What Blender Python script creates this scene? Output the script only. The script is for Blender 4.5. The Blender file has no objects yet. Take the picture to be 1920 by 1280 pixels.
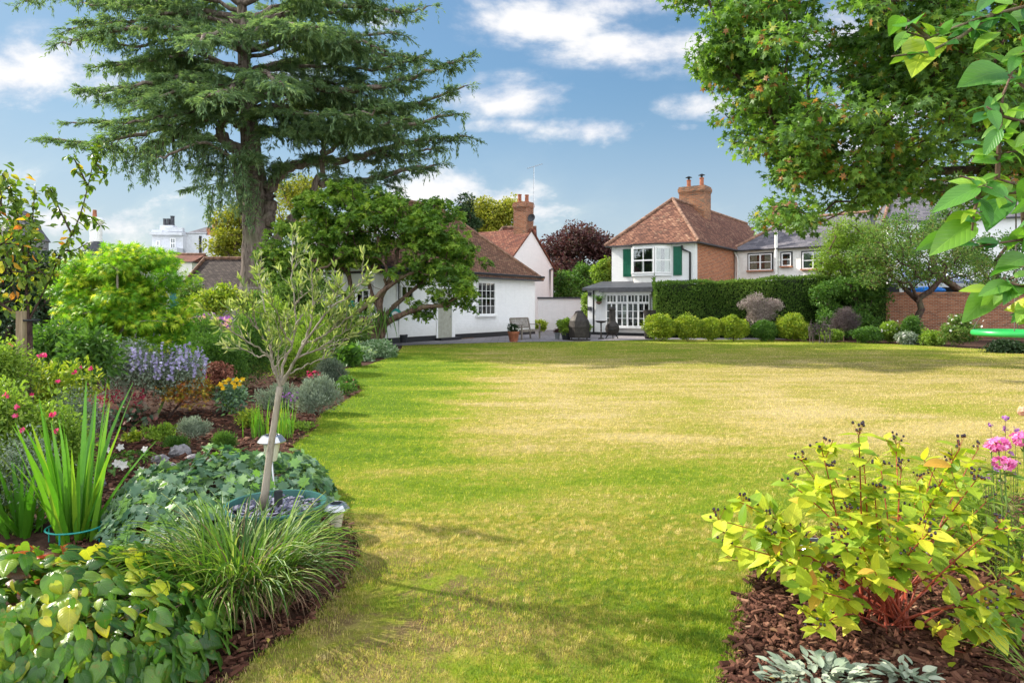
import bpy, math, random
import numpy as np
random.seed(7)
RNG = np.random.default_rng(7)
sc = bpy.context.scene
COL = sc.collection

# ---------------------------------------------------------------- camera
F = 1280.0; CX = 960.0; HY = 570.0; EYE = 1.6
cam_d = bpy.data.cameras.new("camera"); cam = bpy.data.objects.new("camera", cam_d); COL.objects.link(cam)
cam.location = (0, 0, EYE); cam.rotation_euler = (math.radians(90), 0, 0)
cam_d.lens = 24; cam_d.sensor_width = 36; cam_d.shift_y = -(640 - HY) / 1920.0
cam_d.clip_start = 0.05; cam_d.clip_end = 3000
sc.camera = cam

# ---------------------------------------------------------------- render
sc.render.engine = 'CYCLES'
sc.view_settings.view_transform = 'Standard'; sc.view_settings.look = 'None'
sc.view_settings.gamma = 1.0; sc.view_settings.exposure = 1.08
cy = sc.cycles
cy.use_denoising = True; cy.max_bounces = 6; cy.diffuse_bounces = 3; cy.glossy_bounces = 2
cy.transmission_bounces = 4; cy.transparent_max_bounces = 8
cy.use_adaptive_sampling = True; cy.adaptive_threshold = 0.01; cy.sample_clamp_indirect = 6

# ---------------------------------------------------------------- sun + sky
SUN_H = np.array([-0.90, 0.44]); SUN_H = SUN_H / np.linalg.norm(SUN_H); SUN_EL = math.radians(35.5)
sd = bpy.data.lights.new("sun", 'SUN'); sun = bpy.data.objects.new("sun", sd); COL.objects.link(sun)
sd.energy = 4.2; sd.angle = math.radians(0.6); sd.color = (1.0, 0.93, 0.80)
from mathutils import Vector
ldir = Vector((-SUN_H[0] * math.cos(SUN_EL), -SUN_H[1] * math.cos(SUN_EL), -math.sin(SUN_EL)))
sun.rotation_euler = ldir.to_track_quat('-Z', 'Y').to_euler(); sun.location = (-60, 40, 50)

class NT:
    """tiny node-tree helper"""
    def __init__(s, tree): s.t = tree; s.n = tree.nodes; s.l = tree.links
    def new(s, typ, **kw):
        n = s.n.new(typ)
        for k, v in kw.items():
            if k.startswith('i_'):
                key = k[2:]; key = int(key) if key.isdigit() else key.replace('_', ' ')
                s.set(n.inputs[key], v)
            else: setattr(n, k, v)
        return n
    def set(s, inp, v):
        if isinstance(v, bpy.types.NodeSocket): s.l.new(v, inp)
        elif isinstance(v, bpy.types.Node): s.l.new(v.outputs[0], inp)
        else: inp.default_value = v
    def math(s, op, a, b=None, c=None, clamp=False):
        n = s.n.new('ShaderNodeMath'); n.operation = op; n.use_clamp = clamp
        s.set(n.inputs[0], a)
        if b is not None: s.set(n.inputs[1], b)
        if c is not None: s.set(n.inputs[2], c)
        return n.outputs[0]
    def vmath(s, op, a, b=None, out=0):
        n = s.n.new('ShaderNodeVectorMath'); n.operation = op
        s.set(n.inputs[0], a)
        if b is not None:
            if op == 'SCALE': s.set(n.inputs['Scale'], b)
            else: s.set(n.inputs[1], b)
        return n.outputs[out]
    def mix(s, fac, a, b, blend='MIX'):
        n = s.n.new('ShaderNodeMix'); n.data_type = 'RGBA'; n.blend_type = blend
        s.set(n.inputs[0], fac); s.set(n.inputs[6], c4(a)); s.set(n.inputs[7], c4(b))
        return n.outputs[2]
    def ramp(s, fac, stops, interp='LINEAR'):
        n = s.n.new('ShaderNodeValToRGB'); r = n.color_ramp; r.interpolation = interp
        while len(r.elements) < len(stops): r.elements.new(0.5)
        for e, (p, c) in zip(r.elements, stops):
            e.position = p; e.color = c4(c) if not isinstance(c, (int, float)) else (c, c, c, 1)
        s.set(n.inputs[0], fac); return n.outputs[0]
    def noise(s, vec, scale, detail=4, rough=0.55, dist=0.0):
        n = s.n.new('ShaderNodeTexNoise'); n.inputs['Scale'].default_value = scale
        n.inputs['Detail'].default_value = detail; n.inputs['Roughness'].default_value = rough
        n.inputs['Distortion'].default_value = dist
        if vec is not None: s.set(n.inputs['Vector'], vec)
        return n.outputs[0]
    def smooth(s, v, a, b):
        n = s.n.new('ShaderNodeMapRange'); n.interpolation_type = 'SMOOTHSTEP'
        s.set(n.inputs[0], v); n.inputs[1].default_value = a; n.inputs[2].default_value = b
        return n.outputs[0]
def c4(c):
    if isinstance(c, tuple) and len(c) == 3: return (c[0], c[1], c[2], 1.0)
    return c

world = bpy.data.worlds.new("World"); sc.world = world; world.use_nodes = True
w = NT(world.node_tree); w.n.clear()
sky = w.new('ShaderNodeTexSky', sky_type='NISHITA', sun_disc=False)
sky.sun_elevation = SUN_EL; sky.sun_rotation = math.atan2(SUN_H[0], SUN_H[1])
sky.air_density = 1.0; sky.dust_density = 0.6; sky.ozone_density = 2.0
tc = w.new('ShaderNodeTexCoord'); sep = w.new('ShaderNodeSeparateXYZ'); w.set(sep.inputs[0], tc.outputs['Generated'])
dx, dy, dz = sep.outputs
ysafe = w.math('MAXIMUM', dy, 0.02)
tx = w.math('DIVIDE', dx, ysafe); tz = w.math('DIVIDE', dz, ysafe)
cmb = w.new('ShaderNodeCombineXYZ'); w.set(cmb.inputs[0], tx); w.set(cmb.inputs[1], w.math('MULTIPLY', tz, 1.7))
n1 = w.noise(cmb.outputs[0], 4.2, 8, 0.60, 0.25); n2 = w.noise(cmb.outputs[0], 19.0, 5, 0.6)
# cumulus banks: (azimuth tangent, elevation tangent, half widths, strength)
CL = [(1030,42,140,42,1.05),(1195,95,150,38,1.12),(1150,8,130,32,.95),(960,182,105,40,1.0),(960,235,75,16,.8),
      (1110,245,105,28,.95),(1310,205,80,24,.85),(1285,242,45,15,.7),(50,130,150,60,1.05),
      (820,365,95,50,1.15),(930,385,100,38,1.0),(1000,400,80,40,.8),(150,415,190,55,1.0),(330,370,90,30,.5),(60,350,80,35,.6),
      (1380,395,70,22,.6),(640,315,80,28,.8),(330,120,100,50,.6),(1680,150,200,160,.8),(540,150,90,60,.5),(1600,420,220,50,.6),(900,10,60,18,.6),
      (700,40,60,30,.5),(-500,200,260,120,1.),(2400,220,300,140,1.)]
dens = None
for (px, py, hw, hh, st) in CL:
    ax = w.math('MULTIPLY', w.math('SUBTRACT', tx, (px - CX) / F), F / hw)
    az = w.math('MULTIPLY', w.math('SUBTRACT', tz, (HY - py) / F), F / hh)
    r2 = w.math('ADD', w.math('MULTIPLY', ax, ax), w.math('MULTIPLY', az, az))
    e = w.math('MULTIPLY', w.math('SUBTRACT', 1.0, w.math('MULTIPLY', w.math('SQRT', r2), 0.52)), st)
    dens = e if dens is None else w.math('MAXIMUM', dens, e)
dens = w.math('MULTIPLY', dens, w.smooth(dy, 0.02, 0.2))
# unseen cloud behind the camera, spread wide as added fill light
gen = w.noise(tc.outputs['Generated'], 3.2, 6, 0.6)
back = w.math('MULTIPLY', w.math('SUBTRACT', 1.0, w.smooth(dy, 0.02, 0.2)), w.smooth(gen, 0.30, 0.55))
nn = w.math('ADD', w.math('MULTIPLY', w.math('SUBTRACT', n1, 0.5), 2.3), w.math('MULTIPLY', w.math('SUBTRACT', n2, 0.5), 0.75))
d2 = w.smooth(w.math('ADD', dens, nn), 0.20, 0.96)
d2 = w.math('MULTIPLY', d2, w.smooth(dens, 0.04, 0.45))
veil = w.math('MULTIPLY', w.smooth(w.noise(cmb.outputs[0], 2.2, 5, 0.6), 0.5, 0.85), 0.18)
low = w.math('MULTIPLY', w.math('SUBTRACT', 1.0, w.smooth(dz, -0.02, 0.32)), 0.60)
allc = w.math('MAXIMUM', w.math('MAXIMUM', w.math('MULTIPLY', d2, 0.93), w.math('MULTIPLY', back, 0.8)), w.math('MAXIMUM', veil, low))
shade = w.smooth(w.math('ADD', n1, w.math('MULTIPLY', d2, 0.25)), 0.42, 0.8)
ccol = w.mix(shade, (3.4, 3.6, 4.2, 1), (5.0, 4.9, 4.85, 1))
skyc = w.mix(1.0, sky.outputs[0], (0.68, 0.80, 0.79, 1), 'MULTIPLY')
lum = w.new('ShaderNodeRGBToBW'); w.set(lum.inputs[0], skyc)
comp = w.math('DIVIDE', 1.32, w.math('ADD', 1.0, w.math('MULTIPLY', lum.outputs[0], 0.30)))   # the camera's own roll-off of the glare round the sun
skyc = w.vmath('SCALE', skyc, comp)
hs = w.new('ShaderNodeHueSaturation'); hs.inputs['Saturation'].default_value = 1.02; hs.inputs['Value'].default_value = 1.0; w.set(hs.inputs['Color'], skyc)
ccol = w.mix(w.math('SUBTRACT', 1.0, w.smooth(dy, 0.02, 0.2)), ccol, (14.2, 14.6, 15.2, 1))   # unseen cloud, made brighter than the front sky to fill camera-facing surfaces
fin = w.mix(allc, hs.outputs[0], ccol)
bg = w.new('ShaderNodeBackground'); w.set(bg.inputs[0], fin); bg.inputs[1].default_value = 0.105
wo = w.new('ShaderNodeOutputWorld'); w.l.new(bg.outputs[0], wo.inputs[0])

# ---------------------------------------------------------------- pixel <-> world
def P(px, py, Y): return np.array([(px - CX) / F * Y, Y, EYE - (py - HY) / F * Y])
def G(px, py, z=0.0): return P(px, py, F * (EYE - z) / (py - HY))
def A(*a): return np.array(a, dtype=float)
def unit(v):
    v = np.asarray(v, float); n = np.linalg.norm(v, axis=-1, keepdims=True); return v / np.maximum(n, 1e-9)

# ---------------------------------------------------------------- objects
WL = {}
def tag(o, label=None, cat=None, group=None, kind=None):
    if label: o['label'] = label
    if cat: o['category'] = cat
    if group: o['group'] = group
    if kind: o['kind'] = kind
    return o
def thing(name, label, cat, loc, group=None):
    o = bpy.data.objects.new(name, None); COL.objects.link(o); o.location = tuple(loc); o.empty_display_size = 0.1
    WL[o.name] = np.asarray(loc, float); tag(o, label, cat, group); return o

class Geo:
    def __init__(s): s.v = []; s.n = 0; s.f = {}; s.a = []; s.uv = []
    def add(s, v, f, a=0.5, mi=0, uv=None):
        v = np.asarray(v, float).reshape(-1, 3)
        if isinstance(f, np.ndarray) and f.ndim == 2: groups = {f.shape[1]: f}
        else:
            groups = {}
            for q in f: groups.setdefault(len(q), []).append(q)
            groups = {k: np.array(x) for k, x in groups.items()}
        for k, x in groups.items():
            s.f.setdefault(k, []).append((x + s.n, np.full(len(x), mi)))
        s.v.append(v); s.a.append(np.broadcast_to(np.asarray(a, float), (len(v),)).copy())
        s.uv.append(np.zeros((len(v), 2)) if uv is None else np.asarray(uv, float)); s.n += len(v)
        return s
    def obj(s, name, mats, parent=None, loc=None, smooth=False, uvmode='auto'):
        if s.n == 0: return None
        V = np.concatenate(s.v); Aq = np.concatenate(s.a); U = np.concatenate(s.uv)
        wl = WL[parent.name] if parent is not None else (np.zeros(3) if loc is None else np.asarray(loc, float))
        me = bpy.data.meshes.new(name)
        ks = sorted(s.f); polys = []; mis = []
        loops = []; starts = []; tot = 0; uvs = []
        for k in ks:
            ff = np.concatenate([x for x, _ in s.f[k]]); mm = np.concatenate([m for _, m in s.f[k]])
            loops.append(ff.ravel()); starts.append(tot + np.arange(len(ff)) * k); tot += ff.size; mis.append(mm)
            if uvmode == 'auto':
                a0, a1, a2 = V[ff[:, 0]], V[ff[:, 1]], V[ff[:, 2]]
                nr = unit(np.cross(a1 - a0, a2 - a0))
                t = np.cross(np.array([0, 0, 1.0]), nr); flat = np.linalg.norm(t, axis=1) < 0.05
                t[flat] = [1, 0, 0]; t = unit(t); b = np.cross(nr, t); b[flat] = [0, 1, 0]
                pv = V[ff]; uu = np.einsum('mkj,mj->mk', pv, t); vv = np.einsum('mkj,mj->mk', pv, b)
                uvs.append(np.stack([uu, vv], -1).reshape(-1, 2))
            elif uvmode == 'leaf': uvs.append(U[ff.ravel()])
        L = np.concatenate(loops).astype(np.int32); S = np.concatenate(starts).astype(np.int32)
        me.vertices.add(len(V)); me.vertices.foreach_set('co', (V - wl).astype(np.float32).ravel())
        me.loops.add(len(L)); me.loops.foreach_set('vertex_index', L)
        me.polygons.add(len(S)); me.polygons.foreach_set('loop_start', S)
        me.polygons.foreach_set('material_index', np.concatenate(mis).astype(np.int32))
        me.polygons.foreach_set('use_smooth', np.full(len(S), bool(smooth)))
        if uvs:
            ul = me.uv_layers.new(name='UVMap'); ul.data.foreach_set('uv', np.concatenate(uvs).astype(np.float32).ravel())
        at = me.attributes.new('rnd', 'FLOAT', 'POINT'); at.data.foreach_set('value', Aq.astype(np.float32))
        me.update(calc_edges=True); me.validate()
        for m in (mats if isinstance(mats, (list, tuple)) else [mats]): me.materials.append(m)
        o = bpy.data.objects.new(name, me); COL.objects.link(o)
        if parent is not None: o.parent = parent
        else: o.location = tuple(wl)
        WL[o.name] = wl
        return o
    # ---- primitives
    def box(s, c0, c1, mi=0, a=0.5):
        x0, y0, z0 = c0; x1, y1, z1 = c1
        v = [(x0,y0,z0),(x1,y0,z0),(x1,y1,z0),(x0,y1,z0),(x0,y0,z1),(x1,y0,z1),(x1,y1,z1),(x0,y1,z1)]
        return s.add(v, BOXF, a, mi)
    def hexa(s, v8, mi=0, a=0.5): return s.add(v8, BOXF, a, mi)
    def tube(s, pts, rad, sides=6, cap=True, a=0.5, mi=0, wob=0.0):
        pts = np.asarray(pts, float); n = len(pts); rad = np.broadcast_to(np.asarray(rad, float), (n,))
        t = np.gradient(pts, axis=0); t = unit(t)
        ref = np.array([0, 0, 1.0]) if abs(t[:, 2]).mean() < 0.8 else np.array([1.0, 0, 0])
        x = unit(np.cross(t, ref)); y = np.cross(t, x)
        ang = np.linspace(0, 2 * math.pi, sides, endpoint=False)
        R = rad[:, None] * (1 + (wob * RNG.standard_normal((n, sides)) if wob else 0))
        v = pts[:, None] + R[..., None] * (np.cos(ang)[None, :, None] * x[:, None] + np.sin(ang)[None, :, None] * y[:, None])
        i = np.arange(n - 1)[:, None] * sides; j = np.arange(sides)[None]; j2 = (j + 1) % sides
        f = np.stack([i + j, i + j2, i + sides + j2, i + sides + j], -1).reshape(-1, 4)
        s.add(v.reshape(-1, 3), f, a, mi)
        if cap:
            base = s.n - n * sides
            s.f.setdefault(sides, []).append((np.array([[base + q for q in range(sides)][::-1], [base + (n - 1) * sides + q for q in range(sides)]]), np.full(2, mi)))
        return s
    def lathe(s, c, prof, sides=20, mi=0, a=0.5, flat=False, capb=True, capt=True):
        prof = np.asarray(prof, float); n = len(prof)
        ang = np.linspace(0, 2 * math.pi, sides, endpoint=False)
        v = np.zeros((n, sides, 3)); v[..., 0] = c[0] + prof[:, 0:1] * np.cos(ang); v[..., 1] = c[1] + prof[:, 0:1] * np.sin(ang); v[..., 2] = c[2] + prof[:, 1:2]
        i = np.arange(n - 1)[:, None] * sides; j = np.arange(sides)[None]; j2 = (j + 1) % sides
        f = np.stack([i + j, i + j2, i + sides + j2, i + sides + j], -1).reshape(-1, 4)
        b = s.n; s.add(v.reshape(-1, 3), f, a, mi)
        if capb: s.f.setdefault(sides, []).append((np.array([[b + q for q in range(sides)][::-1]]), np.full(1, mi)))
        if capt: s.f.setdefault(sides, []).append((np.array([[b + (n - 1) * sides + q for q in range(sides)]]), np.full(1, mi)))
        return s
    def ball(s, c, r, mi=0, a=0.5, nu=10, nv=7, lump=0.0):
        r = np.broadcast_to(np.asarray(r, float), (3,)); c = np.asarray(c, float)
        th = np.linspace(0, math.pi, nv)[:, None]; ph = np.linspace(0, 2 * math.pi, nu, endpoint=False)[None]
        d = np.stack([np.sin(th) * np.cos(ph), np.sin(th) * np.sin(ph), np.cos(th) + 0 * ph], -1)
        if lump: d = d * (1 + lump * RNG.standard_normal((nv, nu))[..., None])
        d[0] = d[0].mean(0); d[-1] = d[-1].mean(0)
        v = c + d * r; i = np.arange(nv - 1)[:, None] * nu; j = np.arange(nu)[None]; j2 = (j + 1) % nu
        f = np.stack([i + nu + j, i + nu + j2, i + j2, i + j], -1).reshape(-1, 4)
        return s.add(v.reshape(-1, 3), f, a, mi)
BOXF = np.array([(0,3,2,1),(4,5,6,7),(0,1,5,4),(1,2,6,5),(2,3,7,6),(3,0,4,7)])

# ---------------------------------------------------------------- facade frame
class Facade:
    """a vertical plane through a ground point; s runs along it, o sticks out of it towards its front"""
    def __init__(s, p, d):
        s.o = np.asarray(p, float)[:2]; s.u = unit(np.asarray(d, float)[:2]); n = np.array([s.u[1], -s.u[0]])
        if np.dot(n, -s.o) < 0: n = -n
        s.n = n
    def S(s, px):
        t = (px - CX) / F; return (t * s.o[1] - s.o[0]) / (s.u[0] - t * s.u[1])
    def Z(s, px, py, o=0.0):
        q = s.o + s.u * s.S(px) + s.n * o; return EYE - (py - HY) / F * q[1]
    def pt(s, a, z, o=0.0):
        q = s.o + s.u * a + s.n * o; return np.array([q[0], q[1], z])
    def box(s, g, s0, s1, z0, z1, o0, o1, mi=0):
        v = [s.pt(s0,z0,o0), s.pt(s1,z0,o0), s.pt(s1,z0,o1), s.pt(s0,z0,o1), s.pt(s0,z1,o0), s.pt(s1,z1,o0), s.pt(s1,z1,o1), s.pt(s0,z1,o1)]
        v = np.array(v); a = np.cross(v[1]-v[0], v[3]-v[0])[2]
        if a < 0: v = v[[1,0,3,2,5,4,7,6]]
        g.hexa(v, mi); return g
# ================================================================ materials
def mat(name):
    m = bpy.data.materials.new(name); m.use_nodes = True; m.node_tree.nodes.clear(); return m, NT(m.node_tree)
def finish(t, shader, bump=None):
    o = t.new('ShaderNodeOutputMaterial'); t.l.new(shader, o.inputs[0])
def princ(t, col, rough=0.7, spec=0.3, metal=0.0, normal=None):
    b = t.new('ShaderNodeBsdfPrincipled'); t.set(b.inputs['Base Color'], c4(col)); t.set(b.inputs['Roughness'], rough)
    b.inputs['Specular IOR Level'].default_value = spec; b.inputs['Metallic'].default_value = metal
    if normal is not None: t.l.new(normal, b.inputs['Normal'])
    return b.outputs[0]
def bump(t, h, strength=0.4, dist=0.02):
    n = t.new('ShaderNodeBump'); n.inputs['Strength'].default_value = strength; n.inputs['Distance'].default_value = dist
    t.set(n.inputs['Height'], h); return n.outputs[0]
def pos(t): return t.new('ShaderNodeNewGeometry').outputs['Position']
def attr(t, name='rnd'):
    n = t.new('ShaderNodeAttribute'); n.attribute_name = name; return n.outputs['Fac']

def m_plain(name, col, rough=0.6, spec=0.3, metal=0.0, var=0.12, scale=6, bmp=0.0, bs=40):
    m, t = mat(name); p = pos(t); nz = t.noise(p, scale, 5, 0.6)
    lo = tuple(max(0, c * (1 - var)) for c in col); hi = tuple(c * (1 + var) for c in col)
    c = t.mix(t.smooth(nz, 0.3, 0.7), lo, hi)
    nr = bump(t, t.noise(p, bs, 4), bmp, 0.01) if bmp else None
    finish(t, princ(t, c, rough, spec, metal, nr)); return m
def m_leaf(name, pal, trans=0.4, rough=0.45, spec=0.35, tcol=(1.15, 1.25, 0.55), veins=False, blotch=0.0):
    """pal = list of (pos, colour) looked up by the leaf's own random number"""
    m, t = mat(name); c = t.ramp(attr(t), pal)
    nr = None
    if veins:
        uv = t.new('ShaderNodeUVMap').outputs[0]; sp = t.new('ShaderNodeSeparateXYZ'); t.set(sp.inputs[0], uv)
        ax = t.math('ABSOLUTE', t.math('SUBTRACT', sp.outputs[0], 0.5))
        ph = t.math('SUBTRACT', t.math('MULTIPLY', sp.outputs[1], 8.0), t.math('MULTIPLY', ax, 6.0))
        fr = t.math('ABSOLUTE', t.math('SUBTRACT', t.math('FRACT', ph), 0.5))
        side = t.math('SUBTRACT', 1.0, t.smooth(fr, 0.0, 0.12)); mid = t.math('SUBTRACT', 1.0, t.smooth(ax, 0.0, 0.03))
        v = t.math('MAXIMUM', t.math('MULTIPLY', side, 0.6), mid)
        c = t.mix(t.math('MULTIPLY', v, 0.5), c, t.mix(1.0, c, (1.7, 1.5, 1.6, 1), 'MULTIPLY'))
        nr = bump(t, t.math('ADD', t.math('MULTIPLY', v, -1.0), t.math('MULTIPLY', fr, 0.5)), 0.35, 0.003)
    if blotch:
        p = pos(t); nz = t.noise(p, 45, 4, 0.65)
        c = t.mix(t.math('MULTIPLY', t.smooth(nz, 0.56, 0.68), blotch), c, (0.30, 0.10, 0.03))
    # small-scale variation inside a leaf
    nz2 = t.noise(pos(t), 30, 3); c = t.mix(t.math('MULTIPLY', t.smooth(nz2, 0.35, 0.75), 0.25), c, t.mix(1.0, c, (1.5, 1.35, 1.1, 1), 'MULTIPLY'))
    pr = princ(t, c, rough, spec, 0, nr)
    tr = t.new('ShaderNodeBsdfTranslucent'); t.set(tr.inputs[0], t.mix(1.0, c, c4(tcol), 'MULTIPLY'))
    mx = t.new('ShaderNodeMixShader'); mx.inputs[0].default_value = trans; t.l.new(pr, mx.inputs[1]); t.l.new(tr.outputs[0], mx.inputs[2])
    finish(t, mx.outputs[0]); return m
def m_bark(name, c0, c1, scale=9, stretch=0.25, bmp=0.8):
    m, t = mat(name); p = pos(t)
    mp = t.new('ShaderNodeMapping'); mp.inputs['Scale'].default_value = (1, 1, stretch); t.set(mp.inputs[0], p)
    nz = t.noise(mp.outputs[0], scale, 7, 0.7, 0.6); n2 = t.noise(p, scale * .2, 3)
    c = t.mix(t.smooth(nz, 0.33, 0.68), c0, c1)
    c = t.mix(t.math('MULTIPLY', t.smooth(n2, .5, .72), .35), c, (0.16, 0.19, 0.09))
    finish(t, princ(t, c, 0.9, 0.15, 0, bump(t, nz, bmp, 0.05))); return m
def m_bricks(name, cols, mortar, w=0.225, h=0.075, ms=0.012, rough=0.85, bmp=0.5, nvar=0.5, offset=0.5, spec=0.2, lich=None, streak=None):
    """bricks or tiles laid in the surface's own metres (UV)"""
    m, t = mat(name); uv = t.new('ShaderNodeUVMap').outputs[0]
    wob = t.noise(uv, 3.0, 3); wv = t.vmath('SCALE', t.vmath('SUBTRACT', t.new('ShaderNodeCombineXYZ', i_0=wob, i_1=wob).outputs[0], (0.5, 0.5, 0)), 0.006)
    uw = t.vmath('ADD', uv, wv)
    b = t.new('ShaderNodeTexBrick'); b.offset = offset; b.inputs['Scale'].default_value = 1.0
    b.inputs['Brick Width'].default_value = w; b.inputs['Row Height'].default_value = h
    b.inputs['Mortar Size'].default_value = ms; b.inputs['Mortar Smooth'].default_value = 0.3; b.inputs['Bias'].default_value = 0.0
    t.set(b.inputs['Vector'], uw); b.inputs['Color1'].default_value = (0, 0, 0, 1); b.inputs['Color2'].default_value = (1, 1, 1, 1); b.inputs['Mortar'].default_value = (0.5, 0.5, 0.5, 1)
    sp = t.new('ShaderNodeSeparateColor'); t.set(sp.inputs[0], b.outputs[0])
    big = t.noise(uv, 0.9, 4); fine = t.noise(uv, 14, 3)
    f = t.math('ADD', t.math('MULTIPLY', sp.outputs[0], 0.62), t.math('ADD', t.math('MULTIPLY', t.math('SUBTRACT', big, 0.5), nvar), t.math('MULTIPLY', fine, 0.38)), clamp=True)
    c = t.ramp(f, cols)
    if lich: c = t.mix(t.math('MULTIPLY', t.smooth(t.noise(uv, 2.2, 6, 0.7), 0.56, 0.68), 0.6), c, lich)
    c = t.mix(b.outputs['Fac'], c, mortar)
    if streak:      # rain streaks and a grubby foot
        mp = t.new('ShaderNodeMapping'); mp.inputs['Scale'].default_value = (3.2, .35, 1); t.set(mp.inputs[0], uv); sp2 = t.new('ShaderNodeSeparateXYZ'); t.set(sp2.inputs[0], pos(t))
        st = t.math('MULTIPLY', t.smooth(t.noise(mp.outputs[0], 1.6, 6, .7), .50, .78), .35); foot = t.math('MULTIPLY', t.math('SUBTRACT', 1.0, t.smooth(t.math('ADD', sp2.outputs[2], t.math('MULTIPLY', t.noise(uv, 5, 4), -.6)), -.1, .55)), .5)
        c = t.mix(t.math('MAXIMUM', st, foot), c, streak)
    hgt = t.math('ADD', t.math('MULTIPLY', b.outputs['Fac'], -1.0), t.math('MULTIPLY', fine, 0.5))
    finish(t, princ(t, c, rough, spec, 0, bump(t, hgt, bmp, 0.02))); return m
def m_glass(name='window_glass'):
    m, t = mat(name); lw = t.new('ShaderNodeFresnel'); lw.inputs[0].default_value = 1.5
    g = t.new('ShaderNodeBsdfGlossy'); g.inputs['Roughness'].default_value = 0.02; tr = t.new('ShaderNodeBsdfTransparent')
    tr.inputs[0].default_value = (0.8, 0.85, 0.85, 1)
    mx = t.new('ShaderNodeMixShader'); t.set(mx.inputs[0], t.math('ADD', lw.outputs[0], 0.12)); t.l.new(tr.outputs[0], mx.inputs[1]); t.l.new(g.outputs[0], mx.inputs[2])
    finish(t, mx.outputs[0]); return m

def lawn_colour(t):
    p = pos(t); sp = t.new('ShaderNodeSeparateXYZ'); t.set(sp.inputs[0], p); X, Y = sp.outputs[0], sp.outputs[1]
    mp = t.new('ShaderNodeMapping'); mp.inputs['Scale'].default_value = (0.55, 1.5, 1); t.set(mp.inputs[0], p)
    big = t.noise(p, 0.33, 4, 0.6, 0.5); mid = t.noise(mp.outputs[0], 0.95, 5, 0.62, 0.3); fine = t.noise(p, 8.5, 5, 0.65)
    # dryness over the lawn: moist by the left border, parched in the middle
    leftm = t.math('SUBTRACT', 1.0, t.smooth(t.math('ADD', X, t.math('MULTIPLY', t.math('SUBTRACT', mid, 0.5), 2.2)), -2.4, 0.5))
    leftm = t.math('MULTIPLY', leftm, t.smooth(Y, 5.0, 7.0)); leftm = t.math('MULTIPLY', leftm, t.math('SUBTRACT', 1.0, t.math('MULTIPLY', t.smooth(Y, 17, 24), 0.6)))
    by = t.math('ABSOLUTE', t.math('SUBTRACT', Y, 6.0)); band = t.math('MULTIPLY', t.math('SUBTRACT', 1.0, t.smooth(by, 0.3, 1.6)), 0.24)
    near = t.math('MULTIPLY', t.math('MULTIPLY', t.math('SUBTRACT', 1.0, t.smooth(Y, 3.5, 5.5)), t.smooth(X, -0.9, 1.0)), 0.34)
    far = t.math('MULTIPLY', t.smooth(Y, 19, 27), 0.22)
    wet = t.math('MAXIMUM', t.math('MAXIMUM', t.math('MULTIPLY', leftm, 0.62), band), t.math('MAXIMUM', near, far))
    dry = t.math('ADD', 0.63, t.math('ADD', t.math('MULTIPLY', t.math('SUBTRACT', big, 0.5), 0.8), t.math('ADD', t.math('MULTIPLY', t.math('SUBTRACT', mid, 0.5), 1.4), t.math('MULTIPLY', t.math('SUBTRACT', fine, 0.5), 0.95))))
    straw = t.math('MULTIPLY', t.math('MULTIPLY', t.smooth(Y, 6.3, 8.6), t.math('SUBTRACT', 1.0, t.smooth(Y, 15.5, 21))), t.smooth(X, -2.6, 0.4))
    dry = t.math('ADD', dry, t.math('MULTIPLY', straw, 0.20))
    d = t.math('SUBTRACT', dry, wet, clamp=True)
    return p, X, Y, d, fine
LAWN_RAMP = [(0.0, (0.130, 0.230, 0.013)), (0.3, (0.235, 0.325, 0.022)), (0.55, (0.35, 0.355, 0.055)), (0.8, (0.46, 0.385, 0.130)), (1.0, (0.57, 0.47, 0.23))]
def m_lawn():
    m, t = mat('lawn_turf'); p, X, Y, d, fine = lawn_colour(t)
    c = t.ramp(d, LAWN_RAMP)
    c = t.mix(0.35, c, t.mix(1.0, c, (0.5, 0.45, 0.4, 1), 'MULTIPLY'))
    # worn soil near the camera
    soil = t.noise(p, 1.9, 6, 0.7)
    dxx = t.math('ADD', X, 0.55); dyy = t.math('SUBTRACT', Y, 3.6)
    rr = t.math('SQRT', t.math('ADD', t.math('MULTIPLY', dxx, dxx), t.math('MULTIPLY', dyy, dyy)))
    sm = t.math('MULTIPLY', t.math('SUBTRACT', 1.0, t.smooth(rr, 0.2, 1.5)), t.smooth(soil, 0.42, 0.54))
    c = t.mix(t.math('MULTIPLY', sm, 0.85), c, (0.20, 0.125, 0.07))
    hs = t.math('ADD', t.noise(p, 60, 4, 0.7), t.math('MULTIPLY', t.noise(p, 9, 3), 1.2))
    c = t.mix(t.math('MULTIPLY', t.smooth(t.noise(p, 38, 4, .7), .35, .6), 0.4), c, t.mix(1.0, c, (0.55, 0.5, 0.45, 1), 'MULTIPLY'))
    finish(t, princ(t, c, 0.95, 0.1, 0, bump(t, hs, 0.9, 0.03))); return m
def m_blade():
    m, t = mat('grass_blade'); p, X, Y, d, fine = lawn_colour(t)
    r = attr(t); d2 = t.math('ADD', d, t.math('MULTIPLY', t.math('SUBTRACT', r, 0.5), 1.0), clamp=True)
    c = t.ramp(d2, LAWN_RAMP)
    c = t.mix(1.0, c, t.ramp(r, [(0, (0.62, 0.70, 0.7)), (1, (1.5, 1.4, 1.4))]), 'MULTIPLY')
    pr = princ(t, c, 0.55, 0.25); tr = t.new('ShaderNodeBsdfTranslucent'); t.set(tr.inputs[0], t.mix(1.0, c, (1.1, 1.2, 0.6, 1), 'MULTIPLY'))
    mx = t.new('ShaderNodeMixShader'); mx.inputs[0].default_value = 0.4; t.l.new(pr, mx.inputs[1]); t.l.new(tr.outputs[0], mx.inputs[2])
    finish(t, mx.outputs[0]); return m

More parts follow.
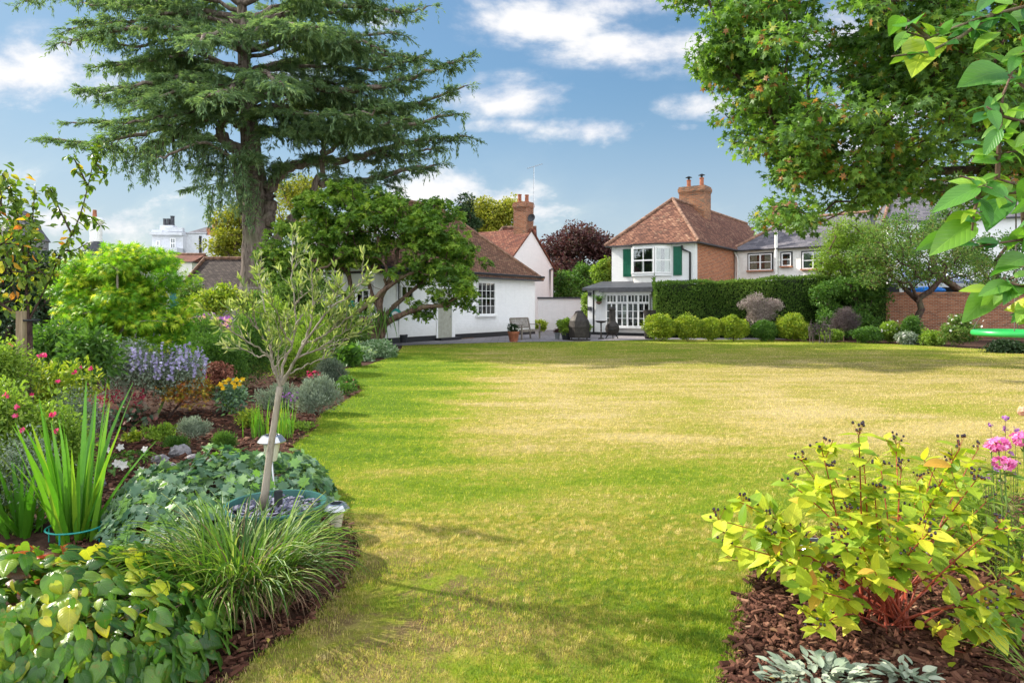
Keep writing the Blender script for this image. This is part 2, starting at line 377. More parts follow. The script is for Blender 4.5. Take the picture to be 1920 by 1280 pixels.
M = {}
M['white'] = m_bricks('painted_render', [(0, (0.79, 0.795, 0.80)), (1, (0.86, 0.86, 0.86))], (0.78, 0.78, 0.79), ms=0.008, streak=(0.56, 0.55, 0.51), bmp=0.22, rough=0.75, nvar=0.3)
M['villa'] = m_plain('grey_white_stucco', (0.60,0.62,0.67), .8, var=.08)
M['cream'] = m_plain('cream_render', (0.82, 0.80, 0.76), 0.8, var=0.06, bmp=0.2)
M['whitepaint'] = m_plain('white_gloss_paint', (0.80, 0.80, 0.80), 0.35, 0.4, var=0.03)
M['black'] = m_plain('black_paint', (0.018, 0.019, 0.022), 0.45, 0.4)
M['darkgrey'] = m_plain('dark_grey_lead', (0.055, 0.058, 0.068), 0.6, 0.3, var=.25)
M['greenpaint'] = m_plain('green_shutter_paint', (0.006, 0.115, 0.065), 0.4, 0.4)
M['door'] = m_plain('sage_grey_door_paint', (0.36, 0.36, 0.30), 0.5)
M['brick'] = m_bricks('red_brick', [(0, (0.20, 0.045, 0.020)), (0.5, (0.42, 0.105, 0.035)), (1, (0.60, 0.20, 0.075))], (0.42, 0.33, 0.24), bmp=.5, nvar=.7)
M['brickold'] = m_bricks('weathered_brick', [(0, (0.13, 0.045, 0.025)), (0.5, (0.27, 0.085, 0.04)), (1, (0.40, 0.16, 0.08))], (0.30, 0.24, 0.18), bmp=.6, nvar=.9, lich=(0.20, 0.17, 0.13))
M['brickgrey'] = m_bricks('sooty_brick', [(0, (0.10, 0.07, 0.05)), (0.5, (0.30, 0.11, 0.05)), (1, (0.48, 0.22, 0.10))], (0.22, 0.19, 0.15), bmp=.6, nvar=1.2)
M['tilered'] = m_bricks('red_clay_tiles', [(0, (0.060, 0.030, 0.024)), (0.45, (0.150, 0.066, 0.045)), (0.75, (0.245, 0.115, 0.074)), (1, (0.42, 0.26, 0.17))], (0.055, 0.028, 0.02), w=0.17, h=0.11, ms=0.010, bmp=1.0, nvar=.8, lich=(0.30, 0.23, 0.15))
M['tiledark'] = m_bricks('dark_red_clay_tiles', [(0, (0.08, 0.032, 0.024)), (0.5, (0.18, 0.060, 0.040)), (1, (0.32, 0.14, 0.085))], (0.045, 0.022, 0.018), w=0.17, h=0.11, ms=0.010, bmp=1.0, nvar=.9, lich=(0.20, 0.15, 0.11))
M['tilebrown'] = m_bricks('brown_clay_tiles', [(0, (0.085, 0.045, 0.032)), (0.5, (0.19, 0.095, 0.060)), (1, (0.33, 0.18, 0.11))], (0.045, 0.028, 0.022), w=0.19, h=0.12, ms=0.012, bmp=1.0, nvar=.6, lich=(0.23, 0.19, 0.12))
M['barnroof'] = m_bricks('old_barn_tiles', [(0, (0.045, 0.034, 0.032)), (0.5, (0.095, 0.072, 0.068)), (1, (0.17, 0.13, 0.115))], (0.03, 0.024, 0.022), w=.19, h=.12, ms=.012, bmp=1.0, nvar=.7, lich=(0.17, 0.14, 0.11))
M['slate'] = m_bricks('slate_roof', [(0, (0.065, 0.063, 0.075)), (0.5, (0.115, 0.108, 0.125)), (1, (0.19, 0.175, 0.19))], (0.06, 0.06, 0.07), w=0.28, h=0.2, ms=0.008, bmp=.6, nvar=.8, rough=.75, spec=.2, lich=(0.19, 0.17, 0.15))
M['ridge'] = m_plain('ridge_tiles', (0.22, 0.125, 0.085), 0.85, var=.5, scale=5, bmp=.5)
M['terracotta'] = m_plain('terracotta', (0.30, 0.11, 0.06), 0.8, var=.25, bmp=.2)
M['glass'] = m_glass()
M['room'] = m_plain('dim_room', (0.030, 0.032, 0.036), 0.9)
M['curtain'] = m_plain('curtain_cloth', (0.58, 0.60, 0.48), 0.9, var=.12, scale=5)
M['net'] = m_plain('net_curtain', (0.60, 0.63, 0.66), 0.9, var=.2, scale=20)
M['paving'] = m_bricks('patio_slabs', [(0, (0.16, 0.145, 0.15)), (0.5, (0.22, 0.20, 0.21)), (1, (0.29, 0.27, 0.275))], (0.11, 0.10, 0.09), w=.6, h=.45, ms=.015, bmp=.3, nvar=.7)
M['iron'] = m_plain('rusty_iron', (0.036, 0.030, 0.027), 0.6, 0.4, 0.3, var=.35, scale=8, bmp=.3)
M['steel'] = m_plain('brushed_steel', (0.52, 0.52, 0.54), 0.28, 0.5, 0.9, var=.1)
M['oldwood'] = m_bark('weathered_teak', (0.15, 0.12, 0.10), (0.33, 0.29, 0.25), 14, .15, .4)
M['stake'] = m_bark('timber_stake', (0.20, 0.15, 0.09), (0.36, 0.28, 0.19), 12, .1, .3)
M['plastic'] = m_plain('black_plastic', (0.02, 0.022, 0.026), 0.45, 0.4)
M['potgreen'] = m_plain('green_plastic_tub', (0.035, 0.12, 0.105), 0.35, 0.45, var=.2)
M['teal'] = m_plain('teal_wire', (0.02, 0.28, 0.24), 0.4)
M['frost'] = m_plain('frosted_lens', (0.55, 0.53, 0.40), 0.25, 0.5)
M['stone'] = m_plain('grey_stone', (0.20, 0.19, 0.20), 0.9, var=.4, scale=20, bmp=1.0, bs=45)
M['slatechip'] = m_plain('slate_chips', (0.14, 0.14, 0.20), 0.7, var=.4, scale=25, bmp=.4)
M['lawn'] = m_lawn(); M['blade'] = m_blade(); M['weed'] = m_plain('lawn_weed', (0.10,0.20,0.04), .6, var=.4)
M['soil'] = m_plain('bare_soil', (0.060, 0.032, 0.022), 0.95, .1, var=.5, scale=9, bmp=1.0, bs=35)
M['ground'] = m_plain('rough_ground', (0.10, 0.12, 0.05), 0.95, .1, var=.4, scale=2, bmp=.6)
mm, tt = mat('bark_mulch'); M['mulch'] = mm
cc = tt.ramp(attr(tt), [(0, (0.024, 0.010, 0.007)), (.35, (0.080, 0.032, 0.021)), (.7, (0.165, 0.075, 0.048)), (.9, (0.28, 0.155, 0.10)), (1, (0.46, 0.33, 0.22))])
finish(tt, princ(tt, cc, .9, .15, 0, bump(tt, tt.noise(pos(tt), 90, 4), .5, .01)))
M['cedarbark'] = m_bark('cedar_bark', (0.075, 0.055, 0.045), (0.27, 0.215, 0.185), 7, .22, 1.0)
M['brownbark'] = m_bark('brown_bark', (0.07, 0.045, 0.035), (0.23, 0.15, 0.11), 12, .3, .8)
M['greybark'] = m_bark('grey_bark', (0.17, 0.145, 0.11), (0.36, 0.31, 0.25), 16, .25, .5)
M['darkbark'] = m_bark('dark_bark', (0.035, 0.022, 0.020), (0.12, 0.075, 0.062), 12, .3, .8)
M['redstem'] = m_plain('red_stem', (0.30, 0.055, 0.028), .5, .4, var=.4, scale=10)
M['greenstem'] = m_plain('green_stem', (0.12, 0.19, 0.04), .6, .3, var=.3)
M['berry'] = m_plain('dark_berry', (0.022, 0.010, 0.016), .25, .6)
M['bluecover'] = m_plain('blue_cover', (0.01, 0.18, 0.62), .5)
M['conserv'] = m_plain('blue_tinted_roof_glazing', (0.22, 0.26, 0.50), .2, .5, var=.25)
M['saucer'] = m_plain('green_swing_plastic', (0.03, 0.42, 0.09), .35, .5, var=.06)
M['rope'] = m_plain('rope', (0.12, 0.11, 0.09), .9)
M['leadgrey'] = m_plain('grey_plastic_pot', (0.16, 0.17, 0.18), .5)
# ================================================================ foliage tools
def TM(v, f):
    v = np.array(v, float); gs = {}
    for q in f: gs.setdefault(len(q), []).append(q)
    return v, {k: np.array(x) for k, x in gs.items()}
# x = width, y = length 0..1, z = up
T_QUAD = TM([(0,0,0), (.5,.45,.06), (0,1,-.06), (-.5,.45,.06)], [(0,1,2,3)])
T_LEAF = TM([(0,0,0),(-.46,.38,.09),(0,.5,0),(.46,.38,.09),(0,1,-.10),(-.30,.74,.04),(.30,.74,.04)], [(0,2,1),(0,3,2),(1,2,4,5),(3,6,4,2)])
def lobed(n=5, inner=.42, cup=.06):
    v = [(0, .42, 0.03)]; f = []; m = 2 * n
    angs = np.linspace(-150, 150, m - 1 + 2)
    for i, a in enumerate(angs):
        r = (.58 if i % 2 == 1 else .58 * inner) * (1 - .25 * abs(a) / 150)
        v.append((r * math.sin(math.radians(a)), .42 + r * math.cos(math.radians(a)), -cup * (i % 2)))
    for i in range(1, len(v) - 1): f.append((0, i + 1, i))
    v.append((0, 0, 0)); k = len(v) - 1; f.append((0, 1, k)); f.append((0, k, k - 1))
    return TM(v, f)
T_LOBED = lobed(5); T_GERAN = lobed(6, .62, .02); T_PALM = lobed(7, .22, .10)
T_HEART = TM([(0,.08,0),(-.25,-.02,.05),(-.5,.18,.08),(-.47,.45,.08),(-.28,.75,.04),(0,1,-.06),(.28,.75,.04),(.47,.45,.08),(.5,.18,.08),(.25,-.02,.05),(0,.4,0),(0,.7,-.01)],
             [(0,10,2,1),(2,10,3),(3,10,11,4),(4,11,5),(0,9,8,10),(8,7,10),(7,6,11,10),(6,5,11)])
def fineleaf(nx=6, ny=9, w=.52, point=1.6, fold=.16, droop=.22, wave=.004):
    v = []; f = []; uv = []
    for j in range(ny + 1):
        y = j / ny; hw = w * .5 * (math.sin(math.pi * min(1, y ** .78)) ** .75) * (1 if y < .5 else (1 - ((y - .5) / .5) ** point * .25))
        if j in (0, ny): hw = .004
        for i in range(nx + 1):
            x = (i / nx - .5) * 2
            v.append((x * hw, y, fold * abs(x) * hw * 1.2 - droop * y * y + wave * math.sin(y * 22 + x * 2) * abs(x))); uv.append((.5 + x * .5 * (hw / (w * .5)), y))
    for j in range(ny):
        for i in range(nx): a = j * (nx + 1) + i; f.append((a, a + 1, a + nx + 2, a + nx + 1))
    V, Fq = TM(v, f); return V, Fq, np.array(uv)
def heartleaf(nx=6, ny=8, w=.95):
    v = []; f = []; uv = []
    for j in range(ny + 1):
        y = j / ny
        hw = w * .5 * (math.sin(math.pi * min(1., (y * .97 + .03)) ** .62) ** .8)
        if j == ny: hw = .004
        if j == 0: hw = w * .20
        for i in range(nx + 1):
            x = (i / nx - .5) * 2; yy = y - (.16 * abs(x) * (1 - y) ** 2.2) * (1 if abs(x) > .2 else 0)
            v.append((x * hw, yy * 1.0, .16 * abs(x) * hw - .22 * y * y - .10 * abs(x) ** 3 + .012 * math.sin(y * 19) * abs(x))); uv.append((.5 + x * .5 * hw / (w * .5), y))
    for j in range(ny):
        for i in range(nx): a = j * (nx + 1) + i; f.append((a, a + 1, a + nx + 2, a + nx + 1))
    V, Fq = TM(v, f); return V, Fq, np.array(uv)
T_HEARTF = heartleaf()
T_FINE = fineleaf(); T_FINEW = fineleaf(4, 6, .62, 1.6, .14, .15, .01); T_HYP = fineleaf(4, 6, .56, 1.4, .12, .18, .0)
T_PET5 = TM([(0,0,0)] + [(.5 * (1 if i % 2 else .55) * math.sin(i * math.pi / 5), .5 * (1 if i % 2 else .55) * math.cos(i * math.pi / 5), .08) for i in range(10)], [(0, 1 + (i + 1) % 10, 1 + i) for i in range(10)])
T_CHIP = TM([(-.5,0,0),(.5,0.05,0),(.42,1,.05),(-.38,.92,0),(-.4,.1,.16),(.35,.1,.2),(.3,.9,.18),(-.3,.85,.16)], [(0,3,2,1),(4,5,6,7),(0,1,5,4),(1,2,6,5),(2,3,7,6),(3,0,4,7)])

def rdir(n): return unit(RNG.standard_normal((n, 3)))
def scatter(g, T, p, d, nrm, size, width=1.0, rnd=None, mi=0, vary=.25):
    """place n copies of leaf T: base p, length direction d, face normal nrm"""
    V, Fd = T[0], T[1]; n = len(p)
    if n == 0: return
    y = unit(d); z = unit(nrm - (np.sum(nrm * y, 1, keepdims=True)) * y); x = np.cross(y, z)
    sz = np.broadcast_to(np.asarray(size, float), (n,)) * (1 + vary * RNG.uniform(-1, 1, n))
    W = np.broadcast_to(np.asarray(width, float), (n,))
    vv = p[:, None] + sz[:, None, None] * (V[None, :, 0:1] * x[:, None] * W[:, None, None] + V[None, :, 1:2] * y[:, None] + V[None, :, 2:3] * z[:, None])
    k = len(V); off = (np.arange(n) * k)[:, None, None]; b = g.n
    r = RNG.uniform(0, 1, n) if rnd is None else np.clip(rnd, 0, 1)
    first = True
    for kk, ff in Fd.items():
        idx = (ff[None] + off).reshape(-1, kk) + b
        g.f.setdefault(kk, []).append((idx, np.full(len(idx), mi)))
    g.v.append(vv.reshape(-1, 3)); g.a.append(np.repeat(r, k))
    g.uv.append(np.tile(T[2], (n, 1)) if len(T) > 2 else np.tile(V[:, :2] + [.5, 0], (n, 1))); g.n += n * k

def blades(g, base, az, length, width, lean, droop, seg=5, rnd=None, mi=0, fold=0.0, taper=0.9, twist=0.0):
    """strap leaves: base points, azimuth, length, width, starting lean from vertical (rad), droop = extra bend towards the tip"""
    n = len(base); B = lambda q: np.broadcast_to(np.asarray(q, float), (n,))
    az, length, width, lean, droop = map(B, (az, length, width, lean, droop))
    t = np.linspace(0, 1, seg + 1); ang = lean[:, None] + droop[:, None] * t[None] ** 1.6
    ds = length[:, None] / seg
    hx = np.concatenate([np.zeros((n, 1)), np.cumsum(np.sin(ang[:, :-1] + ang[:, 1:] * 0) * ds, 1)], 1)
    hz = np.concatenate([np.zeros((n, 1)), np.cumsum(np.cos(ang[:, :-1]) * ds, 1)], 1)
    dh = np.stack([np.cos(az), np.sin(az)], -1); c = np.zeros((n, seg + 1, 3))
    c[..., :2] = base[:, None, :2] + hx[..., None] * dh[:, None]; c[..., 2] = base[:, None, 2] + hz
    sd_ = np.stack([-np.sin(az), np.cos(az), np.zeros(n)], -1)[:, None] * np.ones((1, seg + 1, 1))
    if twist:
        tw = (RNG.uniform(-1, 1, n)[:, None] * twist + 0 * t[None])[..., None]
        sd_ = unit(sd_ + tw * np.stack([np.cos(az), np.sin(az), np.zeros(n)], -1)[:, None])
    wv = width[:, None] * .5 * np.clip(np.minimum(1, .55 + t * 2.5) * (1 - t ** 2.4 * taper), .02, 1)[None]
    L = c - sd_ * wv[..., None]; R = c + sd_ * wv[..., None]; Md = c.copy(); Md[..., 2] -= fold * width[:, None]
    if fold: v = np.stack([L, Md, R], 2); m = 3
    else: v = np.stack([L, R], 2); m = 2
    i = np.arange(seg)[:, None] * m; j = np.arange(m - 1)[None]
    f = np.stack([i + j, i + j + 1, i + m + j + 1, i + m + j], -1).reshape(-1, 4)
    k = m * (seg + 1); idx = (f[None] + (np.arange(n) * k)[:, None, None]).reshape(-1, 4) + g.n
    g.f.setdefault(4, []).append((idx, np.full(len(idx), mi))); g.v.append(v.reshape(-1, 3))
    r = RNG.uniform(0, 1, n) if rnd is None else np.clip(rnd, 0, 1)
    g.a.append(np.repeat(r, k)); g.uv.append(np.zeros((n * k, 2))); g.n += n * k

def grow(root, targets, r_tip=.006, r_pow=.42, bend=.15, sides=5, step=.35, rmax=None, trunk=None, sag=0.0):
    """a branching skeleton from a trunk polyline out to every target; returns Geo of limbs"""
    g = Geo(); nodes = [np.asarray(q, float) for q in (trunk if trunk is not None else [root])]
    par = [-1] + list(range(len(nodes) - 1)); T = np.asarray(targets, float)
    dist0 = np.zeros(len(nodes))
    for i in range(1, len(nodes)): dist0[i] = dist0[i-1] + np.linalg.norm(nodes[i] - nodes[i-1])
    dist0 = list(dist0)
    order = np.argsort(np.linalg.norm(T - nodes[0], axis=1)); tips = []
    for ti in order:
        q = T[ti]; N = np.array(nodes); D = np.linalg.norm(N - q, axis=1) + 0.22 * np.array(dist0)
        j = int(np.argmin(D)); a = N[j]; L = np.linalg.norm(q - a)
        if L < 1e-3: continue
        k = max(1, int(round(L / step))); perp = np.cross(rdir(1)[0], unit(q - a)); prev = j
        for m in range(1, k + 1):
            tt_ = m / k; c = a + (q - a) * tt_ + perp * bend * L * math.sin(math.pi * tt_) * .5 + RNG.standard_normal(3) * L * .02 * (m < k)
            c[2] -= sag * L * math.sin(math.pi * tt_) * .5
            nodes.append(c); par.append(prev); dist0.append(dist0[prev] + np.linalg.norm(c - nodes[prev])); prev = len(nodes) - 1
        tips.append(prev)
    cnt = np.zeros(len(nodes))
    for tnode in tips: cnt[tnode] += 1
    for i in range(len(nodes) - 1, 0, -1): cnt[par[i]] += cnt[i]
    rad = r_tip * np.maximum(cnt, 1) ** r_pow
    if rmax is not None: rad = np.minimum(rad, rmax)
    # chains, so limbs are continuous
    kids = {}
    for i in range(1, len(nodes)): kids.setdefault(par[i], []).append(i)
    stack = [(0, None)]; done = []
    def chain(start, first):
        pts = [nodes[start]] if first is not None else []; rr = [rad[first]] if first is not None else []
        cur = first if first is not None else start
        while True:
            pts.append(nodes[cur]); rr.append(rad[cur]); ks = kids.get(cur, [])
            if not ks: break
            ks = sorted(ks, key=lambda q: -cnt[q])
            for o_ in ks[1:]: todo.append((cur, o_))
            cur = ks[0]
        if len(pts) > 1: g.tube(pts, rr, sides, cap=False, a=RNG.uniform())
    todo = []; chain(0, None)
    while todo: s_, f_ = todo.pop(); chain(s_, f_)
    return g, np.array(nodes), rad

def in_poly(px, py, poly):
    poly = np.asarray(poly, float); x1, y1 = poly[:, 0], poly[:, 1]; x2, y2 = np.roll(x1, -1), np.roll(y1, -1)
    ins = np.zeros(np.shape(px), bool)
    for a, b, c, d in zip(x1, y1, x2, y2):
        if b == d: continue
        cond = ((b > py) != (d > py)) & (px < (c - a) * (py - b) / (d - b) + a); ins ^= cond
    return ins
def poly_targets(poly, n, Y0, Y1, edge=True):
    """points filling a crown of real depth Y0..Y1 whose silhouette is the polygon; the crown thins in depth towards its outline"""
    poly = np.asarray(poly, float); lo, hi = poly.min(0), poly.max(0); out = []
    while len(out) < n:
        q = RNG.uniform(lo, hi, (n * 3, 2)); q = q[in_poly(q[:, 0], q[:, 1], poly)]
        for a in q:
            dd = np.min(np.linalg.norm(poly - a, axis=1)); k = min(1, .35 + dd / 160)
            Y = (Y0 + Y1) / 2 + (Y1 - Y0) / 2 * k * RNG.uniform(-1, 1)
            out.append(P(a[0], a[1], Y))
            if len(out) >= n: break
    return np.array(out)
def poly_clumps(poly, nc, Y0, Y1, R, per, low=-.25, squash=.7):
    """targets on the upper outside of rounded clumps that together fill the crown"""
    c = poly_targets(poly, nc, Y0, Y1); d = rdir(nc * per * 3); d = d[d[:, 2] > low][:nc * per]; rr = np.repeat(R * RNG.uniform(.6, 1.25, nc), per)[:len(d)]
    p = np.repeat(c, per, 0)[:len(d)] + d * (rr * RNG.uniform(.7, 1.05, len(d)))[:, None] * A(1, 1, squash)
    return p[p[:, 2] > .15]
def rosettes(g, T, cen, nr_, r, nl, size, width, rsp=.2, mi=0):
    """whorls of leaves round shoot tips scattered about each centre"""
    n = len(cen) * nr_; d = unit(rdir(n) + [0, 0, .45]); p = np.repeat(cen, nr_, 0) + d * (r * RNG.uniform(.3, 1, n))[:, None] * A(1, 1, .75)
    tone = np.repeat(RNG.uniform(.0, .75, len(cen)), nr_) + RNG.uniform(0, .3, n); m = n * nl; P_ = np.repeat(p, nl, 0); ax = np.repeat(unit(d + [0, 0, .5]), nl, 0)
    o = rdir(m); o = unit(o - np.sum(o * ax, 1, keepdims=True) * ax); dd = unit(o + ax * RNG.uniform(.1, .8, (m, 1)))
    scatter(g, T, P_, dd, ax - o * .5 + rdir(m) * .2, size, width, np.repeat(tone, nl) + RNG.uniform(-.1, .1, m), mi)
def leaves_at(g, T, cen, per, r, size, width=1.0, up=.6, droop=0.0, out=None, rnd=None, vary=.25, flat=.7, mi=0, rspread=.25):
    """a cluster of leaves round each centre; each cluster keeps roughly one tone"""
    n = len(cen) * per; c = np.repeat(cen, per, 0); d = rdir(n); rr = r * RNG.uniform(.15, 1, n) ** .6
    off = d * rr[:, None]; off[:, 2] *= flat; p = c + off
    dir_ = unit(d * .8 + rdir(n) * .7 + np.array([0, 0, -droop])); nr = unit(np.array([0, 0, up]) + rdir(n) * .75 + d * .25)
    if rnd is None:
        base = np.repeat(RNG.uniform(0, 1, len(cen)), per); rr_ = base * (1 - rspread * 2) + rspread + RNG.uniform(-rspread, rspread, n) * 1.6
    else: rr_ = np.repeat(np.broadcast_to(rnd, (len(cen),)), per) + RNG.uniform(-rspread, rspread, n)
    scatter(g, T, p, dir_, nr, size, width, rr_, mi, vary)
def blob_pts(blobs, n, shell=.55, zmin=None):
    """points in ellipsoids (centre, radii), mostly towards the surface"""
    vol = np.array([np.prod(np.broadcast_to(r, (3,))) ** .67 for _, r in blobs]); k = RNG.choice(len(blobs), n, p=vol / vol.sum())
    C = np.array([b[0] for b in blobs], float)[k]; R = np.array([np.broadcast_to(b[1], (3,)) for b in blobs], float)[k]
    d = rdir(n); p = C + d * R * (RNG.uniform(shell, 1.0, n) ** .7)[:, None]
    if zmin is not None: p[:, 2] = np.where(p[:, 2] < zmin, zmin + np.abs(p[:, 2] - zmin) * .3, p[:, 2])
    return p, d
def pxblob(x0, x1, yt, yb, Y, depth=.8):
    c = P((x0 + x1) / 2, (yt + yb) / 2, Y); return (c, A((x1 - x0) / 2 / F * Y, (x1 - x0) / 2 / F * Y * depth, (yb - yt) / 2 / F * Y))
def bush(name, label, cat, blobs, T, size, ncl, per, cr, mat_, width=.5, group=None, base=None, stems=True, stemmat='brownbark', up=.5, shell=.6, droop=0., flat=.7, r_tip=.004, bend=.2, core=None, rspread=.25, zmin=.02, vary=.25, stemn=None):
    c0 = np.mean([b[0] for b in blobs], 0); base = A(c0[0], c0[1], 0) if base is None else np.asarray(base, float)
    t = thing(name, label, cat, base, group); g = Geo(); lumps = []
    for (c_, r_) in blobs:          # uneven growth: a core with lobes pushing out of it
        r_ = np.broadcast_to(r_, (3,)); lumps.append((c_, r_ * .82))
        for dd in unit(rdir(6) + [0, 0, .35]): lumps.append((c_ + dd * r_ * RNG.uniform(.42, .72), r_ * RNG.uniform(.28, .50)))
    cen, d = blob_pts(lumps, ncl, shell, zmin); stray = RNG.uniform(0, 1, ncl) < .06; cen[stray] += d[stray] * np.mean([np.mean(b[1]) for b in blobs]) * .18; leaves_at(g, T, cen, per, cr, size, width, up, droop, flat=flat, rspread=rspread, vary=vary)
    g.obj('foliage', mat_, t, uvmode='leaf')
    if stems:
        sub = cen[RNG.choice(len(cen), min(len(cen), stemn or 60), replace=False)]
        sg, _, _ = grow(base, sub, r_tip=r_tip, bend=bend, step=.3, sides=4); sg.obj('stem', M[stemmat], t)
    return t
def spikes(g, base, az, h, lean, fsize, per, T=T_PET5, rnd=None, mi=0, start=.45, rad=.012):
    """flower spikes: florets round the upper part of leaning stems"""
    n = len(base); B = lambda q: np.broadcast_to(np.asarray(q, float), (n,)); h, lean, az = B(h), B(lean), B(az)
    dirn = np.stack([np.sin(lean) * np.cos(az), np.sin(lean) * np.sin(az), np.cos(lean)], -1)
    t = RNG.uniform(start, 1, (n, per)); p = base[:, None] + dirn[:, None] * (h[:, None] * t)[..., None]
    p = p.reshape(-1, 3); o = rdir(len(p)); p = p + o * rad * (1.25 - t.reshape(-1, 1))
    scatter(g, T, p, o, unit(o + rdir(len(p)) * .5 + [0, -.3, .4]), fsize, 1, rnd, mi)
    return dirn
# ================================================================ the setting
def flat_poly(name, pts, z, m, kind='structure', sub=None):
    g = Geo(); v = [(p[0], p[1], z) for p in pts]
    a = sum(v[i][0] * v[(i+1) % len(v)][1] - v[(i+1) % len(v)][0] * v[i][1] for i in range(len(v)))
    if a < 0: v = v[::-1]
    bm = bpy.data.meshes.new(name)
    # ear clipping through mathutils so concave outlines are safe
    from mathutils.geometry import tessellate_polygon
    tri = tessellate_polygon([[Vector(q) for q in v]])
    tri = [t_ if np.cross(np.array(v[t_[1]]) - v[t_[0]], np.array(v[t_[2]]) - v[t_[0]])[2] > 0 else t_[::-1] for t_ in tri]
    bpy.data.meshes.remove(bm); g.add(v, np.array(tri)); return tag(g.obj(name, m), kind=kind)
def gp(lst): return [tuple(G(a, b)[:2]) for a, b in lst]
g = Geo(); g.add([(-400, -60, -.03), (400, -60, -.03), (400, 700, -.03), (-400, 700, -.03)], [(0,1,2,3)]); tag(g.obj('ground', M['ground']), kind='structure')

LEFT_EDGE = gp([(380,1330),(470,1240),(570,1175),(650,1095),(678,1035),(660,985),(615,940),(592,895),(562,858),(548,838),(590,806),(606,775),(650,752),(682,733),(655,708),(642,692),(690,684),(735,668),(752,654),(755,648)])
FAR_EDGE = gp([(800,646),(900,643),(1000,641),(1100,640),(1220,637),(1400,637),(1560,640),(1700,646),(1800,652),(1960,660)])
RIGHT_BED = gp([(1335,1330),(1368,1210),(1385,1130),(1402,1085),(1440,1045),(1490,1015),(1560,990),(1660,975),(1780,960),(1900,930),(2100,900)])
lawn_poly = [(.2, -8)] + [(LEFT_EDGE[0][0] - .05, -8), (LEFT_EDGE[0][0] - .05, 1.5)] + LEFT_EDGE + FAR_EDGE + [(26, 18), (26, 4)] + [RIGHT_BED[-1]] + RIGHT_BED[::-1][1:] + [(RIGHT_BED[0][0], 1.5), (RIGHT_BED[0][0], -8)]
flat_poly('lawn', lawn_poly, 0.0, M['lawn'])
patio_poly = [LEFT_EDGE[-1]] + FAR_EDGE[:6] + [(12.5, 31), (12.5, 44), (-6, 44), (-9, 20)]
flat_poly('patio', patio_poly, 0.012, M['paving'])
left_bed = [(-14, -1), (LEFT_EDGE[0][0] - .05, -1), (LEFT_EDGE[0][0] - .05, 1.5)] + LEFT_EDGE + [(-9, 20), (-14, 20)]
flat_poly('left_border_soil', left_bed, -0.010, M['soil'])
right_bed = RIGHT_BED + [(9, 1), (2, 1), (RIGHT_BED[0][0], 1.5)]
flat_poly('right_border_soil', right_bed, -0.010, M['soil'])
far_bed = FAR_EDGE[4:] + [(26, 34), (12.5, 34), (7, 31.5)]
flat_poly('far_border_soil', far_bed, -0.006, M['soil'])
lawn_np = np.array(lawn_poly); left_np = np.array(left_bed); right_np = np.array(right_bed)

# turf edge: a cut lip a few centimetres deep round the borders
g = Geo()
for E in (LEFT_EDGE, RIGHT_BED):
    for a, b in zip(E[:-1], E[1:]):
        g.add([(a[0], a[1], -.03), (b[0], b[1], -.03), (b[0], b[1], .0), (a[0], a[1], .0)], [(0,1,2,3)])
tag(g.obj('lawn_edge', M['soil']), kind='structure')

# bark mulch chips lying on both borders
def chips(name, n, x0, x1, y0, y1, poly, dens_y=True, parent=None):
    g = Geo(); u = RNG.uniform(0, 1, n * 3); Y = y0 * (y1 / y0) ** u; X = RNG.uniform(x0, x1, n * 3) if not dens_y else RNG.uniform(-1, 1, n * 3)
    if dens_y: X = (x0 + (x1 - x0) * RNG.uniform(0, 1, n * 3)) * Y
    k = in_poly(X, Y, poly); X, Y = X[k][:n], Y[k][:n]; m = len(X)
    az = RNG.uniform(0, 6.28, m); d = np.stack([np.cos(az), np.sin(az), RNG.normal(0, .25, m)], -1)
    p = np.stack([X, Y, RNG.uniform(-.008, .022, m)], -1)
    scatter(g, T_CHIP, p, d, unit(RNG.standard_normal((m, 3)) * .35 + [0, 0, 1]), (.012 + .055 * RNG.uniform(0, 1, m) ** 2.2) * np.where(Y < 6, 1, 1.3), RNG.uniform(.18, .6, m), RNG.beta(2, 2.6, m))
    return tag(g.obj(name, M['mulch']), 'dark brown shredded bark mulch covering the border soil', 'mulch', kind='stuff')
chips('left_bark_mulch', 22000, -.66, -.1, 2.4, 18, left_np)
chips('right_bark_mulch', 20000, .24, .85, 2.4, 7, right_np)

# leaf litter on the bark
def litter(name, label, n, x0, x1, y0, y1, poly):
    g = Geo(); Y = y0 * (y1 / y0) ** RNG.uniform(0, 1, n * 3); X = (x0 + (x1 - x0) * RNG.uniform(0, 1, n * 3)) * Y; k = in_poly(X, Y, poly); X, Y = X[k][:n], Y[k][:n]; m = len(X); az = RNG.uniform(0, 6.28, m)
    scatter(g, T_LEAF, np.column_stack([X, Y, RNG.uniform(.02, .035, m)]), np.column_stack([np.cos(az), np.sin(az), RNG.normal(0, .15, m)]), A(0,0,1) + rdir(m) * .35, RNG.uniform(.02, .055, m), .6)
    tag(g.obj(name, m_leaf('fallen_leaf', [(0, (.10, .05, .03)), (.5, (.24, .13, .06)), (.8, (.42, .30, .08)), (1, (.40, .38, .06))], .15, .7, .2, (1, 1, 1))), label, 'fallen leaves', kind='stuff')
litter('left_leaf_litter', 'dry brown and yellow leaves scattered on the bark of the left border', 260, -.66, -.15, 3, 15, left_np)
litter('right_leaf_litter', 'dry brown and yellow leaves scattered on the bark of the right border', 110, .24, .85, 2.5, 6, right_np)
